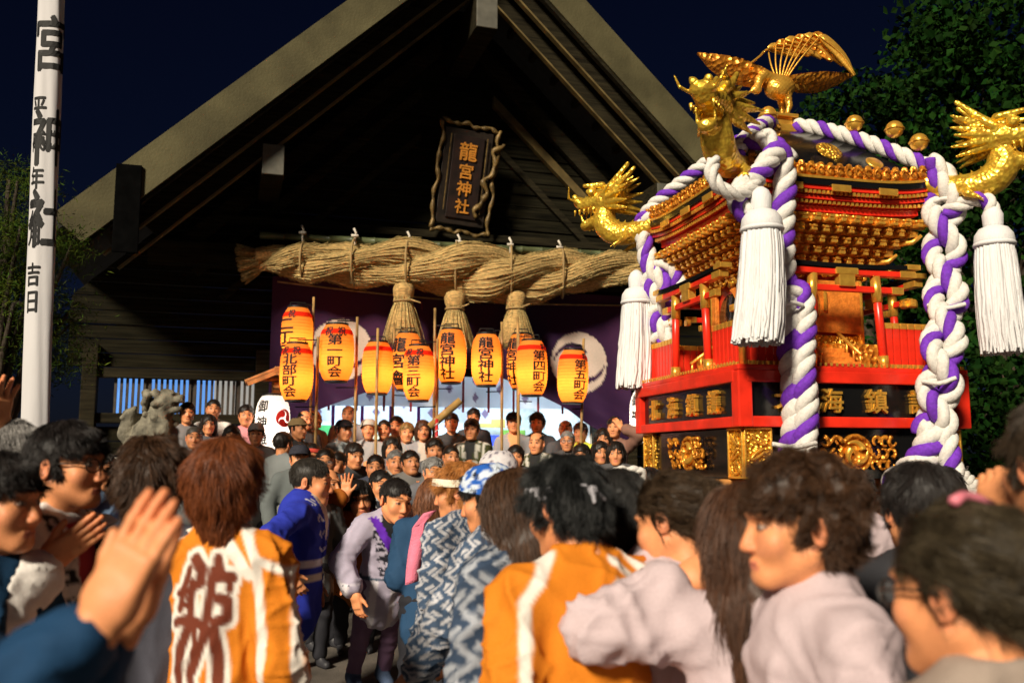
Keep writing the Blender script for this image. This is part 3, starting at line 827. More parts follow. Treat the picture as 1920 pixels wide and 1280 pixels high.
# lettered band
part(G().box((0, 0, 1.96), (1.30, 1.30, 0.27)), 'name_panel', m_black)
for i in range(4):
    p = part(G().box((0, -0.664, 1.96), (1.22, 0.012, 0.20), RZ[i]), 'letter_panel', m_black)
    for k, ch in enumerate('北海鎮護'):
        gg = G(); raised_glyph(gg, ch, RZ[i] @ Mx((-0.42 + 0.27 * k, -0.672, 1.955)), 0.135, 0.022, bold=True); gg.obj('letter', m_gold, p)
    p = part(G().box((0, -0.672, 1.842), (1.30, 0.05, 0.056), RZ[i], ch=0.006), 'rail', m_red)
    part(G().box((0, -0.676, 2.078), (1.30, 0.06, 0.062), RZ[i], ch=0.006), 'rail', m_red)
    part(G().box((-0.662, -0.662, 1.96), (0.08, 0.08, 0.292), RZ[i], ch=0.008), 'corner_post', m_red)
part(G().box((0, 0, 2.122), (1.40, 1.40, 0.03), ch=0.008), 'deck', m_red)
for i in range(4):
    q = G()
    for k in range(40): q.box((-0.66 + k * 0.0338, -0.701, 2.146), (0.013, 0.008, 0.018), RZ[i], ch=0.003)
    tag(part(q, 'gilt_studs', m_gold), kind='stuff')
# fence of pickets with gilt caps
pk = G().box((0, 0, 0.115), (0.040, 0.022, 0.23), ch=0.004).me(); pk.materials.append(m_red)
pc = G().box((0, 0, 0.243), (0.044, 0.026, 0.034), ch=0.005).me(); pc.materials.append(m_gold)
pb = G().box((0, 0, 0.016), (0.043, 0.025, 0.028), ch=0.004).me(); pb.materials.append(m_gold)
for i in range(4):
    fn = part(G().box((-0.435, -0.605, 2.325), (0.36, 0.012, 0.022), RZ[i]), 'fence', m_dred)
    for sx, z in ((1, 2.325), (-1, 2.19), (1, 2.19)): G().box((sx * 0.435, -0.605, z), (0.36, 0.012, 0.022), RZ[i]).obj('fence_rail', m_dred, fn)
    for sx in (-1, 1):
        for k in range(8):
            M = Matrix(RZ[i] @ Mx((sx * (0.275 + k * 0.047), -0.605, 2.137)))
            for nm, me_ in (('picket', pk), ('picket_cap', pc), ('picket_shoe', pb)):
                o = obj(nm, me_, None, fn); o.matrix_local = M
    g = G().lathe([(0.02, 2.137), (0.02, 2.40), (0.026, 2.405), (0.026, 2.44), (0.016, 2.45), (0.026, 2.47), (0.018, 2.49), (0.003, 2.515)], 12, RZ[i] @ Mx((-0.635, -0.635, 0)))
    part(g, 'finial_post', m_gold, smooth=True)
    # torii gate on each side
    T = RZ[i]
    tg = part(G().box((0, -0.625, 2.665), (0.84, 0.05, 0.032), T, ch=0.005), 'torii', m_red)
    kz = G().add([(x, -0.625 + y, 2.683 + 0.012 * (x / 0.43) ** 2 + z) for x in np.linspace(-0.45, 0.45, 11) for y, z in ((-0.034, 0), (0.034, 0), (0.034, 0.024), (-0.034, 0.024))],
                 [(4 * j + a, 4 * j + (a + 1) % 4, 4 * j + 4 + (a + 1) % 4, 4 * j + 4 + a) for j in range(10) for a in range(4)] + [(0, 1, 2, 3), (43, 42, 41, 40)], T)
    kz.obj('lintel', m_black, tg)
    G().box((0, -0.625, 2.574), (0.72, 0.032, 0.034), T, ch=0.004).obj('tie_beam', m_red, tg)
    for sx in (-1, 1):
        G().box((sx * 0.39, -0.625, 2.667), (0.10, 0.058, 0.038), T, ch=0.004).obj('gilt_end', m_gold, tg)
        G().box((sx * 0.425, -0.625, 2.709), (0.085, 0.074, 0.03), T, ch=0.004).obj('gilt_end', m_gold, tg)
        G().box((sx * 0.325, -0.625, 2.574), (0.075, 0.039, 0.04), T, ch=0.004).obj('gilt_end', m_gold, tg)
        a, b = np.array([sx * 0.225, -0.625, 2.137]), np.array([sx * 0.195, -0.625, 2.65])
        G().tube([a, b], 0.023, 14, M=T).obj('post', m_red, tg, True)
        G().tube([a, a + (b - a) * 0.14], 0.029, 14, M=T).obj('post_shoe', m_gold, tg, True)
        G().tube([a + (b - a) * 0.72, b], 0.0275, 14, M=T).obj('post_sleeve', m_gold, tg, True)
    G().box((0, -0.632, 2.62), (0.10, 0.05, 0.075), T, ch=0.006).obj('gilt_strut', m_gold, tg)
    G().box((0, -0.632, 2.668), (0.14, 0.056, 0.04), T, ch=0.006).obj('gilt_strut', m_gold, tg)
    # stair up to the little sanctuary
    st = part(G().box((0, -0.45, 2.15), (0.26, 0.26, 0.03), T), 'stair', m_dred)
    for k in range(5): G().box((0, -0.55 + 0.045 * k, 2.165 + 0.03 * k), (0.22, 0.05, 0.03), T, ch=0.003).obj('tread', m_brocade, st)
    for sx in (-1, 1):
        G().tube([(sx * 0.125, -0.57, 2.22), (sx * 0.125, -0.36, 2.37)], 0.010, 8, M=T).obj('handrail', m_gold, st, True)
        for k in range(4): G().tube([(sx * 0.125, -0.56 + 0.06 * k, 2.15 + 0.03 * k), (sx * 0.125, -0.56 + 0.06 * k, 2.235 + 0.041 * k)], 0.007, 6, M=T).obj('baluster', m_gold, st, True)
    # hanging gilt ornaments beside the gate
    for sx in (-1, 1):
        part(G().box((sx * 0.30, -0.50, 2.50), (0.05, 0.03, 0.04), T, ch=0.008), 'hanging_ornament', m_gold)
        part(G().box((sx * 0.50, -0.50, 2.53), (0.10, 0.04, 0.045), T, ch=0.01), 'railing_end', m_gold)
# sanctuary body
part(G().box((0, 0, 2.22), (0.80, 0.80, 0.17), ch=0.01), 'sanctuary_base', m_gcarv2)
body = part(G().box((0, 0, 2.52), (0.60, 0.60, 0.50), ch=0.006), 'sanctuary', m_dred)
for i in range(4):
    T = RZ[i]
    G().box((0, -0.305, 2.33), (0.58, 0.02, 0.06), T, ch=0.004).obj('gilt_rail', m_gcarv, body)
    poly = [(0.30, 2.37), (0.30, 2.68), (-0.02, 2.68)] + [(-0.10 + 0.135 * math.cos(a_), 2.53 + 0.15 * math.sin(a_)) for a_ in np.linspace(1.2, -1.5, 14)]
    G().prism(poly[::-1], -0.335, -0.315, T).obj('brocade_panel', m_brocade, body)
    G().lathe([(0.001, 0.012), (0.12, 0.012), (0.128, 0.004), (0.128, 0)], 28, T @ frame((-0.10, -0.305, 2.53), y=(0, 0, 1), z=(0, -1, 0))).obj('round_mirror', m_black, body, True)
    G().box((-0.27, -0.32, 2.52), (0.05, 0.03, 0.34), T, ch=0.006).obj('brocade_panel', m_brocade, body)
    for sx in (-1, 1): G().tube([(sx * 0.31, -0.31, 2.14), (sx * 0.31, -0.31, 2.76)], 0.022, 10, M=T).obj('pillar', m_gold, body, True)
    G().box((0.06, -0.345, 2.56), (0.02, 0.02, 0.12), T, ch=0.005).obj('ornament', m_gold, body)
# gilt bracket tiers under the eaves
bl = G().box((0, 0, 0.012), (0.040, 0.05, 0.024), ch=0.007).box((0, 0, 0.034), (0.026, 0.065, 0.02), ch=0.005).me(); bl.materials.append(m_gold)
for t in range(6):
    hf = 0.335 + 0.048 * t; z = 2.735 + 0.049 * t
    g = G().box((0, 0, z + 0.006), (2 * hf - 0.03, 2 * hf - 0.03, 0.05))
    tr = part(g, 'bracket_tier', m_gcarv2)
    n = 9 + t
    for i in range(4):
        for k in range(n):
            o = obj('bracket_block', bl, None, tr)
            jx = random.uniform(0.72, 1.12); o.matrix_local = Matrix(RZ[i] @ Mx((-hf + (2 * hf) * (k + 0.5 * (t % 2)) / n, -hf, z - 0.018), (random.uniform(-0.1, 0.1), 0, random.uniform(-0.08, 0.08)), (jx, random.uniform(0.8, 1.2), random.uniform(0.75, 1.0))))
        if t in (1, 3, 5):
            G().tube([(-hf + 0.03, -hf + 0.03, z), (-hf - 0.05, -hf - 0.05, z + 0.005), (-hf - 0.085, -hf - 0.085, z + 0.04)], [0.018, 0.016, 0.010], 8, M=RZ[i]).obj('corner_bracket', m_gold, tr, True)
    q = G()
    for i in range(4):
        for k in range(n * 2): q.ball((-hf + 2 * hf * (k + 0.5) / (2 * n), -hf - 0.012, z + 0.014), (0.011, 0.014, 0.010), 6, RZ[i])
    tag(q.obj('bead_row', m_gold, tr, True), kind='stuff')
for i in range(4):
    for k in range(7):  # carved frieze below the brackets
        g = G(); rr = np.random.default_rng(i * 10 + k)
        x0 = -0.30 + 0.1 * k
        for j in range(5): g.ball((x0 + rr.uniform(-0.04, 0.04), -0.33 - 0.02 * rr.random(), 2.715 + rr.uniform(-0.02, 0.02)), (0.024, 0.016, 0.015), 8, RZ[i])
        part(g, 'frieze_flower', m_gcarv, smooth=True)
# eaves: lifted corners
def lift(x): return 0.05 * (abs(x) / 0.61) ** 3.5
def ring(h0, z0, z1, m, name, inner=None, nn=24, lf=1.0, parent=None, smooth=False):
    """square ring course with corners lifted"""
    o = None
    for i in range(4):
        xs = np.linspace(-1, 1, nn)
        hi_ = h0 - 0.05 if inner is None else inner
        P = [[(x * h0, -h0, z0 + lf * lift(x * 0.61)), (x * h0, -h0, z1 + lf * lift(x * 0.61)), (x * hi_, -hi_, z1 + lf * lift(x * 0.61)), (x * hi_, -hi_, z0 + lf * lift(x * 0.61)), (x * h0, -h0, z0 + lf * lift(x * 0.61))] for x in xs]
        g = G().grid(P, RZ[i]); part(g, name, m, smooth=smooth)
ring(0.555, 3.02, 3.055, m_red, 'eave_board', 0.30, lf=0.4)
ring(0.600, 3.078, 3.098, m_red, 'eave_board', 0.44, lf=0.8)
ring(0.622, 3.128, 3.150, m_red, 'eave_edge', 0.50)
ring(0.632, 3.150, 3.185, m_black, 'eave_edge', 0.50)
ring(0.637, 3.185, 3.200, m_gold, 'gilt_edge', 0.52)
for i in range(4):
    for hf, z, lf, n in ((0.585, 3.066, 0.6, 40), (0.614, 3.113, 0.9, 44)):
        gr, gg = G(), G()
        for k in range(n):
            x = -hf + 0.02 + (2 * hf - 0.04) * k / (n - 1)
            gr.box((x, -hf + 0.10, z + lf * lift(x)), (0.013, 0.20, 0.017), RZ[i]); gg.box((x, -hf - 0.002, z + lf * lift(x)), (0.015, 0.012, 0.019), RZ[i], ch=0)
        p = part(gr, 'eave_rafters', m_red); tag(p, kind='stuff')
        tag(gg.obj('rafter_caps', m_gold, p), kind='stuff')
    # scalloped gilt band standing on the eave
    q = G(); rr = np.random.default_rng(90 + i)
    fb = part(G().box((0, -0.612, 3.235), (1.16, 0.02, 0.07), RZ[i], ch=0.004), 'roof_band', m_gcarv2)
    for k in range(21):
        x = -0.60 + 0.06 * k
        me_ = G()
        me_.ball((x, -0.622, 3.225 + lift(x)), (0.034, 0.022, 0.026), 8, RZ[i]); me_.ball((x + 0.006, -0.624, 3.262 + lift(x)), (0.022, 0.02, 0.024), 8, RZ[i])
        me_.tube([(x + 0.02 * math.cos(a_), -0.64, 3.235 + lift(x) + 0.022 * math.sin(a_)) for a_ in np.linspace(0.4, 5, 9)], np.linspace(0.009, 0.004, 9), 5, M=RZ[i])
        me_.obj('cloud_scroll', m_gcarv2, fb, True)
    for k in range(3):
        g = G().box((-0.3 + 0.3 * k, -0.642, 3.135), (0.12, 0.012, 0.04), RZ[i], ch=0.004); part(g, 'eave_plaque', m_gold)
# curved lacquer roof
n = 22
for i in range(4):
    P = []
    for t in np.linspace(0, 1, n):
        hf = 0.60 * (1 - t) + 0.10 * t; zc = 3.205 + 0.46 * (1 - (1 - t) ** 1.9) * (0.62 + 0.38 * t)
        P.append([(x * hf, -hf, zc + (1 - t) ** 2 * lift(x * 0.61)) for x in np.linspace(-1, 1, 17)])
    part(G().grid(P, RZ[i]), 'roof', m_black, smooth=True)
    c = G().lathe([(0.075, 0), (0.08, 0.008), (0.07, 0.014), (0.001, 0.014)], 24, RZ[i] @ frame((0.06, -0.45, 3.415), y=(0, 0.5, 0.85), z=(0, -0.80, 0.6)))
    part(c, 'roof_crest', m_gcarv, smooth=True)
    c = G().lathe([(0.05, 0), (0.055, 0.008), (0.045, 0.014), (0.001, 0.014)], 20, RZ[i] @ frame((0.30, -0.53, 3.335), y=(0, 0.5, 0.85), z=(0, -0.80, 0.6)))
    part(c, 'roof_crest', m_gold, smooth=True)
part(G().box((0, 0, 3.68), (0.22, 0.22, 0.05), ch=0.008).box((0, 0, 3.73), (0.15, 0.15, 0.06), ch=0.01).box((0, 0, 3.77), (0.20, 0.20, 0.022), ch=0.006), 'finial_base', m_gold)

# ------------------------------------------------------------------ dragon heads on the four hips
def dragon_mesh():
    f = Field(); k = 0.018
    pts = [(0.80, 0, 0.00), (0.92, 0, -0.05), (1.06, 0, -0.075), (1.17, 0, -0.05), (1.235, 0, 0.03), (1.225, 0, 0.12)]
    pts = spline(pts, np.linspace(0, 1, 12)); rs = np.interp(np.linspace(0, 1, 12), [0, 0.4, 0.7, 1], [0.045, 0.07, 0.078, 0.06])
    f.chain(pts, rs, k=0.03)
    H = np.array([1.21, 0, 0.185]); z_ = 1.38
    def h(x, y, z): return H + z_ * np.array([x, y, z])
    f.ell(h(0, 0, 0), (0.092, 0.088, 0.082), k=k)
    f.cone(h(0.03, 0, 0.0), h(0.130, 0, -0.008), 0.074, 0.052, 1.2, (0, 1, 0), k=k)             # snout
    f.ell(h(0.155, 0.0, 0.010), (0.044, 0.070, 0.042), k=0.012)                                   # nose
    for s in (-1, 1):
        f.ell(h(0.172, s * 0.028, 0.036), 0.022, k=0.008)
        f.ell(h(0.060, s * 0.054, 0.040), 0.034, k=0.005); f.ell(h(0.076, s * 0.066, 0.043), 0.018, k=0.002)
        f.cone(h(0.005, s * 0.044, 0.072), h(0.10, s * 0.060, 0.078), 0.024, 0.015, k=0.006)        # brow
        f.chain([h(-0.01, s * 0.03, 0.05), h(-0.075, s * 0.036, 0.105), h(-0.135, s * 0.040, 0.165)], [0.024, 0.020, 0.014], k=0.008)
        f.cone(h(0.0, s * 0.055, 0.02), h(-0.06, s * 0.10, 0.055), 0.020, 0.006, k=0.01)            # ears
        for j in range(5): f.cone(h(0.06 + 0.026 * j, s * 0.042, -0.044), h(0.062 + 0.026 * j, s * 0.042, -0.068), 0.011, 0.005, k=0.003)
        f.cone(h(0.125, s * 0.034, -0.098), h(0.138, s * 0.034, -0.055), 0.010, 0.004, k=0.003)
        f.chain([h(0.15, s * 0.04, 0.0), h(0.185, s * 0.075, 0.02), h(0.17, s * 0.10, 0.075)], [0.010, 0.009, 0.005], k=0.005)
    f.cone(h(0.0, 0, -0.085), h(0.125, 0, -0.118), 0.054, 0.036, 1.25, (0, 1, 0), k=0.012)         # lower jaw
    for j in range(5): f.cone(h(0.04 + 0.02 * j, 0.0, -0.11), h(0.02 + 0.02 * j, 0, -0.15), 0.015, 0.005, k=0.008)
    for ring_ in range(3):                                                                         # mane
        for j in range(13):
            a = -0.7 + (math.pi + 1.4) * j / 12; rad = 0.052 + 0.010 * ring_
            o = np.array([0, math.cos(a), math.sin(a)])
            b = h(-0.02 - 0.026 * ring_, 0, -0.005) + z_ * o * rad
            f.cone(b, b + z_ * (np.array([-0.075 - 0.012 * (j % 2), 0, 0]) + o * (0.040 + 0.012 * (j % 3))), 0.025, 0.006, k=0.007)
    for j in range(12):                                                                            # spine fins and claws
        p = pts[j]; f.cone(p + [0, 0, rs[j] * 0.8], p + [-0.03, 0, rs[j] + 0.035], 0.012, 0.003, k=0.008)
    for s in (-1, 1):
        f.chain([(1.02, s * 0.06, -0.09), (1.05, s * 0.10, -0.13), (1.10, s * 0.10, -0.16)], [0.028, 0.02, 0.014], k=0.015)
        for j in (-1, 0, 1): f.cone((1.10, s * 0.10 + 0.015 * j, -0.16), (1.135, s * 0.10 + 0.03 * j, -0.185), 0.009, 0.003, k=0.006)
    V, Q = f.mesh(0.0078)
    return mesh_np(V, [Q])
dm = dragon_mesh(); dm.materials.append(m_scale)
for i, (a, dz, sc) in enumerate(((-3 * math.pi / 4, 0.02, 1.0), (-math.pi / 4, 0.0, 1.0), (3 * math.pi / 4, 0.0, 0.97), (math.pi / 4, 0.0, 1.0))):
    o = obj('dragon_head', dm, None, mik, (0, 0, 3.24 + dz - MB), (0, 0, a)); o.scale = (sc, sc, sc)

# ------------------------------------------------------------------ phoenix finial
def phoenix():
    f = Field(); c = np.array([0.02, -0.02, 3.98])
    f.ell(c, (0.10, 0.075, 0.075), k=0.02); f.ell(c + [-0.02, -0.02, -0.03], (0.085, 0.07, 0.06), k=0.02)
    f.chain([c + [-0.06, -0.02, 0.03], c + [-0.13, -0.04, 0.05], c + [-0.17, -0.05, 0.01], c + [-0.19, -0.06, -0.05]], [0.04, 0.028, 0.024, 0.026], k=0.02)
    f.ell(c + [-0.20, -0.06, -0.065], (0.035, 0.024, 0.026), k=0.01); f.cone(c + [-0.22, -0.06, -0.07], c + [-0.27, -0.07, -0.095], 0.012, 0.003, k=0.008)
    for j in range(3): f.cone(c + [-0.19, -0.06, -0.045], c + [-0.16 + 0.03 * j, -0.06, 0.02 + 0.01 * j], 0.008, 0.003, k=0.006)
    for s in (-1, 1):
        f.chain([c + [0.03, s * 0.035, -0.06], c + [0.04, s * 0.04, -0.13], c + [0.02, s * 0.04, -0.20]], [0.03, 0.018, 0.015], k=0.015)
        for j in (-1, 0, 1): f.cone(c + [0.02, s * 0.04, -0.195], c + [-0.03, s * 0.04 + 0.03 * j, -0.215], 0.010, 0.006, k=0.008)
    V, Q = f.mesh(0.007)
    N = normals(V, Q); V = V + N * (0.003 * np.sin(V[:, :1] * 260) * np.sin(V[:, 2:] * 240 + V[:, 1:2] * 130))
    b = obj('phoenix', mesh_np(V, [Q]), m_gold, mik, (0, 0, -MB))
    def plate_(P, w_, name, thick=0.008, nrm=(0, 0, 1), m=m_gold):
        """long curved feather: centreline P, half widths w_"""
        P = np.asarray(P, float); k = len(P); T = np.gradient(P, axis=0); T /= np.linalg.norm(T, axis=1)[:, None]
        S_ = np.cross(T, nrm); S_ /= np.linalg.norm(S_, axis=1)[:, None]; Nn = np.cross(S_, T)
        w_ = np.interp(np.linspace(0, 1, k), np.linspace(0, 1, len(w_)), w_)[:, None]
        R_ = np.stack([P - S_ * w_, P - S_ * w_ * 0.5 + Nn * thick, P + Nn * thick * 1.6, P + S_ * w_ * 0.5 + Nn * thick, P + S_ * w_, P - Nn * thick * 0.4, P - S_ * w_], 1)
        G().grid(R_).obj(name, m, b, True)
    T10 = np.linspace(0, 1, 10)
    for sx, tip, wd in ((-1, mplane(1307, 100, 'y', -0.02), [0.045, 0.075, 0.085, 0.055, 0.006]), (1, mplane(1597, 142, 'y', 0.06), [0.045, 0.07, 0.075, 0.05, 0.012])):
        root = c + [sx * 0.04, 0, 0.035]; tip = tip - root
        plate_(spline([root, root + tip * 0.35 + [0, 0, -0.02], root + tip * 0.7 + [0, 0, -0.02], root + tip], T10), wd, 'wing', nrm=(0.1 * sx, -0.70, -0.70), m=m_gcarv2)
        for j in range(8):
            a = root + tip * (0.10 + 0.095 * j) + [0, -0.010, 0]
            for sd in (-1, 1):
                d = np.array([sx * 0.10, 0.050 * sd, -0.062 * sd]) * (1.0 - 0.085 * j)
                plate_(spline([a, a + d * 0.6, a + d], T10[:6]), [0.008, 0.015, 0.012, 0.002], 'feather', 0.003, (0.1 * sx, -0.70, -0.70))
    tops = [(1440, 92), (1455, 84), (1472, 77), (1490, 72), (1508, 68), (1524, 65), (1536, 70)]
    ends = [(1497, 108), (1518, 106), (1540, 110), (1560, 116), (1580, 124), (1596, 134), (1602, 142)]
    for j in range(7):          # tail plumes rise on thin stems and arch over in a broad fan
        yy = 0.10 - 0.025 * j
        p0 = c + [0.005 + 0.008 * j, 0.03, 0.05]; p1 = mplane(*tops[j], 'y', yy); p3 = mplane(*ends[j], 'y', yy - 0.05)
        G().tube(spline([p0, p0 * 0.5 + p1 * 0.5 + [-0.012, 0, 0], p1], T10), np.linspace(0.007, 0.005, 10), 6).obj('plume_stem', m_gold, b, True)
        mid = p1 * 0.45 + p3 * 0.55 + [0.015, 0, 0.02]
        plate_(spline([p1, p1 * 0.75 + mid * 0.25 + [0.005, 0, 0.012], mid, p3], T10), [0.012, 0.030, 0.036, 0.034, 0.010], 'plume', 0.008, (0.1, -0.85, -0.5), m_gcarv2 if j % 2 else m_gold)
        G().tube(spline([p1 + [0, -0.012, 0], mid + [0, -0.016, 0], p3 + [0, -0.01, 0]], T10), 0.006, 6).obj('plume_rib', m_gold, b, True)
    G().tube(spline([c + [-0.24, 0, 0.10], c + [-0.12, 0.02, 0.20], mplane(1440, 92, 'y', 0.08), mplane(1500, 68, 'y', 0.03), mplane(1530, 63, 'y', 0.0)], np.linspace(0, 1, 16)), 0.007, 6).obj('plume_stem', m_gold, b, True)
phoenix()

# ------------------------------------------------------------------ ropes, tassels, bells
def rope(P, rad, name='rope', turns_per_m=4.6, parent=None, n=None, purple=1, ph0=0.0, cnt=3):
    P = np.asarray(P, float); seg = np.linalg.norm(np.diff(P, axis=0), axis=1).sum()
    n = n or max(24, int(seg / 0.016)); T = np.linspace(0, 1, n); C_ = spline(P, T)
    rad = np.interp(T, np.linspace(0, 1, len(rad)), rad) if not np.isscalar(rad) else np.full(n, rad)
    D = np.gradient(C_, axis=0); ds = np.linalg.norm(D, axis=1); D /= ds[:, None]; s = np.concatenate([[0], np.cumsum(ds[1:])])
    u = np.cross(D[0], [0, 0, 1.0]); u = u if np.linalg.norm(u) > 1e-2 else np.cross(D[0], [1.0, 0, 0]); U_ = []
    for i in range(n):
        u = u - D[i] * (u @ D[i]); u /= np.linalg.norm(u); U_.append(u.copy())
    U_ = np.array(U_); V_ = np.cross(D, U_)
    white, pur = G(), G()
    for j in range(cnt):
        a = 2 * math.pi * (turns_per_m * s + j / cnt) + ph0
        big = j >= purple
        off = 0.53 if big else 0.57
        Pj = C_ + (rad * off)[:, None] * (np.cos(a)[:, None] * U_ + np.sin(a)[:, None] * V_)
        (white if big else pur).tube(Pj, rad * (0.56 if big else 0.52), 9)
    o = part(white, name, m_rw, parent, True)
    pur.obj('purple_strand', m_rp, o, True)
    return o
# hip ropes from the finial down to each corner
for i, (sx, sy) in enumerate(((-1, -1), (1, -1), (-1, 1), (1, 1))):
    P = [(sx * k, sy * k, z) for k, z in ((0.08, 3.71), (0.18, 3.665), (0.32, 3.57), (0.46, 3.455), (0.58, 3.345), (0.645, 3.26), (0.66, 3.20))]
    rope(P, 0.046, 'hip_rope', 5.0)
# hanging rope at the near corner
def NP(px, py, y=-0.74): return mplane(px, py, 'y', y)
rope([NP(1405, 268, -0.60), NP(1440, 262, -0.70), NP(1466, 300), NP(1472, 345), NP(1468, 395), NP(1466, 450), NP(1468, 520), NP(1476, 585), NP(1488, 650), NP(1498, 730), NP(1500, 800), NP(1490, 862)], [0.055, 0.055, 0.06, 0.065, 0.07, 0.085, 0.09, 0.088], 'corner_rope', 4.0)
rope([NP(1462, 560, -0.78), NP(1500, 545, -0.79), NP(1510, 600, -0.80), NP(1506, 680, -0.81), NP(1512, 760, -0.81), NP(1508, 850, -0.81)], [0.05, 0.055, 0.06, 0.06], 'corner_rope', 4.4, ph0=2)
rope([NP(1478, 300, -0.72), NP(1455, 285, -0.78), NP(1420, 330, -0.80), NP(1392, 352, -0.84), NP(1385, 385, -0.86), NP(1400, 400, -0.86)], 0.055, 'corner_rope', 4.4, ph0=1)
rope([NP(1420, 345, -0.86), NP(1385, 365, -0.93), NP(1348, 350, -0.95), NP(1334, 322, -0.95), NP(1340, 300, -0.93)], 0.035, 'corner_rope', 4.4, ph0=1, purple=0, cnt=3)
# plaited pair at the right corner
pr = [(1742, 300), (1772, 345), (1768, 420), (1772, 500), (1774, 580), (1768, 660), (1760, 740), (1752, 810)]
for q in (0, 1):
    P = []
    for j, t in enumerate(np.linspace(0, 1, 22)):
        px = np.interp(t, np.linspace(0, 1, len(pr)), [a for a, _ in pr]); py = np.interp(t, np.linspace(0, 1, len(pr)), [b for _, b in pr])
        ph = 2 * math.pi * 3.3 * t + q * math.pi
        sp_ = min(1, t * 6)
        P.append(mdiag(px + 24 * sp_ * math.sin(ph), py, 1, -1, 0.03 * math.cos(ph) + float(np.interp(py, [480, 660], [0.0, 0.30]))))
    rope(P, 0.056, 'corner_rope', 4.2, ph0=q * 2.0)
rope([mdiag(1752, 800, 1, -1, 0.30), mdiag(1738, 845, 1, -1, 0.32), mdiag(1705, 885, 1, -1, 0.34), mdiag(1668, 912, 1, -1, 0.36)], 0.075, 'corner_rope', 4.2)
rope([mdiag(1770, 800, 1, -1, 0.30), mdiag(1780, 850, 1, -1, 0.32), mdiag(1790, 905, 1, -1, 0.33)], 0.055, 'corner_rope', 4.2)
rope([mdiag(1770, 400, 1, -1, 0.02), mdiag(1800, 385, 1, -1, 0.03), mdiag(1830, 372, 1, -1, 0.03), mdiag(1855, 380, 1, -1, 0.02), mdiag(1860, 400, 1, -1, 0.02)], 0.042, 'corner_rope', 5)
# far left corner
for q in (0, 1):
    P = []
    for t in np.linspace(0, 1, 14):
        px = np.interp(t, [0, 0.15, 0.35, 0.6, 1], [1222, 1206, 1214, 1238, 1246]); py = 398 + t * 245
        ph = 2 * math.pi * 2.2 * t + q * math.pi; sp_ = np.interp(t, [0, 0.35, 0.5], [0.15, 0.15, 1])
        P.append(mdiag(px + 15 * sp_ * math.sin(ph), py, -1, 1, 0.012 * math.cos(ph)))
    rope(P, 0.055, 'corner_rope', 4.2, ph0=q * 2.0)
rope([mdiag(1225, 505, -1, 1), mdiag(1255, 495, -1, 1), mdiag(1272, 520, -1, 1), mdiag(1270, 560, -1, 1)], 0.05, 'corner_rope', 4.2)
# white lashings on the poles and cord binding
def cord(pts, r, n=40): return G().tube(spline(pts, np.linspace(0, 1, n)), r, 8)
for k, pts in enumerate(([mdiag(1735, 385, 1, -1, 0.03), mdiag(1775, 372, 1, -1, 0.05), mdiag(1825, 388, 1, -1, 0.03)], [mdiag(1740, 572, 1, -1, 0.20), mdiag(1775, 577, 1, -1, 0.24), mdiag(1810, 570, 1, -1, 0.20)],
                        [mdiag(1730, 715, 1, -1, 0.36), mdiag(1762, 718, 1, -1, 0.39), mdiag(1792, 708, 1, -1, 0.36)], [NP(1450, 578, -0.86), NP(1480, 567, -0.87), NP(1505, 572, -0.85)], [NP(1448, 832, -0.90), NP(1490, 838, -0.92), NP(1530, 830, -0.90)])):
    part(cord(pts, 0.012), 'binding_cord', m_rw, smooth=True)
for k in range(6):
    c = mdiag(1768 + 9 * k, 890 + 8 * k, 1, -1, 0.36)
    part(cord([c + [-0.10, 0, 0.03], c + [-0.03, -0.03, 0.01], c + [0.06, -0.03, 0.0], c + [0.12, 0.0, 0.03]], 0.017, 12), 'pole_lashing', m_rw, smooth=True)
for k in range(5):
    c = NP(1150 + 11 * k, 897 - 3 * (k % 2), -0.75)
    part(cord([c + [-0.03, 0, -0.03], c + [-0.02, -0.03, 0.03], c + [0.02, -0.03, 0.035], c + [0.03, 0.0, -0.03]], 0.017, 12), 'pole_lashing', m_rw, smooth=True)
def tassel(p, h, parent=None, seed=0, tilt=(0, 0)):
    """p: top of the knob, in shrine coordinates"""
    p = np.asarray(p, float)
    kn = part(G().lathe([(0.015, 0.02), (0.04, 0.0), (0.055, -0.035), (0.052, -0.09), (0.047, -0.11)], 18, Mx(p)), 'tassel', m_tas, smooth=True)
    G().lathe([(0.047, -0.10), (0.075, -0.112), (0.098, -0.145), (0.104, -0.185), (0.100, -0.20)], 24, Mx(p)).obj('tassel_cap', m_tas, kn, True)
    G().lathe([(0.104, -0.19), (0.110, -0.20), (0.106, -0.212)], 24, Mx(p)).obj('tassel_band', m_tas, kn, True)
    q = np.random.default_rng(seed); g = G(); n = 190
    th = np.arange(n) * 2.39996; rr = np.sqrt((np.arange(n) + 0.5) / n)
    rr = np.where(np.arange(n) > 60, 0.86 + 0.14 * q.random(n), rr)
    for i in range(n):
        o = np.array([math.cos(th[i]), math.sin(th[i]), 0]); L = h - 0.2 - 0.03 * q.random(); P = []
        for t in np.linspace(0, 1, 7):
            r_ = rr[i] * np.interp(t, [0, 0.12, 0.6, 1], [0.088, 0.097, 0.112, 0.118])
            P.append(p + o * r_ + [tilt[0] * t * t, tilt[1] * t * t, -0.185 - L * t] + 0.005 * t * q.normal(size=3) * [1, 1, 0])
        g.tube(P, [0.010, 0.0115, 0.0115, 0.0115, 0.011, 0.010, 0.007], 5, cap=False)
    tag(g.obj('tassel_strands', m_tas, kn, True), kind='stuff')
tassel(NP(1426, 358, -0.92), 0.80, seed=1, tilt=(-0.05, 0.0))
tassel(mdiag(1860, 392, 1, -1, 0.02), 0.82, seed=2, tilt=(0.05, 0.03))
tassel(mdiag(1193, 512, -1, 1), 0.80, seed=3, tilt=(-0.03, 0.0))
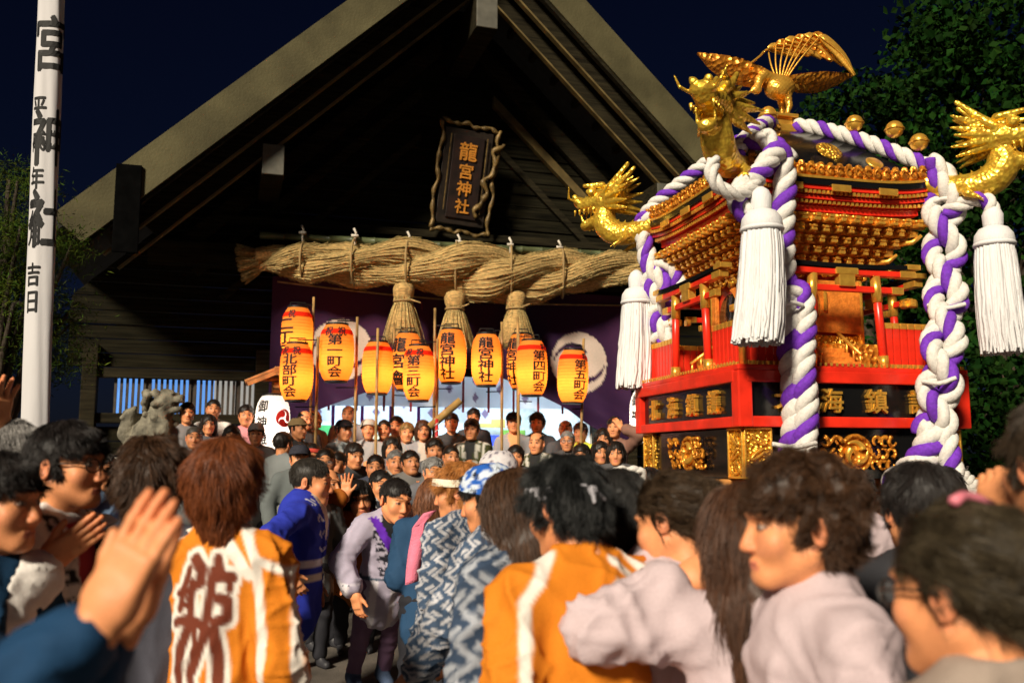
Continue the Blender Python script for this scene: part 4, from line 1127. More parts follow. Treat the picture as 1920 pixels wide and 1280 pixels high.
# bells on the right hip
for (px, py) in ((1602, 236), (1677, 247), (1723, 271)):
    c = mdiag(px, py - 4, 1, -1, 0.02)
    g = G().ball(c, 0.052, 20); g.tube([c + [0.054 * math.cos(t), 0.054 * math.sin(t), 0] for t in np.linspace(0, 6.3, 20)], 0.005, 6)
    b = part(g, 'bell', m_gold, smooth=True)
    G().tube([c + [0, 0, -0.04], c + [0.01, 0, -0.10]], 0.004, 5).obj('bell_wire', m_black, b)
for (px, py) in ((1440, 215), (1446, 240)):
    c = mdiag(px, py, -1, -1); part(G().ball(c, 0.05, 16).tube([c + [0.05 * math.cos(t), 0.05 * math.sin(t), -0.01] for t in np.linspace(0, 6.3, 16)], 0.012, 6), 'bell', m_gold, smooth=True)
# ------------------------------------------------------------------ people: heads, hands, hair, clothes
SKIN = np.array([0.68, 0.275, 0.118])
m_skin = vmat('skin', 0.5, 0.18, 260, spec=0.32, var=0.10)
m_hair = vmat('hair', 0.44, 0.15, 120, (14, 14, 2), spec=0.30, var=0.35)
m_coat = vmat('cotton_cloth', 0.82, 0.22, 210, spec=0.2, var=0.06, crease=1.0)
m_knit = vmat('patterned_cloth', 0.85, 0.3, 60, spec=0.15, var=0.08)
m_frame = mat('spectacle_frame', (0.03, 0.025, 0.02), 0.3, 0.4)
m_glass = mat('spectacle_lens', (0.5, 0.5, 0.5), 0.05)
_b = m_glass.node_tree.nodes['Principled BSDF']; _b.inputs['Alpha'].default_value = 0.16

_heads = {}
def head_t(h, sex='m'):
    """head facing -y, centred between the ears: verts, quads, colours"""
    k = (round(h, 4), sex)
    if k in _heads: return _heads[k]
    f = Field(); w = 0.96 if sex == 'f' else 1.0
    f.ell((0, 0.012, 0.035), (0.076 * w, 0.096, 0.084), k=0.02)
    f.ell((0, -0.028, -0.035), (0.060 * w, 0.066, 0.078), k=0.03)
    f.ell((0, -0.072, -0.092), (0.026 * w, 0.022, 0.020), k=0.025)
    for s in (-1, 1):
        f.cone((s * 0.058 * w, 0.01, -0.045), (s * 0.022, -0.066, -0.092), 0.018, 0.014, k=0.03)
        f.ell((s * 0.040 * w, -0.062, -0.022), (0.028, 0.022, 0.026), k=0.028)
        f.cone((s * 0.012, -0.090, 0.034), (s * 0.046, -0.078, 0.036), 0.010, 0.008, k=0.015)
    for s in (-1, 1): f.ell((s * 0.033, -0.101, 0.010), (0.017, 0.012, 0.009), k=0.010, neg=True)
    for s in (-1, 1): f.ell((s * 0.032, -0.0775, 0.010), (0.015, 0.013, 0.011), k=0.004)
    f.cone((0, -0.089, 0.016), (0, -0.107, -0.030), 0.008, 0.0125, k=0.011)
    for s in (-1, 1): f.ell((s * 0.012, -0.101, -0.033), (0.009, 0.011, 0.008), k=0.007)
    f.cone((-0.018, -0.088, -0.062), (0.018, -0.088, -0.062), 0.006, 0.006, k=0.010)
    f.ell((0, -0.093, -0.0605), (0.014, 0.007, 0.006), k=0.006); f.ell((0, -0.091, -0.0715), (0.015, 0.007, 0.007), k=0.006)
    for s in (-1, 1):
        Rm = rotm(0.15, 0, s * 0.35)
        f.ell((s * 0.082 * w, 0.016, 0.000), (0.009, 0.020, 0.033), Rm, k=0.006)
        f.ell((s * 0.090 * w, 0.010, 0.002), (0.006, 0.010, 0.018), Rm, k=0.004, neg=True)
    f.cone((0, 0.022, -0.05), (0, 0.040, -0.19), 0.055 * (0.88 if sex == 'f' else 1), 0.060 * (0.86 if sex == 'f' else 1), k=0.03)
    V, Q = f.mesh(h)
    C = np.tile(SKIN, (len(V), 1)); x, y, z = V.T; ax = np.abs(x); fr = y < -0.05
    C = C * (1 + 0.0 * x)[:, None]
    def put(m, c, a=1.0):
        C[m] = C[m] * (1 - a) + np.asarray(c) * a
    put(fr & (ax < 0.022) & (np.abs(z + 0.066) < 0.0095), (0.50, 0.14, 0.10), 0.75)
    put(fr & (ax < 0.020) & (np.abs(z + 0.0655) < max(0.0022, h * 0.42)), (0.20, 0.04, 0.03), 0.8)
    put(fr & (((ax - 0.045) / 0.03) ** 2 + ((z + 0.025) / 0.022) ** 2 < 1), (0.66, 0.24, 0.13), 0.35)
    br = 0.037 + 0.006 * np.cos((ax - 0.034) / 0.022)
    put(fr & (ax > 0.012) & (ax < 0.054) & (np.abs(z - br) < 0.0058), (0.03, 0.02, 0.015), 0.8)
    ex, ez = (ax - 0.032), (z - 0.010)
    put(fr & ((ex / 0.0165) ** 2 + (ez / 0.0085) ** 2 < 1), (0.12, 0.06, 0.04), 0.8)
    put(fr & ((ex / 0.0125) ** 2 + (ez / 0.0052) ** 2 < 1), (0.42, 0.34, 0.29), 0.8)
    put(fr & ((ex / 0.0062) ** 2 + (ez / 0.0066) ** 2 < 1), (0.015, 0.01, 0.008), 1.0)
    C *= (1 + 0.07 * wob(V, 55, 2.0) + 0.05 * wob(V, 130, 1.0))[:, None]; put(fr & (ax < 0.02) & (z < -0.01) & (z > -0.045), (0.66, 0.20, 0.10), 0.35)
    ea = (ax > 0.074 * w) & (np.abs(z) < 0.04); put(ea, (0.66, 0.20, 0.11), 0.45)
    _heads[k] = (V, Q, C)
    return _heads[k]
_hands = {}
def hand_t(h, pose):
    """right hand: wrist at 0, fingers +z, palm -y, thumb +x"""
    k = (round(h, 4), pose)
    if k in _hands: return _hands[k]
    f = Field(); curl = {'flat': 0.10, 'relax': 0.45, 'fist': 1.45, 'open': 0.12, 'grip': 1.15}[pose]; sp = {'open': 0.20, 'flat': 0.03}.get(pose, 0.05)
    f.box((0, 0, 0.048), (0.026, 0.004, 0.034), 0.011, k=0.012); f.cone((0, 0, -0.03), (0, 0, 0.02), 0.026, 0.026, 1.25, (1, 0, 0), k=0.02)
    f.ell((0.024, -0.008, 0.035), (0.016, 0.013, 0.026), k=0.012)
    for i, (x, L) in enumerate(((0.029, 0.068), (0.010, 0.077), (-0.009, 0.071), (-0.027, 0.055))):
        p = np.array([x, 0, 0.086]); d = sp * (1.2 - i * 0.8) ; a = curl * 0.45
        for j, (fl, r0, r1) in enumerate(((0.45, 0.0092, 0.0086), (0.32, 0.0086, 0.0078), (0.23, 0.0078, 0.0066))):
            v = np.array([math.sin(d) * math.cos(a), -math.sin(a), math.cos(a) * math.cos(d)])
            q = p + v * L * fl * 1.05; f.cone(p, q, r0, r1, k=0.0035); p = q; a += curl * (0.9 if j == 0 else 0.7)
    a = 0.75 if pose in ('open',) else (0.35 if pose == 'flat' else 0.5)
    t = [(0.026, -0.006, 0.022), (0.026 + 0.038 * math.sin(a + 0.25), -0.014, 0.022 + 0.04 * math.cos(a))]
    if pose in ('fist', 'grip'): t = [(0.026, -0.008, 0.03), (0.036, -0.03, 0.056), (0.014, -0.046, 0.070)]
    else: t.append((t[1][0] + 0.026 * math.sin(a), -0.018, t[1][2] + 0.028))
    f.chain(t, [0.014, 0.0105, 0.0085], k=0.006)
    V, Q = f.mesh(h)
    C = np.tile(SKIN, (len(V), 1)) * (1 + 0.04 * wob(V, 90)[:, None])
    tip = V[:, 2] > 0.125; C[tip] = C[tip] * [1.06, 0.92, 0.9]
    _hands[k] = (V, Q, C)
    return _hands[k]

_hairs = {}
def hair_t(h, style):
    """hair volumes in head space: verts, quads"""
    k = (round(h, 4), style)
    if k in _hairs: return _hairs[k]
    f = Field(); g = 0.014
    base = {'crop': 0.006, 'short': 0.012, 'messy': 0.018, 'curly': 0.021, 'bowl': 0.015, 'bob': 0.015, 'long': 0.014, 'tied': 0.010, 'thin': 0.003}[style]
    f.ell((0, 0.016, 0.042), (0.077 + base, 0.097 + base, 0.083 + base), k=0.02)
    if style in ('bowl', 'bob', 'long', 'messy', 'curly'):
        f.ell((0, 0.05, -0.005), (0.072 + base * 0.9, 0.068 + base * 0.7, 0.085), k=0.03)
    if style == 'bowl':
        f.ell((0, 0.045, 0.055), (0.090, 0.080, 0.062), k=0.03); f.cone((0, 0.055, -0.03), (0, 0.062, -0.10), 0.066, 0.045, k=0.03)
    if style == 'bob':
        for s in (-1, 1): f.cone((s * 0.075, 0.0, 0.01), (s * 0.072, 0.005, -0.085), 0.032, 0.026, k=0.03)
        f.cone((0, 0.06, 0.0), (0, 0.06, -0.09), 0.07, 0.06, k=0.03)
    if style == 'long':
        for s in (-1, 1): f.chain([(s * 0.075, 0.02, 0.0), (s * 0.078, 0.03, -0.12), (s * 0.07, 0.06, -0.24)], [0.032, 0.034, 0.022], k=0.03)
        f.chain([(0, 0.06, 0.0), (0, 0.075, -0.12), (0, 0.085, -0.26)], [0.075, 0.078, 0.05], k=0.04)
    if style == 'tied':
        f.ell((0, 0.115, 0.055), (0.042, 0.04, 0.045), k=0.02); f.ell((0.0, 0.13, 0.02), (0.03, 0.03, 0.04), k=0.02)
    if style == 'curly':
        q = np.random.default_rng(4)
        for i in range(60):
            th, ph = q.random() * 6.28, q.random() * 1.9
            d = np.array([math.sin(ph) * math.cos(th), math.sin(ph) * math.sin(th), math.cos(ph)])
            f.ell(np.array([0, 0.02, 0.04]) + d * [0.090, 0.110, 0.100], 0.015 + 0.010 * q.random(), k=0.012)
    # bare face and neck
    hl = {'crop': 0.078, 'thin': 0.10}.get(style, 0.066)
    f.ell((0, -0.125, hl - 0.115), (0.068, 0.095, 0.118), k=0.008, neg=True)
    if style in ('crop', 'short', 'thin', 'tied', 'curly', 'messy'):
        f.box((0, -0.128, -0.066), (0.2, 0.105, 0.100), 0.006, k=0.010, neg=True)      # temples
        f.box((0, -0.085, -0.125), (0.2, 0.105, 0.100), 0.006, k=0.010, neg=True)      # jaw, below the sideburns
        f.box((0, 0.05, -0.185 - (0.02 if style in ('messy', 'curly') else 0)), (0.2, 0.3, 0.115), 0.01, k=0.02, neg=True)
        for s in (-1, 1): f.ell((s * 0.100, 0.016, -0.006), (0.032, 0.027, 0.040), k=0.008, neg=True)
    elif style == 'bowl':
        f.box((0, -0.125, -0.12), (0.2, 0.115, 0.10), 0.01, k=0.02, neg=True)
        for s in (-1, 1): f.ell((s * 0.10, 0.004, -0.020), (0.028, 0.028, 0.036), k=0.012, neg=True)
    if style == 'thin':
        f.ell((0, -0.03, 0.11), (0.06, 0.09, 0.06), k=0.02, neg=True)
    V, Q = f.mesh(h); N = normals(V, Q)
    amp = {'curly': 0.006, 'messy': 0.008, 'bowl': 0.004, 'crop': 0.0015, 'thin': 0.001}.get(style, 0.0035)
    V = V + N * (amp * wob(V * [1, 1, 0.5], 70, 1.0) + amp * 0.6 * wob(V * [1, 1, 0.4], 160, 2.0))[:, None]
    _hairs[k] = (V, Q, normals(V, Q))
    return _hairs[k]
def hair_material(c):
    k = 'hair_strands_%d_%d_%d' % tuple(int(x * 999) for x in c)
    if k in MATS: return MATS[k]
    m, t, b = _nodes(k)
    b.inputs['Roughness'].default_value = 0.40; b.inputs['Specular IOR Level'].default_value = 0.26
    hi = t.nodes.new('ShaderNodeHairInfo'); rp = t.nodes.new('ShaderNodeValToRGB')
    rp.color_ramp.elements[0].color = (*[x * 0.55 for x in c], 1); rp.color_ramp.elements[1].color = (*[min(1, x * 1.7) for x in c], 1)
    t.links.new(hi.outputs['Random'], rp.inputs[0]); t.links.new(rp.outputs[0], b.inputs['Base Color'])
    MATS[k] = m
    return m
def strands(V, N, style, n, seed):
    """hair lying in locks over the head: (n, K, 3) points"""
    q = np.random.default_rng(seed); idx = q.integers(0, len(V), n); P = V[idx] + q.normal(size=(n, 3)) * 0.002; Nn = N[idx]
    crown = np.array([0, 0.06, 0.12]); K = 6
    L = {'crop': 0.016, 'short': 0.034, 'messy': 0.044, 'curly': 0.036, 'bowl': 0.045, 'bob': 0.07, 'long': 0.10, 'tied': 0.045, 'thin': 0.012}[style] * (0.6 + 0.8 * q.random(n))
    lift = {'crop': 0.45, 'short': 0.12, 'messy': 0.16, 'curly': 0.25, 'bowl': 0.02, 'tied': 0.005}.get(style, 0.015)
    D = P - crown; D = D * [1, 1, 0.4] + [0, 0, -0.06]
    if style == 'tied': D = np.array([0, 0.12, 0.05]) - P
    if style in ('long', 'bob'): D = D * 3 * (P[:, 2:] > 0.05) + [0, 0, -0.45]
    D -= Nn * (D * Nn).sum(1)[:, None]; D /= np.linalg.norm(D, axis=1)[:, None] + 1e-6
    lock = np.stack([wob(P, 75, 1.3 + seed % 7), wob(P, 75, 4.1 + seed % 5), wob(P, 75, 7.7)], 1)
    big = style in ('messy', 'curly')
    D += lock * {'messy': 0.5, 'curly': 0.75, 'crop': 0.2, 'short': 0.2}.get(style, 0.05) + q.normal(size=D.shape) * (0.09 if big else 0.025) + Nn * (lift * (0.2 + 0.8 * q.random(n)))[:, None]
    D /= np.linalg.norm(D, axis=1)[:, None]
    pts = [P - Nn * 0.003]; cu = lock * 1.5 + 0.3 * q.normal(size=D.shape)
    for i in range(K - 1):
        pts.append(pts[-1] + D * (L / (K - 1))[:, None])
        D = D + [0, 0, -0.6 if style in ('long', 'bob') else -0.14] + (0.55 if style == 'curly' else 0.10) * np.cross(D, cu); D /= np.linalg.norm(D, axis=1)[:, None]
    return np.stack(pts, 1)
def hair_curves(S_, r0, m, parent):
    n, K = S_.shape[:2]
    hc = bpy.data.hair_curves.new('hair_strands'); hc.add_curves([K] * n)
    hc.attributes['position'].data.foreach_set('vector', S_.astype(np.float32).ravel())
    ra = hc.attributes.get('radius') or hc.attributes.new('radius', 'FLOAT', 'POINT')
    ra.data.foreach_set('value', np.tile((r0 * np.array([1, 1, 0.95, 0.85, 0.65, 0.3])).astype(np.float32), n))
    hc.materials.append(m)
    o = bpy.data.objects.new('hair_strands', hc); col.objects.link(o); o.parent = parent
    return o

# ---- printed patterns, in the wearer's own coordinates (x across, z up, front -y)
def plain(c, belt=None, tee=None, lapel=None, letters=None):
    c = np.asarray(c, float)
    def fn(P):
        C = np.tile(c, (len(P), 1)); x, y, z = P.T
        if tee is not None:
            vx = np.clip((z - 1.05) * 0.17, 0.004, 0.075); C[(y < -0.03) & (np.abs(x) < vx) & (z > 1.02)] = tee
        if lapel is not None:
            vx = np.clip((z - 1.05) * 0.17, 0.004, 0.075); m = (y < 0.0) & (np.abs(np.abs(x) - vx - 0.024) < 0.024) & (z > 0.8); C[m] = lapel
            C[(z > 1.455) & (np.hypot(x, y - 0.02) < 0.12)] = lapel
            if letters is not None:
                zz = np.mod(z, 0.075); C[m & (zz > 0.016) & (zz < 0.062) & (np.abs(np.abs(x) - vx - 0.024) < 0.016) & (z > 1.0) & (np.sin(x * 900 + np.floor(z / 0.075) * 3) * np.sin(z * 700 + 1) > -0.35)] = letters
        if belt is not None: C[np.abs(z - 0.99) < 0.045] = belt
        return C
    return fn
def stroke_d(P, pts):
    d = np.full(len(P), 9.0); pts = np.asarray(pts, float)
    for a, b in zip(pts[:-1], pts[1:]):
        ba = b - a; t = np.clip(((P - a) @ ba) / (ba @ ba + 1e-9), 0, 1); d = np.minimum(d, np.linalg.norm(P - a - t[:, None] * ba, axis=1))
    return d
BRUSH = [(0.024, [(240, 690), (290, 740), (285, 790)]), (0.020, [(215, 740), (185, 830), (160, 920)]), (0.016, [(150, 850), (235, 830), (300, 800)]), (0.020, [(240, 800), (225, 900), (235, 1000)]),
         (0.020, [(140, 985), (215, 965), (290, 985)]), (0.024, [(225, 1000), (180, 1090), (165, 1180), (190, 1330)]), (0.018, [(255, 990), (270, 1080), (235, 1200), (280, 1340)]), (0.012, [(150, 920), (205, 900)]),
         (0.022, [(370, 695), (385, 740)]), (0.022, [(350, 775), (400, 770), (455, 775)]), (0.022, [(355, 740), (335, 900), (310, 1060), (250, 1200)]), (0.022, [(385, 870), (430, 880), (430, 960), (375, 975)]), (0.026, [(365, 1010), (390, 1120), (405, 1340)]), (0.016, [(445, 775), (440, 830)])]
ORANGE = (0.62, 0.19, 0.012); OWHITE = (0.74, 0.69, 0.62); OBROWN = (0.14, 0.030, 0.014)
def orange_back(ch='龍', zc=1.10, size=0.56, mark=None, sleeve=True):
    def fn(P):
        C = np.tile(np.array(ORANGE), (len(P), 1)); x, y, z = P.T; back = y > -0.02; u = -x
        W = np.zeros(len(P))
        # white lines: shoulder seam, sleeve bands, side curve
        for pts, wd in (([(0.10, 1.50), (0.17, 1.40), (0.20, 1.20), (0.20, 0.7)], 0.015), ([(0.17, 1.40), (0.28, 1.36), (0.31, 1.15), (0.33, 0.8)], 0.013), ([(-0.10, 1.50), (-0.20, 1.38), (-0.24, 1.1), (-0.25, 0.7)], 0.014), ([(0.05, 1.46), (0.15, 1.36)], 0.018)):
            W = np.maximum(W, back * (1 - smoothstep(wd - 0.005, wd + 0.005, stroke_d(np.c_[u, z], pts))))
        W = np.maximum(W, (1 - smoothstep(0.015, 0.025, np.abs(z - 0.99))) * (np.abs(u) > 0.24))
        C = mix(C, np.array(OWHITE), W)
        if ch:
            d = np.full(len(P), 9.0); U2 = np.c_[u, z]
            for w_, pts in BRUSH:
                q_ = [((a_ - 300) * 0.00062, 1.435 - (b_ - 640) * 0.00062) for a_, b_ in pts]
                d = np.minimum(d, stroke_d(U2, q_) - w_ * 0.78)
            C = mix(C, np.array(OWHITE), back * (1 - smoothstep(0.011, 0.020, d))); C = mix(C, np.array(OBROWN), back * (1 - smoothstep(-0.005, 0.005, d)))
        if mark:
            e_ = ((u - mark[0]) / 0.11) ** 2 + ((z - mark[1]) / 0.07) ** 2 + 0.35 * np.sin(u * 60) * np.sin(z * 70)
            C = mix(C, np.array(OWHITE), back * (1 - smoothstep(1.35, 1.65, e_))); C = mix(C, np.array(OBROWN), back * (1 - smoothstep(0.88, 1.12, e_)))
        return C
    return fn
def maze(c0=(0.045, 0.075, 0.13), c1=(0.42, 0.42, 0.45), crest=False, sc=1.0):
    """interlocking key-fret print of white lines on indigo"""
    def fn(P):
        x, y, z = P.T; th = np.arctan2(x, -y) * 0.16; u = (th + z * 0.72) / (0.075 * sc); v = (z * 0.72 - th) / (0.075 * sc)
        a, b = np.mod(u, 1), np.mod(v, 1); i = np.floor(u) + np.floor(v)
        e = np.mod(i, 2) < 1
        L = np.where(e, np.minimum(np.abs(a - 0.12), np.where(b < 0.65, np.abs(a - 0.5), 9)), np.minimum(np.abs(b - 0.12), np.where(a < 0.65, np.abs(b - 0.5), 9)))
        C = mix(np.array(c0), np.array(c1), 1 - smoothstep(0.07, 0.19, L))
        C = C * (0.85 + 0.3 * (wob(P, 30) > 0.1))[:, None]
        if crest:
            d = np.hypot(x + 0.02, z - 1.28); bk = y > 0
            C[bk & (d < 0.135)] = (0.55, 0.55, 0.58)
            for a_ in (0.5, 1.57, 2.64): C[bk & (np.hypot(x + 0.02 - 0.062 * math.cos(a_), (z - 1.29 - 0.062 * math.sin(a_)) * 0.8) < 0.036)] = (0.06, 0.075, 0.16)
            C[bk & (np.abs(d - 0.05) < 0.012) & (z < 1.27)] = (0.06, 0.075, 0.16)
        return C
    return fn
def blue_happi(P):
    C = np.tile(np.array((0.022, 0.036, 0.36)), (len(P), 1)); x, y, z = P.T; r = np.hypot(x, y)
    C[(np.abs(z - 1.045 - 0.12 * np.clip(-y, -0.1, 0.2)) < 0.024) & (np.abs(x) < 0.24)] = (0.72, 0.70, 0.66)
    C[(np.abs(x) > 0.22) & (np.abs(z - 1.13) < 0.024)] = (0.72, 0.70, 0.66)
    C[np.abs(z - 0.955) < 0.028] = (0.62, 0.54, 0.42)
    vx = np.clip((z - 1.05) * 0.17, 0.004, 0.075); C[(y < -0.03) & (np.abs(x) < vx) & (z > 1.05)] = (0.60, 0.50, 0.40)
    m = (y < 0) & (np.abs(np.abs(x) - vx - 0.03) < 0.018) & (z > 1.05) & (np.abs(np.mod(z, 0.11) - 0.05) < 0.022) & (np.sin(z * 260 + x * 300) > -0.2); C[m] = (0.55, 0.55, 0.62)
    return C
def lavender_happi(P):
    C = np.tile(np.array((0.40, 0.36, 0.46)), (len(P), 1)); x, y, z = P.T
    C = mix(C, np.array((0.72, 0.68, 0.72)), (np.abs(x) > 0.16) * (1 - smoothstep(0.012, 0.028, np.abs(z - 1.02))))
    vx = np.clip((z - 1.0) * 0.2, 0.004, 0.085); fr = y < -0.02
    C[fr & (np.abs(x) < vx) & (z > 1.0)] = (0.012, 0.012, 0.016)
    lp = fr & (np.abs(np.abs(x) - vx - 0.03) < 0.028) & (z > 0.95); C[lp] = (0.46, 0.42, 0.52)
    for s in (-1, 1):
        for i, ch in enumerate('龍宮神社'):
            zc = 1.36 - 0.10 * i; P2 = np.c_[(x - s * (max(0.004, (zc - 1.0) * 0.2) + 0.032)) / 0.07, (z - zc) / 0.085]
            C[fr & in_glyph(P2, ch, 0.03)] = (0.02, 0.02, 0.03)
    sash = np.abs((x + 0.105) * 0.84 - (1.42 - z) * 0.42) < 0.024; C[sash & fr & (z > 0.98)] = (0.11, 0.02, 0.40)
    sb = np.abs(-(x + 0.12) * 0.84 + (1.40 - z) * -0.42) < 0.024
    C[np.abs(z - 0.97) < 0.03] = (0.05, 0.075, 0.11)
    C[(z < 0.94) & (np.abs(np.mod(x + 0.02, 0.12) - 0.05) < 0.022)] = (0.62, 0.58, 0.62)
    return C
def sash_coat(c, sash=(0.11, 0.02, 0.40)):
    f0 = plain(c)
    def fn(P):
        C = f0(P); x, y, z = P.T; C[(np.abs((x - 0.09) * 0.84 + (1.42 - z) * 0.42) < 0.03) & (y < 0.0)] = sash; return C
    return fn
def olive_happi(P):
    C = np.tile(np.array((0.045, 0.050, 0.016)), (len(P), 1)); x, y, z = P.T; fr = y < 0
    vx = np.clip((z - 1.05) * 0.17, 0.004, 0.075); C[fr & (np.abs(x) < vx)] = (0.02, 0.02, 0.02)
    C[fr & (np.abs(np.abs(x) - vx - 0.03) < 0.022) & (np.mod(z, 0.085) > 0.014) & (z > 1.0)] = (0.50, 0.48, 0.42)
    C[(np.abs(np.abs(x) - 0.155) < 0.012) & (z > 0.9)] = (0.55, 0.53, 0.46)
    C[(np.abs(x) > 0.16) & (np.abs(np.mod(z, 0.14) - 0.05) < 0.012)] = (0.55, 0.53, 0.46)
    return C
def purple_print(P):
    C = np.tile(np.array((0.66, 0.64, 0.68)), (len(P), 1)); C[wob(P, 42, 3) > 0.25] = (0.13, 0.09, 0.30); C[np.abs(wob(P, 60, 1)) < 0.05] = (0.10, 0.10, 0.16)
    return C

def hair_clip(body, HX, c):
    g = G().tube(HX(np.array([(-0.05, 0.035, 0.128), (-0.02, 0.03, 0.140), (0.015, 0.03, 0.143), (0.045, 0.035, 0.136)])), 0.008, 8); g.obj('hair_clip', c, body, True)
def person(label, px, py, Y, face, head=(0, 0, 0), lean=0, hair='short', hc=(0.018, 0.012, 0.009), coat=None, sleeve=1.0, pants=(0.02, 0.02, 0.025),
           arms=None, q=0, sex='m', girth=1.0, skin=1.0, group=None, glasses=False, band=None, cap=None, hs=1.0, long=0.0, ns=None, noles=False, clip=None, cvx=None, fine=False, shoes=None, wrinkle=1.0, tilt=0):
    """one person. px,py,Y: centre of the head; face: 0 towards the camera, 90 right, 180 away.
    q: 0 far, 1 middle, 2 near"""
    hv, bv, cv = ((0.0122, 0.024, 0.0275), (0.0066, 0.015, 0.0140), (0.0050, 0.012, 0.0130))[q]
    if q == 2 and not fine: hv = 0.0070
    Hw = at(px, py, Y); th = R(face); Rz = rotm(0, 0, th); ln = R(lean)
    PV = np.array([0, 0, 0.95])
    def up(p):     # torso lean and sideways tilt about the pelvis
        p = np.atleast_2d(np.asarray(p, float)); return (p - PV) @ (rotm(ln, R(tilt), 0)).T + PV
    hc0 = up((0, -0.012, 1.605))[0]
    gz = floor_at(Hw[0], Hw[1])
    S = (Hw[2] - gz) / hc0[2]
    g_ = girth
    SC = np.array([g_, g_, S])
    root = Hw - Rz @ (hc0 * SC); root[2] = gz
    def L(p): return up(p)[0] * SC             # rest -> local
    def W2L(p): return (np.asarray(p) - root) @ Rz          # world -> local
    def back(P):                                # local -> rest (for prints)
        p = P / SC; r = rotm(ln, R(tilt), 0); o = p.copy(); m = p[:, 2] > 0.95; o[m] = (p[m] - PV) @ r + PV; return o
    sh = {s: L((s * 0.172, 0.005, 1.395)) for s in (-1, 1)}
    # arms
    A = {}
    for s in (-1, 1):
        a = (arms or {}).get(s)
        if a is None: a = dict(w=(s * 0.235, -0.06, 0.86), hint=(s * 0.5, 0.6, 0), fd=(0, -0.15, -1), pn=(-s, 0.1, 0), pose='relax')
        wv = W2L(at(*a['px'])) if 'px' in a else L(a['w'])
        u, f_ = 0.285 * (0.5 + 0.5 * S), 0.255 * (0.5 + 0.5 * S)
        d = wv - sh[s]; D = np.linalg.norm(d); mx_ = (u + f_) * 0.99
        if D > mx_: wv = sh[s] + d / D * mx_; d = wv - sh[s]; D = mx_
        c = np.clip((u * u + D * D - f_ * f_) / (2 * u * D), -1, 1); hd = np.asarray(a.get('hint', (s * 0.6, 0.2, -0.6)), float); dn = d / D
        hd = hd - dn * (hd @ dn); hd /= np.linalg.norm(hd) + 1e-9
        el = sh[s] + dn * u * c + hd * u * math.sqrt(max(0, 1 - c * c))
        if 'elbow' in a: el = W2L(at(*a['elbow'])); wv = W2L(at(*a['px']))
        fd = np.asarray(a.get('fd', wv - el), float); pn = np.asarray(a.get('pn', (0, 0, -1)), float)
        if a.get('world'): fd = fd @ Rz; pn = pn @ Rz
        A[s] = (el, wv, fd / np.linalg.norm(fd), pn, a.get('pose', 'relax'))
    # body: one mesh, coarse where clothes cover it
    f = Field(); fa = Field()
    f.cone(L((0, 0.0, 0.95)), L((0, 0.0, 1.30)), 0.120 * g_, 0.135 * g_, 0.72, (0, 1, 0), k=0.05)
    f.cone(L((-0.13, 0.0, 1.39)), L((0.13, 0.0, 1.39)), 0.05, 0.05, k=0.05)
    fa.cone(L((0, 0.015, 1.40)), L((0, 0.01, 1.52)), 0.062, 0.052, k=0.04)
    for s in (-1, 1):
        el, wv, fd, pn, pose = A[s]
        f.cone(sh[s], el, 0.046, 0.039, k=0.03); fa.cone(el, wv, 0.038, 0.027, k=0.02)
        f.cone(L((s * 0.085, 0, 0.92)), L((s * 0.10, -0.01, 0.5)), 0.075, 0.052, k=0.04); f.cone(L((s * 0.10, -0.01, 0.5)), L((s * 0.10, 0.02, 0.09)), 0.050, 0.036, k=0.02)
        f.cone(L((s * 0.10, 0.03, 0.045)), L((s * 0.105, -0.10, 0.03)), 0.038, 0.030, k=0.02)
    V, Qd = f.mesh(0.044 if q == 0 else 0.036); C0 = np.tile(SKIN, (len(V), 1)); C0[V[:, 2] < 0.16 * S] = (0.03, 0.03, 0.035)
    Va, Qa = fa.mesh(bv)
    Vs, Fs, Cs = [V, Va], [Qd, Qa + len(V)], [C0, np.tile(SKIN, (len(Va), 1))]
    off = len(V) + len(Va)
    hV, hQ, hC = head_t(hv, sex)
    HR = rotm(ln * 0.45, R(tilt) * 0.5, 0) @ rotm(0, 0, R(head[0])) @ rotm(R(head[1]), R(head[2]), 0)
    hp = L((0, -0.012, 1.605))
    def HX(P): return (P * hs) @ HR.T + hp
    Vs.append(HX(hV)); Fs.append(hQ + off); Cs.append(hC); off += len(hV)
    for s in (-1, 1):
        el, wv, fd, pn, pose = A[s]
        tV, tQ, tC = hand_t((0.0105 if not arms else 0.0088, 0.0066, 0.0046 if fine else 0.0072)[q], pose); M = frame(wv, y=-np.asarray(pn), z=fd)
        P = tV * [1 if s < 0 else -1, 1, 1]; P = P @ M[:3, :3].T + M[:3, 3]
        Vs.append(P); Fs.append((tQ if s < 0 else tQ[:, ::-1]) + off); Cs.append(tC); off += len(tV)
    body = obj('person', mesh_np(np.concatenate(Vs), Fs, cols=np.concatenate(Cs) * skin), m_skin, None, root, (0, 0, th))
    tag(body, label, 'person', group)
    # coat
    f = Field(); k = 0.035
    f.cone(L((0, 0.0, 1.0)), L((0, 0.005, 1.33)), 0.150 * g_, 0.168 * g_, 0.70, (0, 1, 0), k=k)
    f.cone(L((0, 0.0, 1.0)), L((0, 0.005, 0.74 - long)), 0.150 * g_, 0.178 * g_, 0.74, (0, 1, 0), k=k)
    f.cone(L((-0.135, 0.008, 1.395)), L((0.135, 0.008, 1.395)), 0.064, 0.064, k=0.05)
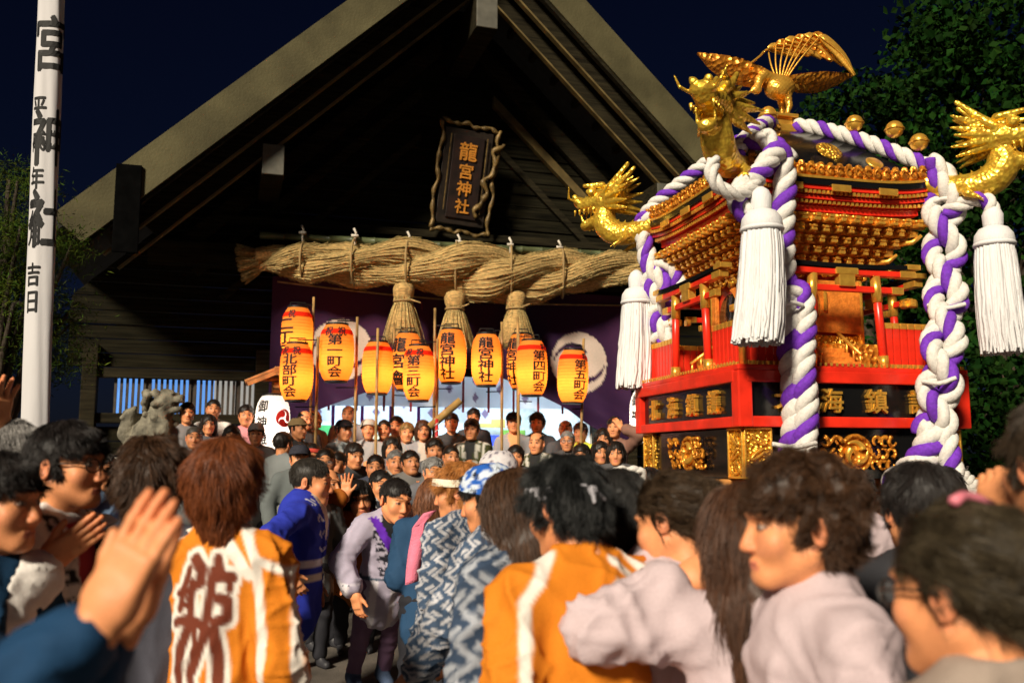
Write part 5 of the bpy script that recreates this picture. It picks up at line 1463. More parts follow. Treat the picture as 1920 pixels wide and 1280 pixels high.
    for s in (-1, 1):
        f.cone(L((s * 0.13, 0.012, 1.41)), L((s * 0.048, 0.022, 1.475)), 0.05, 0.035, k=0.04)
        el, wv, fd, pn, pose = A[s]; cu = el + (wv - el) * (0.45 + 0.3 * min(1, sleeve) if sleeve <= 1 else 0.9)
        f.cone(sh[s], el, 0.072, 0.070 * (0.85 + 0.15 * sleeve), k=0.035); f.cone(el, cu, 0.068 * (0.85 + 0.15 * sleeve), 0.072 * sleeve if sleeve <= 1 else 0.05, k=0.03)
        f.chain([L((s * 0.018, -0.118, 1.10)), L((s * 0.062, -0.105, 1.34)), L((s * 0.066, -0.03, 1.465)), L((s * 0.05, 0.052, 1.495)), L((0, 0.07, 1.500))], [0.012, 0.013, 0.014, 0.014, 0.014], k=0.008)
    V, Qd = f.mesh(cvx or cv); N = normals(V, Qd); B = back(V)
    am = (0.004, 0.008, 0.0105)[q] * wrinkle ** 0.7
    ar = smoothstep(0.17, 0.24, np.abs(B[:, 0]))
    def ridge(w_): return (1 - np.abs(w_)) ** 3 - 0.35
    D1 = B @ rotm(0, 0.45, 0.2) * [1.0, 0.8, 0.16]; D2 = B @ rotm(0, -0.55, 0.1) * [1.0, 0.8, 0.2]
    fold = 1.2 * ridge(wob(D1, 34, 1.0 + px)) + 0.9 * ridge(wob(D2, 44, 2.0 + px)) + 0.12 * wob(B, 80, px)
    fold = fold * (0.75 + 0.5 * ar) + 0.7 * ridge(np.sin(B[:, 2] * 62 + 9 * B[:, 0] + 3 * wob(B, 14, px))) * ar + 0.6 * np.sin(B[:, 0] * 60 + 4 * wob(B, 9)) * smoothstep(1.0, 0.7, B[:, 2])
    V = V + N * (am * fold)[:, None]
    C = (coat or plain((0.05, 0.05, 0.06)))(B)
    obj('coat', mesh_np(V, [Qd], cols=C), m_coat, body)
    # trousers
    if not noles:
        f = Field()
        f.ell(L((0, 0, 0.93)), (0.150 * g_, 0.115 * g_, 0.12), k=0.03)
        for s in (-1, 1):
            f.cone(L((s * 0.085, 0, 0.90)), L((s * 0.10, -0.015, 0.50)), 0.088, 0.064, k=0.03); f.cone(L((s * 0.10, -0.015, 0.50)), L((s * 0.10, 0.02, 0.12)), 0.063, 0.050, k=0.02)
        V, Qd = f.mesh(0.014 if q == 1 else 0.034); N = normals(V, Qd)
        V = V + N * (0.004 * np.sin(V[:, 2] * 60 + 5 * wob(V, 12)))[:, None]
        obj('trousers', mesh_np(V, [Qd], cols=np.tile(np.asarray(pants, float), (len(V), 1))), m_coat, body)
        if shoes is not None:
            for s in (-1, 1):
                f = Field().cone(L((s * 0.10, 0.03, 0.05)), L((s * 0.105, -0.11, 0.04)), 0.047, 0.040, k=0.02).cone(L((s * 0.10, 0.02, 0.06)), L((s * 0.10, 0.02, 0.16)), 0.05, 0.048, k=0.02)
                V, Qd = f.mesh(0.012); obj('shoe', mesh_np(V, [Qd], cols=np.tile(np.asarray(shoes, float), (len(V), 1))), m_coat, body)
    # hair
    if hair:
        V, Qd, N = hair_t((0.0130, 0.0080, 0.0068)[q], hair); hcv = np.asarray(hc, float)
        tone = 0.8 + 0.35 * wob(V * [1, 1, 0.3], 120, px)
        ho = obj('hair', mesh_np(HX(V), [Qd], cols=hcv * 0.8 * tone[:, None]), m_hair, body)
        n = int((380, 4500, 17000)[q] * (0 if ns == 0 else 1))
        if n and hair != 'thin':
            S_ = strands(V, N, hair, n, abs(int(px * 7 + py)))
            hair_curves(HX(S_.reshape(-1, 3)).reshape(S_.shape), (0.0022, 0.0010, 0.00062)[q], hair_material(hcv), ho)
    if glasses:
        g = G(); gl = G()
        for s in (-1, 1):
            P = [(s * 0.034 + 0.026 * math.cos(t), -0.103 + 0.010 * abs(math.cos(t)) * (1 if s * math.cos(t) > 0 else 0), 0.006 + 0.019 * math.sin(t)) for t in np.linspace(0, 2 * math.pi, 20)]
            g.tube(HX(np.array(P)), 0.0022, 6, cap=False)
            g.tube(HX(np.array([(s * 0.060, -0.095, 0.012), (s * 0.080, -0.04, 0.014), (s * 0.086, 0.02, 0.012)])), 0.0024, 6)
            gl.add(HX(np.array([(s * 0.034 + 0.025 * math.cos(t), -0.102, 0.006 + 0.018 * math.sin(t)) for t in np.arange(16) / 16 * 2 * math.pi])), [tuple(range(16))])
        g.tube(HX(np.array([(-0.009, -0.106, 0.012), (0, -0.110, 0.014), (0.009, -0.106, 0.012)])), 0.0022, 6)
        go = g.obj('glasses', m_frame, body, True); gl.obj('lens', m_glass, go)
    def wrap(name, z0, z1, gr, c, m=m_knit, tiltf=0.25, closed=False, pat=None, knot=False):
        """cloth tied round the head"""
        n = 40; rows = 6 if not closed else 14; P = []
        for i in range(rows):
            t = i / (rows - 1); z = z0 + (z1 - z0) * t
            for j in range(n):
                a = 2 * math.pi * j / n; zz = z - tiltf * 0.10 * math.sin(a) * (1 - (t if closed else 0))
                kk = math.sqrt(max(0.02, 1 - ((zz - 0.040) / (0.086 + gr)) ** 2))
                P.append(((0.077 + gr) * kk * math.cos(a), 0.014 + (0.097 + gr) * kk * math.sin(a), zz))
        P = np.array(P); P += P * 0.0
        I = np.arange(rows - 1)[:, None] * n; J = np.arange(n)[None]
        Qw = np.stack([I + J, I + (J + 1) % n, I + n + (J + 1) % n, I + n + J], -1).reshape(-1, 4)
        Cw = np.tile(np.asarray(c, float), (len(P), 1))
        if pat: Cw = pat(P, Cw)
        P = P * (1 + 0.012 * np.sin(P[:, 2:3] * 400 + P[:, 0:1] * 90))
        o = obj(name, mesh_np(HX(P), [Qw] + ([np.arange((rows - 1) * n, rows * n)[None]] if closed else []), cols=Cw), m, body)
        if knot:
            f = Field().ell((0.03, 0.112 + gr, 0.02), 0.014, k=0.008).cone((0.03, 0.112 + gr, 0.02), (0.045, 0.120 + gr, -0.015), 0.009, 0.006, k=0.008).cone((0.03, 0.112 + gr, 0.02), (0.0, 0.122 + gr, -0.008), 0.009, 0.006, k=0.008)
            V, Qd = f.mesh(0.006); obj('knot', mesh_np(HX(V), [Qd], cols=np.tile(np.asarray(c, float), (len(V), 1))), m, o)
        return o
    if clip: hair_clip(body, HX, clip)
    if band: wrap('headband', 0.028, 0.062, band.get('gr', 0.03), band['c'], pat=band.get('pat'), knot=band.get('knot', False))
    if cap:
        if cap.get('kind') == 'scarf': wrap('headscarf', 0.02, 0.135, 0.022, cap['c'], closed=True, tiltf=0.45, pat=cap.get('pat'), knot=True)
        else:
            o = wrap('cap', 0.045, 0.132, 0.020, cap['c'], closed=True, tiltf=0.1, pat=cap.get('pat'))
            g = G(); P = [[(0.085 * math.sin(a) * r_, -0.07 - 0.105 * math.cos(a) * r_ + 0.0, 0.055 - 0.018 * (r_ - 0.5) + 0.012 * math.cos(a)) for a in np.linspace(-1.35, 1.35, 14)] for r_ in (0.35, 0.7, 1.0)]
            P2 = [[(x, y, z - 0.005) for x, y, z in row] for row in P]
            g.grid(HX(np.array(P).reshape(-1, 3)).reshape(3, 14, 3)); g.grid(HX(np.array(P2).reshape(-1, 3)).reshape(3, 14, 3))
            me_ = g.me(True); a_ = me_.color_attributes.new('Col', 'FLOAT_COLOR', 'POINT')
            for i in range(len(me_.vertices)): a_.data[i].color = (*cap.get('brim', cap['c']), 1)
            obj('brim', me_, m_knit, o)
    return body
BLK = (0.014, 0.011, 0.010); BRN = (0.055, 0.026, 0.014); GRY = (0.22, 0.21, 0.20)
PINK = (0.50, 0.40, 0.42)
def clap(z=1.20, f=0.30):
    return {s: dict(w=(s * 0.022, -f, z), hint=(s * 0.8, 0.1, -0.8), fd=(-s * 0.15, -0.45, 0.9), pn=(-s, 0.05, 0), pose='flat') for s in (-1, 1)}
NEAR = []
# --- near crowd
person('person with reddish-brown bowl-cut hair seen from behind in orange coat with large brown character', 424, 916, 2.72, 172, (8, -4, 0), 2, 'bowl', (0.15, 0.042, 0.013), orange_back('x'), q=2, sleeve=0.9, girth=0.84, hs=1.10, cvx=0.0078)
person('dark-haired person seen from behind, partly covered by raised clapping hands', 287, 908, 2.75, 178, (0, 2, 0), 0, 'messy', (0.05, 0.024, 0.012), plain((0.07, 0.07, 0.09)), q=2, arms=clap(1.22))
person('bespectacled man in white coat with black collar letters clapping beside the banner pole', 128, 878, 2.65, 78, (4, -2, 0), 2, 'short', BLK, plain((0.70, 0.66, 0.62), tee=(0.45, 0.05, 0.06), lapel=(0.72, 0.68, 0.64), letters=(0.02, 0.02, 0.02)), q=2, fine=True, glasses=True,
       arms={-1: dict(px=(92, 1048, 2.45), hint=(-0.8, 0.3, -0.8), fd=(0.75, 0.1, 0.55), pn=(-0.5, 0.8, 0.3), pose='flat', world=True), 1: dict(px=(98, 1040, 2.62), hint=(0.5, 0.3, -0.8), fd=(0.75, 0.0, 0.55), pn=(0.3, -0.9, 0.2), pose='flat', world=True)})
person('grey-haired person in glasses with one arm raised at the left picture edge', 24, 868, 2.95, 80, (5, 0, 0), 0, 'short', GRY, plain((0.03, 0.035, 0.045)), q=2, glasses=True,
       arms={1: dict(px=(-8, 800, 2.9), hint=(0.3, 0.6, -0.3), fd=(0.15, 0, 1), pn=(0.8, -0.4, 0), pose='open', world=True)})
person('dark-haired person in teal jacket seen in profile at the left picture edge', -2, 948, 2.35, 76, (6, 0, 0), 3, 'short', BLK, plain((0.006, 0.032, 0.075)), q=2, fine=True, skin=0.92)
person('person mostly beyond the left picture edge, only clapping hands and blue sleeve reaching in', -330, 905, 1.36, 95, (0, 0, 0), 2, 'short', BLK, plain((0.008, 0.040, 0.10)), q=2, fine=True, sleeve=0.75,
       arms={-1: dict(px=(196, 1150, 1.20), elbow=(-10, 1345, 1.19), fd=(0.42, 0.05, 0.9), pn=(0.25, 0.95, -0.1), pose='flat', world=True), 1: dict(px=(236, 1150, 1.325), elbow=(60, 1345, 1.33), fd=(0.36, -0.05, 0.93), pn=(-0.2, -0.95, 0.1), pose='flat', world=True)})
person('man in bright blue coat with white waist band seen in profile', 584, 906, 5.6, 92, (-4, 4, 0), 4, 'crop', (0.03, 0.025, 0.02), blue_happi, q=1, girth=1.28, pants=(0.60, 0.52, 0.42), long=0.0, hs=1.18,
       arms={-1: dict(w=(-0.30, -0.02, 1.02), hint=(-0.9, 0.6, 0), fd=(0.2, -0.5, -0.8), pn=(0.6, 0, 0), pose='relax')})
person('young man in lavender coat with purple shoulder sash stooping towards the shrine bearers', 742, 940, 5.75, 26, (12, 4, 4), 18, 'crop', BLK, lavender_happi, q=1, sex='m', pants=(0.15, 0.085, 0.15), shoes=(0.06, 0.09, 0.16), hs=1.10, skin=1.12, ns=1600,
       arms={-1: dict(w=(-0.26, -0.26, 0.96), hint=(-0.7, 0.6, 0), fd=(0.2, -0.1, -1), pn=(0.8, 0.4, 0), pose='relax'), 1: dict(w=(0.12, -0.36, 0.94), hint=(0.7, 0.5, 0), fd=(0.1, -0.2, -1), pn=(-0.7, 0.5, 0), pose='relax')})
person('brown-haired person in blue top with a pink towel next to the lavender-coated man', 812, 942, 5.3, 172, (14, 6, 0), 8, 'bob', (0.16, 0.06, 0.025), plain((0.018, 0.055, 0.12)), q=1, ns=1200,
       arms={-1: dict(w=(-0.12, -0.30, 1.08), hint=(-0.2, 0.3, -1), fd=(0.3, -0.6, 0.6), pn=(0.9, 0, 0), pose='fist'), 1: dict(w=(0.24, -0.20, 1.08), hint=(0.0, 0.5, -1), fd=(0.7, -0.6, 0.3), pn=(-0.5, 0.2, -0.7), pose='fist')}, girth=0.9)
person('blond-haired person with white headband and key-fret patterned coat with round crest on its back', 858, 925, 4.3, -128, (28, 6, 0), 6, 'messy', (0.42, 0.17, 0.045), maze(crest=True, sc=0.7), q=2, cvx=0.0080, band=dict(c=(0.72, 0.66, 0.52), gr=0.034), ns=1500)
def blot(P, C):
    C[wob(P, 110, 2) > 0.05] = (0.02, 0.10, 0.42); return C
def script(P, C):
    C[np.abs(wob(P, 130, 5)) < 0.10] = (0.10, 0.09, 0.13); return C
person('person wearing a blue and white bandana and indigo fret-patterned coat', 915, 938, 3.55, -118, (14, 10, 0), 8, 'short', BLK, maze(sc=0.62), q=2, cvx=0.0080, cap=dict(kind='scarf', c=(0.55, 0.62, 0.72), pat=blot), ns=500,
       arms={-1: dict(w=(-0.10, -0.34, 0.92), hint=(-0.7, 0.5, 0), fd=(0.1, -0.7, -0.6), pn=(0.8, 0, 0), pose='fist'), 1: dict(w=(0.22, -0.32, 0.90), hint=(0.7, 0.5, 0), fd=(0, -0.7, -0.6), pn=(-0.8, 0, 0), pose='fist')})
person('person in a grey-white scribble-print head wrap behind the blue bandana', 932, 896, 4.6, -150, (0, 0, 0), 4, 'crop', BLK, maze((0.03, 0.035, 0.05), (0.4, 0.4, 0.42)), q=1, cap=dict(kind='scarf', c=(0.56, 0.53, 0.55), pat=script), ns=0)
person('long brown-haired person between the bandana wearer and the black-haired bearer', 962, 962, 2.95, -140, (6, 14, 0), 10, 'long', (0.055, 0.026, 0.013), maze((0.03, 0.05, 0.09), (0.3, 0.32, 0.36)), q=2, sex='f')
person('bearer with tousled black hair, grey headband and orange coat with white bands', 1058, 958, 2.35, -148, (14, 12, 0), 12, 'messy', (0.012, 0.013, 0.013), orange_back(None, mark=(0.10, 1.33)), q=2, cvx=0.0078, hs=0.95, band=dict(c=(0.34, 0.33, 0.36), gr=0.022, knot=True), girth=1.02,
       arms={-1: dict(w=(-0.30, -0.20, 0.98), hint=(-0.8, 0.7, 0), fd=(0, -0.4, -0.9), pn=(0.9, 0, 0), pose='relax')})
person('person with smooth black bobbed hair in rust-coloured coat with white lines', 1156, 972, 2.62, -168, (0, 6, 0), 6, 'bob', (0.014, 0.013, 0.012), orange_back(None, mark=(0.0, 1.2)), q=2, sex='f')
person('person with dark hair tied up, fist raised beside the shrine pole', 1262, 985, 2.42, -150, (18, 12, -6), 6, 'tied', (0.045, 0.028, 0.016), plain(PINK), q=2, sex='f', sleeve=0.35,
       arms={1: dict(px=(1246, 888, 2.85), hint=(-0.5, 0.3, -0.8), fd=(-0.85, 0.1, 0.35), pn=(0.1, 0.2, -1), pose='fist', world=True)})
person('person with long straight brown hair in pale pink coat, elbow lifted', 1396, 1022, 2.2, -172, (6, 10, 0), 4, 'long', (0.065, 0.028, 0.014), plain(PINK), q=2, sex='f', wrinkle=1.2, girth=0.92, hs=1.05, sleeve=0.9,
       arms={1: dict(px=(1286, 1086, 2.2), elbow=(1118, 1178, 2.12), fd=(0.8, -0.05, 0.5), pn=(0.3, 0.7, -0.4), pose='relax', world=True)})
person('curly-haired man in pale pink coat facing left in profile', 1492, 992, 1.88, -84, (-2, 0, 0), 4, 'curly', (0.05, 0.024, 0.012), plain(PINK), q=2, fine=True, wrinkle=1.3, girth=1.04)
person('person with dark hair, pink hair clip and glasses, nearest at the lower right', 1806, 1118, 1.36, -158, (10, 4, 0), 3, 'tied', (0.045, 0.034, 0.02), plain((0.30, 0.24, 0.20)), q=2, sex='f', glasses=True, clip=mat('pink_clip', (0.75, 0.22, 0.28), 0.35))
person('black-haired person seen from behind between the curly-haired man and the shrine', 1722, 962, 2.45, 176, (0, 0, 0), 4, 'short', BLK, plain((0.03, 0.03, 0.035)), q=2)
person('dark-haired person at the right picture edge with one hand by the head', 1985, 880, 1.72, -172, (0, 0, 0), 0, 'short', (0.03, 0.02, 0.012), plain((0.30, 0.25, 0.24)), q=2,
       arms={1: dict(px=(1888, 985, 1.95), hint=(0.3, 0.3, -1), fd=(-0.25, 0.1, 1), pn=(0.9, 0.4, 0), pose='fist', world=True)})
# --- bearers under the poles
def proj(P):
    X_, Y_, Z_ = P[0], P[1], P[2] - CAMZ; d_ = Y_ * _cp + Z_ * _sp
    return 960 + FPX * X_ / d_, 640 - FPX * (Z_ * _cp - Y_ * _sp) / d_
for lb, x, y, ct, hr in (('bearer under the near left pole of the portable shrine, black hair', -0.66, -0.98, orange_back(None), 'short'), ('bearer between the near poles, left of the hanging rope', -0.24, -0.98, plain(PINK), 'crop'),
                         ('bearer between the near poles, right of the hanging rope', 0.24, -0.98, plain(PINK), 'messy'), ('bearer under the near right pole of the portable shrine', 0.66, -0.98, orange_back(None), 'short'),
                         ('bearer at the left end of the front cross pole', -1.16, -0.60, maze(), 'short'), ('bearer at the left end of the rear cross pole', -1.45, 0.25, orange_back(None), 'crop'),
                         ('bearer behind the left end of the rear cross pole', -1.2, 0.66, maze(), 'messy'), ('bearer at the right end of the cross pole under the tassel', 1.22, 0.20, plain((0.05, 0.05, 0.06)), 'short')):
    wp = np.array([*(MC + x * mU + y * mV), 1.47]); q_ = proj(wp)
    person(lb, q_[0], q_[1], wp[1], 188 + 10 * x, (0, 4, 0), 4, hr, BLK, ct, q=1, group='bearers under the portable shrine',
           arms={s_: dict(w=(s_ * 0.16, -0.12, 1.36), hint=(s_ * 0.6, -0.4, -0.8), fd=(0, -0.5, 0.8), pn=(0, 0.3, 1), pose='grip') for s_ in (-1, 1)})
# --- middle crowd
person('man in glasses and light blue shirt raising his hands, behind the white-coated man', 190, 885, 6.0, 62, (0, 0, 0), 0, 'crop', (0.05, 0.045, 0.04), plain((0.16, 0.24, 0.38)), q=1, glasses=True, arms=clap(1.42, 0.30), ns=300, hs=1.08)
person('person in a tan cap just left of the light blue shirt', 137, 912, 5.6, 70, (0, 4, 0), 0, 'short', BLK, plain((0.24, 0.27, 0.34)), q=1, cap=dict(c=(0.36, 0.27, 0.15)), ns=200)
person('smiling woman with black bobbed hair, purple sash and orange coat, one hand waving', 673, 938, 7.0, 14, (6, 0, -6), 4, 'bob', BLK, sash_coat((0.34, 0.10, 0.012)), q=1, sex='f', ns=800, hs=1.15, girth=1.05,
       arms={-1: dict(px=(648, 928, 6.8), hint=(-0.8, 0.3, -0.5), fd=(0.05, 0, 1), pn=(0, -1, 0.1), pose='open', world=True)})
person('short-haired man in grey happi coat with white lapels beside the waving woman', 614, 910, 7.2, 48, (10, 0, 0), 0, 'thin', (0.05, 0.04, 0.03), plain((0.15, 0.14, 0.135), lapel=(0.4, 0.38, 0.36), letters=(0.1, 0.1, 0.1), tee=(0.02, 0.02, 0.02)), q=1, ns=0, hs=1.1)
person('man with face half hidden behind the blue-coated man', 588, 926, 6.6, 40, (10, 0, 0), 0, 'crop', BLK, plain((0.10, 0.10, 0.10), lapel=(0.3, 0.3, 0.3)), q=1, ns=200, hs=1.05)
person('man with short black hair in dark coat behind the young man in lavender', 714, 912, 7.7, 22, (6, 0, 0), 0, 'crop', BLK, plain((0.02, 0.022, 0.03), lapel=(0.35, 0.35, 0.35)), q=1, ns=200, hs=1.1)
G2 = 'onlookers on the shrine steps'
X = [
 ('man in glasses with short hair above the blue-coated man', 610, 868, 8.4, 10, dict(hair='crop', glasses=True, coat=plain((0.03, 0.03, 0.03)))),
 ('man with a red headband among the onlookers', 585, 858, 9.0, 15, dict(band=dict(c=(0.5, 0.06, 0.04), gr=0.02), coat=plain((0.08, 0.08, 0.07)))),
 ('man in a flat dark cap beside the red headband', 562, 862, 8.7, 20, dict(cap=dict(c=(0.03, 0.03, 0.04)), coat=plain((0.05, 0.06, 0.06)))),
 ('man with black hair in black clothes leaning forward below the black cap', 664, 856, 9.3, 35, dict(lean=12, coat=plain((0.012, 0.014, 0.016)))),
 ('short-haired man in dark clothes left of the bamboo-stick man', 704, 878, 8.7, 5, dict(hair='crop', coat=plain((0.015, 0.02, 0.04)))),
 ('man gazing upward with parted black hair in grey jacket', 770, 870, 8.9, 18, dict(head=(5, -12, 0), coat=plain((0.09, 0.085, 0.08)), hair='short')),
 ('boy with black hair next to the stone lion dog', 351, 775, 11.3, 25, dict(coat=plain((0.10, 0.09, 0.09)), hair='short')),
 ('tall man in white shirt in front of the slatted window', 400, 768, 11.9, 20, dict(hair='crop', coat=plain((0.48, 0.45, 0.42)))),
 ('woman with long dark hair below the man in the white shirt', 391, 797, 11.2, 25, dict(hair='long', sex='f', coat=plain((0.04, 0.035, 0.04)))),
 ('older man in dark clothes lowest beside the stone lion dog', 364, 822, 10.4, 20, dict(hair='crop', hc=(0.08, 0.07, 0.06), coat=plain((0.05, 0.05, 0.05)))),
 ('woman with dark fringe above the reddish-brown bowl cut', 434, 820, 10.4, 10, dict(hair='bob', sex='f', coat=plain((0.05, 0.06, 0.08)))),
 ('woman with hair in a bun and pink top beside the white lantern', 461, 780, 11.3, 20, dict(hair='tied', sex='f', coat=plain((0.42, 0.16, 0.18)))),
 ('person in a grey round hat below the white lantern', 480, 815, 10.4, 15, dict(cap=dict(c=(0.24, 0.23, 0.22)), coat=plain((0.12, 0.12, 0.12)))),
 ('man in a tan cap and black coat right of the white lantern', 559, 805, 10.7, 60, dict(cap=dict(c=(0.22, 0.15, 0.07)), coat=plain((0.02, 0.022, 0.025)))),
 ('bald man lit orange under the lanterns in dark scarf', 572, 788, 11.7, 45, dict(hair='thin', coat=plain((0.03, 0.03, 0.035)))),
 ('second bald man lit orange, just right of the first', 590, 786, 12.2, 60, dict(hair='thin', coat=plain((0.18, 0.16, 0.14)))),
 ('dark-haired person with back turned under the tan cap', 532, 834, 9.9, 150, dict(hair='short', coat=plain((0.10, 0.11, 0.11)))),
 ('tall red-faced bald man in front of the doorway curtain', 653, 778, 12.6, 0, dict(hair='thin', skin=0.85, coat=plain((0.16, 0.15, 0.16)))),
 ('man in black cap and black coat with white print holding a lantern pole', 645, 808, 11.2, 40, dict(cap=dict(c=(0.012, 0.012, 0.015)), coat=plain((0.015, 0.02, 0.022), lapel=(0.2, 0.24, 0.25)), pole=1)),
 ('woman in white headscarf and grey coat', 691, 806, 11.2, 5, dict(hair=None, cap=dict(kind='scarf', c=(0.52, 0.48, 0.42)), sex='f', coat=plain((0.22, 0.21, 0.21)), pole=1)),
 ('man in open grey happi with pale tie right of the headscarf', 720, 806, 11.4, 5, dict(hair='crop', coat=plain((0.20, 0.19, 0.20), tee=(0.45, 0.4, 0.34)))),
 ('round-faced man in grey happi behind a lantern pole', 743, 800, 11.7, 355, dict(hair='crop', coat=plain((0.21, 0.20, 0.21)), pole=1)),
 ('fair-haired person right of the lantern pole', 763, 812, 11.2, 10, dict(hair='short', hc=(0.30, 0.18, 0.06), coat=plain((0.20, 0.19, 0.18)))),
 ('woman with brown hair in grey coat near the red and white staff', 793, 808, 11.2, 10, dict(hair='bob', hc=(0.07, 0.03, 0.015), sex='f', coat=plain((0.17, 0.16, 0.17), tee=(0.35, 0.3, 0.25)))),
 ('man in black suit beneath the slanting bamboo stick', 847, 793, 11.8, 10, dict(hair='short', coat=plain((0.012, 0.012, 0.014)))),
 ('tall dark-haired man standing behind the olive happi', 888, 783, 12.4, 5, dict(hair='short', coat=plain((0.02, 0.022, 0.03)))),
 ('man in olive happi with white lettered lapels holding a lantern pole', 884, 806, 10.8, 350, dict(hair='short', coat=olive_happi, pole=1, hs=1.05)),
 ('man in black cap and grey happi over orange shirt', 963, 793, 11.6, 0, dict(cap=dict(c=(0.012, 0.012, 0.014)), coat=plain((0.17, 0.17, 0.18), tee=(0.5, 0.2, 0.07)))),
 ('man in dark suit, white shirt and tie by the right door post', 1007, 794, 12.2, 352, dict(hair='messy', coat=plain((0.012, 0.013, 0.018), tee=(0.5, 0.48, 0.46)))),
 ('orange-faced man in olive happi with white lines', 1006, 832, 10.6, 340, dict(hair='thin', coat=olive_happi)),
 ('man with thick black hair between the two olive happi', 967, 858, 9.6, 0, dict(hair='short', coat=plain((0.03, 0.03, 0.03)))),
 ('bald man behind the fifth-ward lantern pole', 1060, 806, 11.9, 350, dict(hair='thin', coat=plain((0.03, 0.03, 0.035)))),
 ('older man with glasses holding the rightmost lantern pole', 1064, 828, 11.0, 350, dict(hair='crop', hc=GRY, glasses=True, coat=plain((0.02, 0.02, 0.022)), pole=1)),
 ('person in yellow-green top right of the rightmost lantern pole', 1088, 812, 11.6, 340, dict(hair='short', hc=(0.05, 0.02, 0.01), coat=plain((0.42, 0.44, 0.03)))),
 ('woman with dark hair and round face left of the portable shrine', 1131, 825, 10.8, 350, dict(hair='bob', sex='f', coat=plain((0.02, 0.018, 0.02)))),
 ('person with an arm raised to the head left of the portable shrine', 1152, 802, 10.8, 340, dict(hair='short', coat=plain((0.12, 0.05, 0.03)), raise_=1)),
 ('woman with black fringe directly left of the black plinth', 1155, 852, 9.8, 350, dict(hair='bob', sex='f', coat=plain((0.03, 0.028, 0.03)))),
 ('dark-haired woman between the two women left of the plinth', 1125, 850, 10.2, 10, dict(hair='long', sex='f', coat=plain((0.02, 0.02, 0.02)))),
 ('man with side-parted hair in dark coat left of the middle lantern pole', 815, 846, 9.6, 10, dict(hair='short', coat=plain((0.05, 0.05, 0.055)))),
 ('man in grey work shirt in front of the olive happi', 846, 858, 9.3, 20, dict(hair='crop', coat=plain((0.10, 0.10, 0.11)))),
 ('woman in dark top in front of the bald men', 1090, 858, 9.4, 345, dict(hair='bob', sex='f', coat=plain((0.03, 0.03, 0.04)))),
 ('man with cropped hair and black jacket near the red headband', 632, 872, 8.9, 340, dict(hair='crop', coat=plain((0.03, 0.03, 0.035)))),
 ('woman with fringe behind the fair-haired onlooker', 735, 842, 9.9, 10, dict(hair='bob', sex='f', coat=plain((0.08, 0.06, 0.06)))),
 ('man with cropped grey hair in pale coat above the lavender coat', 742, 868, 9.3, 15, dict(hair='crop', hc=GRY, coat=plain((0.2, 0.19, 0.17)))),
 ('grey-haired woman left of the blond bearer', 812, 886, 8.0, 20, dict(hair='short', hc=GRY, sex='f', coat=plain((0.07, 0.07, 0.08)))),
]
POLEMEN = []
for lb, px, py, Y, fc, kw in X:
    kw = dict(kw); pole = kw.pop('pole', 0); up_ = kw.pop('raise_', 0); ar = None
    if pole:
        ar = {-1: dict(w=(-0.02, -0.27, 1.20), hint=(-0.8, 0.2, -0.6), fd=(0.5, -0.6, 0.3), pn=(0.6, 0.7, 0), pose='grip'), 1: dict(w=(0.03, -0.27, 1.05), hint=(0.8, 0.2, -0.6), fd=(-0.5, -0.6, 0.3), pn=(-0.6, 0.7, 0), pose='grip')}
    if up_: ar = {1: dict(w=(0.12, -0.12, 1.60), hint=(0.9, -0.2, -0.2), fd=(-0.6, 0, 0.8), pn=(-0.6, 0.6, 0), pose='relax')}
    if ar is None and len(lb) % 5 == 0: ar = clap(1.24)
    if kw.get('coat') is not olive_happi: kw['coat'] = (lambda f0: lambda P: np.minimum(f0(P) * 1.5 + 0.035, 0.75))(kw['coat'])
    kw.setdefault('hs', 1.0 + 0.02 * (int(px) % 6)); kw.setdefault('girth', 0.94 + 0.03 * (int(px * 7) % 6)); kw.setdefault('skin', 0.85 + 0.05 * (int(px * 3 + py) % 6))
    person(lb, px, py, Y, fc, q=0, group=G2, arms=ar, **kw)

# pink towel hanging from the blue-topped bearer
V = []; n = 24
for i, t in enumerate(np.linspace(0, 1, n)):
    c = at(np.interp(t, [0, 0.3, 1], [806, 785, 772]), np.interp(t, [0, 0.3, 1], [958, 985, 1092]), 5.02)
    for j in (-1, 0, 1): V.append(c + [0.035 * j, 0.012 * math.sin(6 * t + j * 2), 0.01 * j])
F = [(i * 3 + j, i * 3 + j + 1, i * 3 + j + 4, i * 3 + j + 3) for i in range(n - 1) for j in (0, 1)]
tw = obj('towel', mesh_np(np.array(V), [F]), mat('pink_towelling', (0.75, 0.20, 0.30), 0.9, var=0.1, bump=0.4, bscale=120))
tw.modifiers.new('thick', 'SOLIDIFY').thickness = 0.012
tag(tw, 'pink towel hanging beside the blue top of the brown-haired person', 'towel')
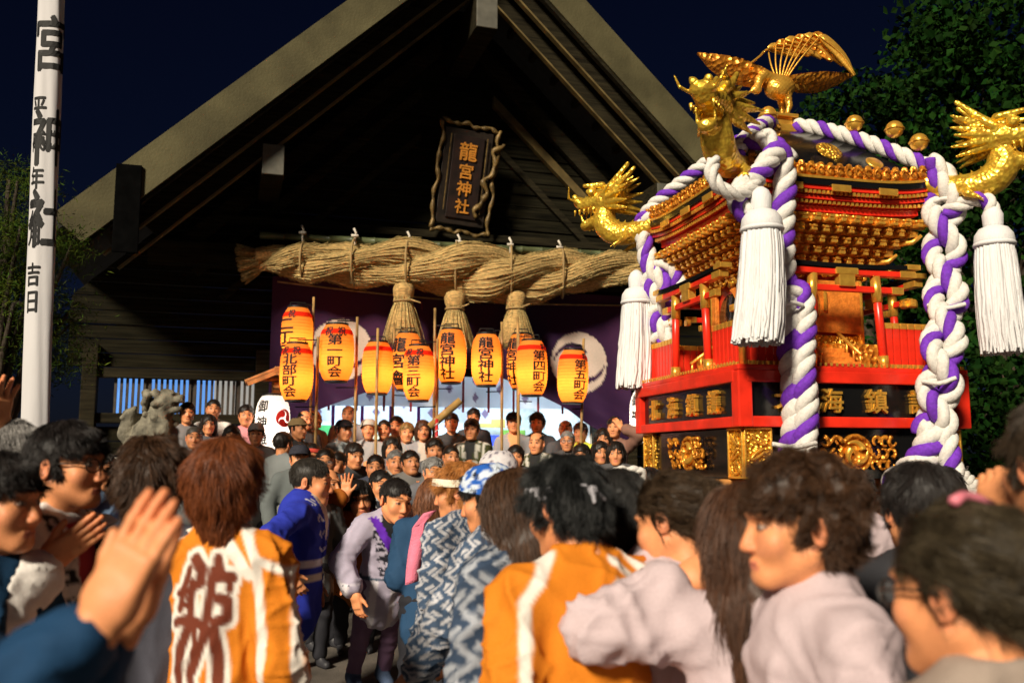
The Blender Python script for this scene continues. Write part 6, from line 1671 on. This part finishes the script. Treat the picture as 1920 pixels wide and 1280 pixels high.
# ------------------------------------------------------------------ paper lanterns on bamboo poles
m_pap = paper('orange_lantern_paper', (0.96, 0.40, 0.085), 0.30)
m_papw = paper('white_lantern_paper', (0.95, 0.93, 0.90), 0.35)
m_ink = mat('black_ink', (0.004, 0.004, 0.004), 0.7)
m_redp = paper('red_band_paper', (0.85, 0.05, 0.02), 0.4)
m_redb = mat('red_ink', (0.55, 0.02, 0.015), 0.6)
m_blk = mat('black_lantern_ring', (0.012, 0.011, 0.01), 0.45)
m_pbam = mat('pole_bamboo', (0.34, 0.20, 0.07), 0.45, var=0.3, scale=5)
def barrel(r, h, z):
    t = np.clip(np.abs(z) / (h / 2), 0, 1); return r * (1 - 0.38 * t ** 3.2)
def lantern_body(r, h, ribs=17):
    zz = np.linspace(-h / 2, h / 2, ribs * 4 + 1)
    prof = [(float(barrel(r, h, z)) * (1 + 0.014 * math.cos(2 * math.pi * ribs * (z / h + 0.5)) - 0.014), float(z)) for z in zz]
    n = 36; a = np.arange(n) / n * 2 * np.pi
    V = np.array([(p * math.cos(t), p * math.sin(t), z) for p, z in prof for t in a]); k = len(prof)
    F = [(i * n + j, i * n + (j + 1) % n, (i + 1) * n + (j + 1) % n, (i + 1) * n + j) for i in range(k - 1) for j in range(n)]
    return mesh_np(V, [F])
def wrap_glyph(g, ch, r, h, zc, size, ang, off=0.03, asp=1.0):
    """ang: 0 towards the camera, positive to the picture's right"""
    V, F = fine_glyph(ch, 0.0, 0.22)
    for i, (a, b) in enumerate(BOLD):
        a, b = a * 1.5, b * 1.5
        z = zc + (V[:, 1] + b) * size; th = -math.pi / 2 + ang + (V[:, 0] + a) * size * asp / r; rr = barrel(r, h, z) + 0.004 + 0.0008 * i
        g.add(np.c_[rr * np.cos(th), rr * np.sin(th), z], F)
def patch(g, r, h, z0, z1, a0, a1, off=0.003):
    n = max(3, int(abs(a1 - a0) / 0.12)); P = [[(float(barrel(r, h, z)) + off) * np.array([math.cos(-math.pi / 2 + t), math.sin(-math.pi / 2 + t), 0]) + [0, 0, z] for t in np.linspace(a0, a1, n)] for z in np.linspace(z0, z1, 4)]
    g.grid(np.array(P))
LG = 'orange paper lanterns on bamboo poles'
ORD = iter(range(100))
def lantern(label, px, py, Y, wpx, hpx, text, ang, band=True, small='', polex=None, ptop=None, tilt=0):
    c = at(px, py, Y); sc = Y / FPX; r = wpx * sc / 2; h = hpx * sc; ang = R(ang)
    e = empty('paper_lantern', c, 0, label, 'lantern', LG); e.rotation_euler = (0, R(tilt), math.atan2(-c[0], c[1]))
    obj('paper_shade', lantern_body(r, h), m_pap, e)
    for s, nm in ((1, 'top_ring'), (-1, 'bottom_ring')):
        G().lathe([(r * 0.60, -0.012), (r * 0.64, -0.012), (r * 0.64, 0.02), (r * 0.50, 0.02), (r * 0.50, -0.012)], 24, Mx((0, 0, s * (h / 2 - 0.004)))).obj(nm, m_blk, e)
    G().tube([(-r * 0.5, 0, h / 2), (-r * 0.45, 0, h / 2 + 0.07), (r * 0.45, 0, h / 2 + 0.07), (r * 0.5, 0, h / 2)], 0.008, 6).obj('bail', m_blk, e)
    if band:
        g = G(); patch(g, r, h, h * 0.315, h * 0.40, -math.pi, math.pi); g.obj('red_band', m_redp, e, True)
    n = len(text)
    top = h * (0.30 if band else 0.42); step = (top + h * 0.44) / max(n, 1); sz = min(step * 1.06, r * 1.0)
    for i, ch in enumerate(text):
        g = G(); wrap_glyph(g, ch, r, h, top - step * (i + 0.5), sz, ang, 0.035, 1.42); g.obj('character', m_ink, e)
    for i, ch in enumerate(small):
        g = G(); wrap_glyph(g, ch, r, h, h * 0.36, r * 0.55, ang + (0.42 if i == 0 else -0.42), 0.05); g.obj('character', m_ink, e)
    lt = bpy.data.lights.new('lantern_bulb', 'POINT'); lt.energy = 3.7; lt.color = (1.0, 0.60, 0.22); lt.shadow_soft_size = 0.035
    lo = bpy.data.objects.new('lantern_bulb', lt); lo.parent = e; lo.location = (0, 0, -h * 0.13); col.objects.link(lo)
    # pole and bracket
    dx = (polex if polex is not None else 0.0)
    zt = (ptop if ptop is not None else h / 2 + 0.10); zb = 1.02 + floor_at(c[0], c[1]) - c[2]
    yo = -r - 0.03 if polex is not None and abs(dx) < r * 0.5 else 0.06
    bamboo('pole', (dx, yo, zb), (dx, yo, zt), 0.018, m_pbam, None, e)
    if yo > 0:
        for z in (h / 2 + 0.06, -h / 2 - 0.06): G().tube([(dx, yo, z), (0, 0, z - 0.01)], 0.008, 6).obj('bracket', m_blk, e)
lantern('orange lantern highest on the left, two-character ward name turned to its left edge', 557, 628, 11.7, 60, 104, '二丁目', -48, True, '祝', 0.20, 0.52)
lantern('orange lantern lowest on the left marked with the northern ward name', 556, 698, 10.6, 63, 108, '北部町会', -26, True, '祝祝', 0.04 + 0.2)
lantern('orange lantern of the first ward in front of the left white crest', 631, 662, 10.9, 67, 108, '第一町会', -6, True, '祝祝', 0.24, 0.46)
lantern('blank orange lantern with a bamboo pole across its face', 708, 690, 11.0, 59, 98, '', 0, True, '', -0.005, 0.46)
lantern('orange lantern half hidden behind the third ward lantern', 764, 678, 11.8, 58, 108, '龍宮會', -44, False, '', -0.18, 0.52)
lantern('orange lantern of the third ward with red top band', 785, 700, 10.7, 60, 104, '第三町会', -20, True, '祝祝', 0.22)
lantern('orange lantern with four large characters left of the middle gap, taller pole at its left', 846, 668, 11.3, 58, 102, '龍宮神社', -16, False, '', -0.21, 0.62)
lantern('orange lantern with four large characters hanging right of the middle gap', 912, 675, 11.0, 58, 98, '龍宮神社', -2, False, '', 0.19, 0.48)
lantern('orange lantern mostly hidden behind the fourth ward lantern', 978, 678, 11.8, 56, 104, '龍宮神社', -44, False, '', -0.05, 0.55)
lantern('orange lantern of the fourth ward with red top band', 997, 690, 10.8, 60, 104, '第四町会', 30, True, '祝', -0.16)
lantern('orange lantern of the fifth ward in front of the right white crest', 1074, 706, 11.0, 59, 100, '第五町会', 30, True, '祝', 0.12, 0.48, 2)

# white post lanterns under little gabled hoods
m_hood = mat('hood_cypress', (0.50, 0.20, 0.06), 0.5, var=0.2, scale=6)
for i, (px, py, Y, lb) in enumerate(((511, 792, 11.4, 'white paper lantern with red swirl under a small wooden hood, left of the doorway'), (1212, 780, 11.6, 'white paper lantern under a small wooden hood, half hidden by the portable shrine'))):
    c = at(px, py, Y); r = 0.215; h = 0.68
    e = empty('post_lantern', (c[0], c[1], c[2]), math.atan2(-c[0], c[1]), lb, 'lantern', 'white post lanterns')
    obj('paper_shade', lantern_body(r, h, 14), m_papw, e)
    for s, nm in ((1, 'top_ring'), (-1, 'bottom_ring')): G().lathe([(r * 0.60, -0.012), (r * 0.64, -0.012), (r * 0.64, 0.02), (r * 0.50, 0.02)], 24, Mx((0, 0, s * h / 2))).obj(nm, m_blk, e)
    for k, ch in enumerate('御神燈'):
        g = G(); wrap_glyph(g, ch, r, h, 0.20 - 0.20 * k, 0.16, R(-38), 0.02); g.obj('character', m_ink, e)
    for k in range(3):
        g = G(); a0 = k * 2.094; z0 = 0.05
        for t in np.linspace(0, 1.9, 14):
            rr_ = 0.105 * (0.6 + 0.25 * t); x, z = rr_ * math.cos(a0 + t), z0 + rr_ * math.sin(a0 + t); w_ = 0.048 * (1 - t / 2.1)
            P = [(x + w_ * math.cos(b_), z + w_ * math.sin(b_)) for b_ in np.arange(10) / 10 * 6.283]
            V = np.array([((barrel(r, h, zz) + 0.004 + 0.0006 * t) * math.cos(-math.pi / 2 + R(40) + xx / r), (barrel(r, h, zz) + 0.004 + 0.0006 * t) * math.sin(-math.pi / 2 + R(40) + xx / r), zz) for xx, zz in P]); g.add(V, [tuple(range(10))])
        g.obj('red_swirl', m_redb, e)
    lt = bpy.data.lights.new('lantern_bulb', 'POINT'); lt.energy = 5.0; lt.color = (1.0, 0.90, 0.76); lt.shadow_soft_size = 0.04
    lo = bpy.data.objects.new('lantern_bulb', lt); lo.parent = e; lo.location = (0, 0, -0.08); col.objects.link(lo)
    zf = floor_at(c[0], c[1]) - c[2]
    G().box((0.03, 0.30, (zf + 0.62) / 2), (0.11, 0.11, 0.62 - zf), ch=0.01).obj('post', m_hood, e)
    G().box((0.03, 0.12, 0.46), (0.07, 0.5, 0.07), ch=0.008).obj('arm', m_hood, e)
    for s in (-1, 1):
        g = G().box((s * 0.19, 0, 0), (0.44, 0.62, 0.035), Mx((0.03, 0.06, 0.66), (0, s * 0.42, 0)), ch=0.006); g.obj('hood_roof', m_hood, e)
        G().box((s * 0.19, -0.29, -0.045), (0.40, 0.03, 0.05), Mx((0.03, 0.06, 0.66), (0, s * 0.42, 0)), ch=0.005).obj('hood_edge', m_hood, e)
    G().box((0.03, 0.06, 0.55), (0.5, 0.06, 0.06), ch=0.006).obj('hood_beam', m_hood, e)

# slanting bamboo stick and striped staff
bamboo('bamboo_stick', at(806, 800, 10.4), at(864, 750, 10.4), 0.045, mat('cut_bamboo', (0.42, 0.25, 0.08), 0.5, var=0.2), 'thick cut bamboo stick held slantwise above the onlookers', cat='stick')
st = empty('striped_staff', at(818, 905, 10.2), 0, 'thin red and white spiral-wrapped staff under the slanting bamboo stick', 'staff')
a, b = np.zeros(3), at(819, 785, 10.2) - at(818, 905, 10.2)
G().tube([a, b], 0.018, 10).obj('shaft', mat('staff_red', (0.55, 0.02, 0.02), 0.5), st, True)
G().tube([a + (b - a) * t + [0.019 * math.cos(t * 60), 0.019 * math.sin(t * 60), 0] for t in np.linspace(0, 1, 150)], 0.006, 5).obj('white_winding', mat('staff_white', (0.7, 0.66, 0.6), 0.6), st, True)

# ------------------------------------------------------------------ tall white banner at the left
pb_, pt_ = at(66, 800, 5.6), at(97, -30, 5.6)
d = pt_ - pb_; p0 = pb_ - d * ((pb_[2] - ground_z(5.6)) / d[2]); L = np.linalg.norm(pt_ - p0) + 0.6; d = d / np.linalg.norm(d)
ban = empty('banner', p0, 0, 'tall white cloth banner with black brushed characters hung on a pole at the left', 'banner')
ux = np.array([1, 0, 0]) - d * d[0]; ux /= np.linalg.norm(ux); uy = np.cross(d, ux)
def bpt(s, a, k=1.0):
    rx = 0.083 * k; ry = 0.055 * k; wv = 1 + 0.05 * math.sin(a * 5 + s * 1.3) + 0.02 * math.sin(s * 6 + a * 9)
    return d * s + ux * (rx * wv * math.cos(a)) + uy * (ry * wv * math.sin(a))
ss = np.linspace(0.55, L, 90); aa = np.arange(40) / 40 * 2 * math.pi
V = np.array([bpt(s, a) for s in ss for a in aa]); F = [(i * 40 + j, i * 40 + (j + 1) % 40, (i + 1) * 40 + (j + 1) % 40, (i + 1) * 40 + j) for i in range(89) for j in range(40)]
obj('cloth', mesh_np(V, [F]), mat('banner_cotton', (0.52, 0.51, 0.52), 0.8, var=0.05, scale=3, bump=0.2, bscale=9, stretch=(1, 1, 0.3)), ban)
G().tube([d * 0.0, d * (L + 0.1)], 0.028, 10).obj('pole', m_pbam, ban, True)
def s_of(py):
    r_ = ray(66 + (800 - py) * 31 / 830, py); P = at(66 + (800 - py) * 31 / 830, py, 5.6); return float((P - p0) @ d)
for chs, ang, size, asp in (((('宮', 88), ('神', 262), ('社', 413)), -math.pi / 2 + 0.62, 0.40, 0.62), ((('平', 205), ('成', 268), ('年', 338), ('六', 398), ('月', 442), ('吉', 517), ('日', 567)), -math.pi / 2 - 0.30, 0.155, 0.62)):
    for ch, py in chs:
        V, F = fine_glyph(ch, 0.0, 0.16); s0 = s_of(py); g = G()
        for i, (a, b) in enumerate(BOLD): g.add([bpt(s0 + (y + b) * size, ang + (x + a) * size * asp / 0.075, 1.05 + 0.004 * i) for x, y in V], F)
        g.obj('character', m_ink, ban)

# ------------------------------------------------------------------ stone lion dog
f = Field(); k = 0.05
f.ell((0, 0.02, 0.28), (0.20, 0.24, 0.26), k=k); f.cone((0.10, 0, 0.30), (0.18, 0, 0.62), 0.19, 0.15, k=k)
f.ell((0.24, 0, 0.76), (0.17, 0.15, 0.15), k=k); f.cone((0.30, 0, 0.74), (0.43, 0, 0.75), 0.10, 0.075, 1.15, (0, 1, 0), k=0.03)
f.ell((0.46, 0, 0.80), (0.04, 0.06, 0.035), k=0.02); f.cone((0.30, 0, 0.63), (0.42, 0, 0.64), 0.06, 0.05, 1.2, (0, 1, 0), k=0.02); f.box((0.46, 0, 0.695), (0.07, 0.12, 0.012), 0.012, k=0.015, neg=True)
for s in (-1, 1):
    f.cone((0.30, s * 0.11, 0.42), (0.34, s * 0.12, 0.04), 0.075, 0.06, k=0.04); f.ell((0.38, s * 0.12, 0.03), (0.10, 0.07, 0.05), k=0.03)
    f.ell((-0.05, s * 0.17, 0.14), (0.19, 0.09, 0.15), k=0.04); f.ell((0.12, s * 0.19, 0.03), (0.12, 0.07, 0.045), k=0.03)
    f.ell((0.17, s * 0.14, 0.84), (0.06, 0.03, 0.07), rotm(0, -0.5, 0), k=0.02); f.ell((0.36, s * 0.085, 0.84), (0.035, 0.03, 0.03), k=0.015)
q = np.random.default_rng(8)
for i in range(46):
    th, zz = q.uniform(0.9, 5.4), q.uniform(0.42, 0.88); f.ell((0.13 + 0.17 * math.cos(th), 0.17 * math.sin(th), zz), 0.035 + 0.02 * q.random(), k=0.03)
f.chain([(-0.20, 0, 0.12), (-0.30, 0, 0.32), (-0.27, 0, 0.56), (-0.20, 0, 0.66)], [0.08, 0.11, 0.09, 0.03], k=0.04)
for i in range(8): f.ell((-0.29 + 0.06 * math.cos(i * 2.4), 0.09 * math.sin(i * 2.4), 0.28 + 0.035 * i), 0.04, k=0.02)
V, Q = f.mesh(0.016); N = normals(V, Q); V = V + N * (0.006 * wob(V, 40))[:, None]
c = at(292, 792, 11.2); sc_ = 0.92
lion = empty('stone_lion_dog', (c[0], c[1], floor_at(c[0], c[1])), R(-8), 'weathered stone lion dog statue facing right before the slatted window', 'statue')
zb_ = c[2] - lion.location.z - 0.46 * sc_
o = obj('lion_dog', mesh_np(V * sc_, [Q]), mat('granite', (0.17, 0.155, 0.115), 0.85, var=0.35, scale=9, bump=0.6, bscale=50), lion, (-0.10, 0, zb_))
G().box((0, 0, zb_ - 0.06), (0.95, 0.6, 0.12), ch=0.02).obj('slab', m_stone, lion); G().box((0, 0, (zb_ - 0.12) / 2), (0.8, 0.5, zb_ - 0.12), ch=0.02).obj('pedestal', m_stone, lion)

# ------------------------------------------------------------------ trees
def leaf_mat(name, c):
    m = vmat(name, 0.75, 0.0, 3, spec=0.04, var=0.3); return m
m_leaf = leaf_mat('foliage', None)
m_bark = mat('bark', (0.05, 0.035, 0.022), 0.85, var=0.35, scale=6, bump=0.8, bscale=20, stretch=(1, 1, 0.25))
def tree(name, base, blobs, n, leaf, colr, label, seed, needle=False, trunk=0.16, kind_cat='tree', top=None, per=34):
    q = np.random.default_rng(seed); base = np.asarray(base, float)
    e = empty(name, base, 0, label, kind_cat)
    blobs = [(np.asarray(c, float) - base, np.asarray(r, float)) for c, r in blobs]
    cen = np.mean([b[0] for b in blobs], 0); tp = np.array([cen[0] * 0.5, cen[1] * 0.5, cen[2] * (top or 0.9)])
    P = spline([(0, 0, 0), tp * [0.3, 0.3, 0.35] + [0.05, 0, 0], tp * [0.7, 0.7, 0.7] - [0.06, 0.03, 0], tp], np.linspace(0, 1, 14))
    tr = G().tube(P, np.linspace(trunk, trunk * 0.35, 14), 10).obj('trunk', m_bark, e, True)
    g = G()
    for bc, br in blobs:
        for k in range(3):
            t = q.integers(5, 13); end = bc + br * q.uniform(-0.5, 0.6, 3); mid = (P[t] + end) / 2 + [0, 0, 0.15]
            g.tube(spline([P[t], mid, end], np.linspace(0, 1, 8)), np.linspace(trunk * 0.35, 0.012, 8), 6)
    g.obj('limbs', m_bark, tr, True)
    # clumps of leaves
    Cn = []; nc = max(1, n // per)
    vol = np.array([np.prod(b[1]) ** 0.7 for b in blobs]); pick = q.choice(len(blobs), nc, p=vol / vol.sum())
    for i in pick:
        d_ = q.normal(size=3); d_ /= np.linalg.norm(d_); Cn.append(blobs[i][0] + blobs[i][1] * d_ * q.uniform(0.35, 1.0) ** 0.6)
    Cn = np.array(Cn); ci = np.repeat(np.arange(nc), per); N_ = len(ci)
    cr = (leaf * 3.4) * (0.6 + 0.7 * q.random(nc))
    Pp = Cn[ci] + q.normal(size=(N_, 3)) * cr[ci][:, None] * [0.6, 0.6, 0.38]
    A_ = q.normal(size=(N_, 3)) + [0, 0, -0.35]; A_ /= np.linalg.norm(A_, axis=1)[:, None]
    B_ = np.cross(A_, q.normal(size=(N_, 3))); B_ /= np.linalg.norm(B_, axis=1)[:, None]; Nn = np.cross(A_, B_)
    l = leaf * (0.6 + 0.8 * q.random(N_))[:, None]; w_ = l * (0.07 if needle else 0.42)
    V = np.stack([Pp, Pp + A_ * l * 0.5 + B_ * w_ + Nn * l * 0.08, Pp + A_ * l, Pp + A_ * l * 0.5 - B_ * w_ + Nn * l * 0.08], 1).reshape(-1, 3)
    F = np.arange(N_)[:, None] * 4 + np.arange(4)[None]
    tone = np.repeat((0.55 + 0.9 * q.random(nc))[ci] * (0.75 + 0.5 * q.random(N_)), 4)
    C = np.asarray(colr) * tone[:, None]; C[:, 0] *= np.repeat(0.7 + 0.7 * q.random(N_), 4)
    obj('crown', mesh_np(V, [F], cols=C, smooth=False), m_leaf, e)
def A3(px, py, Y): return at(px, py, Y)
b0 = A3(1905, 860, 9.2); b0[2] = ground_z(9.2)
tree('broadleaf_tree', b0, [(A3(1880, 60, 9.0), (1.0, 0.9, 0.7)), (A3(1800, 180, 9.4), (0.75, 0.8, 0.55)), (A3(1935, 260, 9.0), (0.9, 0.9, 0.9)), (A3(1720, 330, 9.9), (0.6, 0.6, 0.5)), (A3(1890, 480, 9.2), (0.8, 0.8, 0.9)), (A3(1780, 480, 9.8), (0.6, 0.7, 0.7)), (A3(1900, 700, 9.0), (0.8, 0.8, 0.8)), (A3(1760, 60, 10.0), (0.5, 0.6, 0.4))], 15000, 0.085, (0.0065, 0.025, 0.003), 'large leafy tree behind the portable shrine at the right edge', 11, trunk=0.2)
b1 = A3(1640, 860, 12.5); b1[2] = ground_z(12.5)
tree('broadleaf_tree', b1, [(A3(1620, 215, 12.5), (0.7, 0.8, 0.5)), (A3(1700, 260, 12.8), (0.8, 0.8, 0.7)), (A3(1590, 420, 12.5), (0.9, 0.8, 0.9)), (A3(1720, 480, 12.6), (1.0, 0.9, 1.0)), (A3(1640, 620, 12.4), (1.1, 0.9, 1.0)), (A3(1530, 250, 12.7), (0.5, 0.6, 0.4))], 9000, 0.10, (0.007, 0.024, 0.0035), 'leafy tree rising behind the roof of the portable shrine', 12, trunk=0.16)
b2 = A3(1880, 900, 7.6); b2[2] = ground_z(7.6)
tree('shrub', b2, [(A3(1890, 720, 7.6), (0.5, 0.5, 0.6)), (A3(1850, 840, 7.6), (0.45, 0.5, 0.45)), (A3(1930, 860, 7.4), (0.5, 0.5, 0.5))], 4000, 0.07, (0.008, 0.028, 0.004), 'green shrub under the right-hand tassel of the portable shrine', 13, trunk=0.06, kind_cat='shrub')
b3 = A3(-30, 860, 7.6); b3[2] = ground_z(7.6)
tree('pine_tree', b3, [(A3(10, 345, 7.6), (0.4, 0.4, 0.16)), (A3(-20, 430, 7.5), (0.55, 0.5, 0.2)), (A3(40, 500, 7.8), (0.42, 0.45, 0.17)), (A3(85, 455, 7.9), (0.34, 0.4, 0.16)), (A3(110, 590, 8.0), (0.25, 0.3, 0.2)), (A3(100, 670, 8.0), (0.25, 0.3, 0.22)), (A3(5, 560, 7.6), (0.4, 0.4, 0.2)), (A3(-10, 660, 7.6), (0.4, 0.4, 0.25))], 26000, 0.052, (0.042, 0.070, 0.008), 'pine tree behind the white banner at the left edge', 14, True, trunk=0.13, per=60)
bpy.data.objects.remove(_fo)
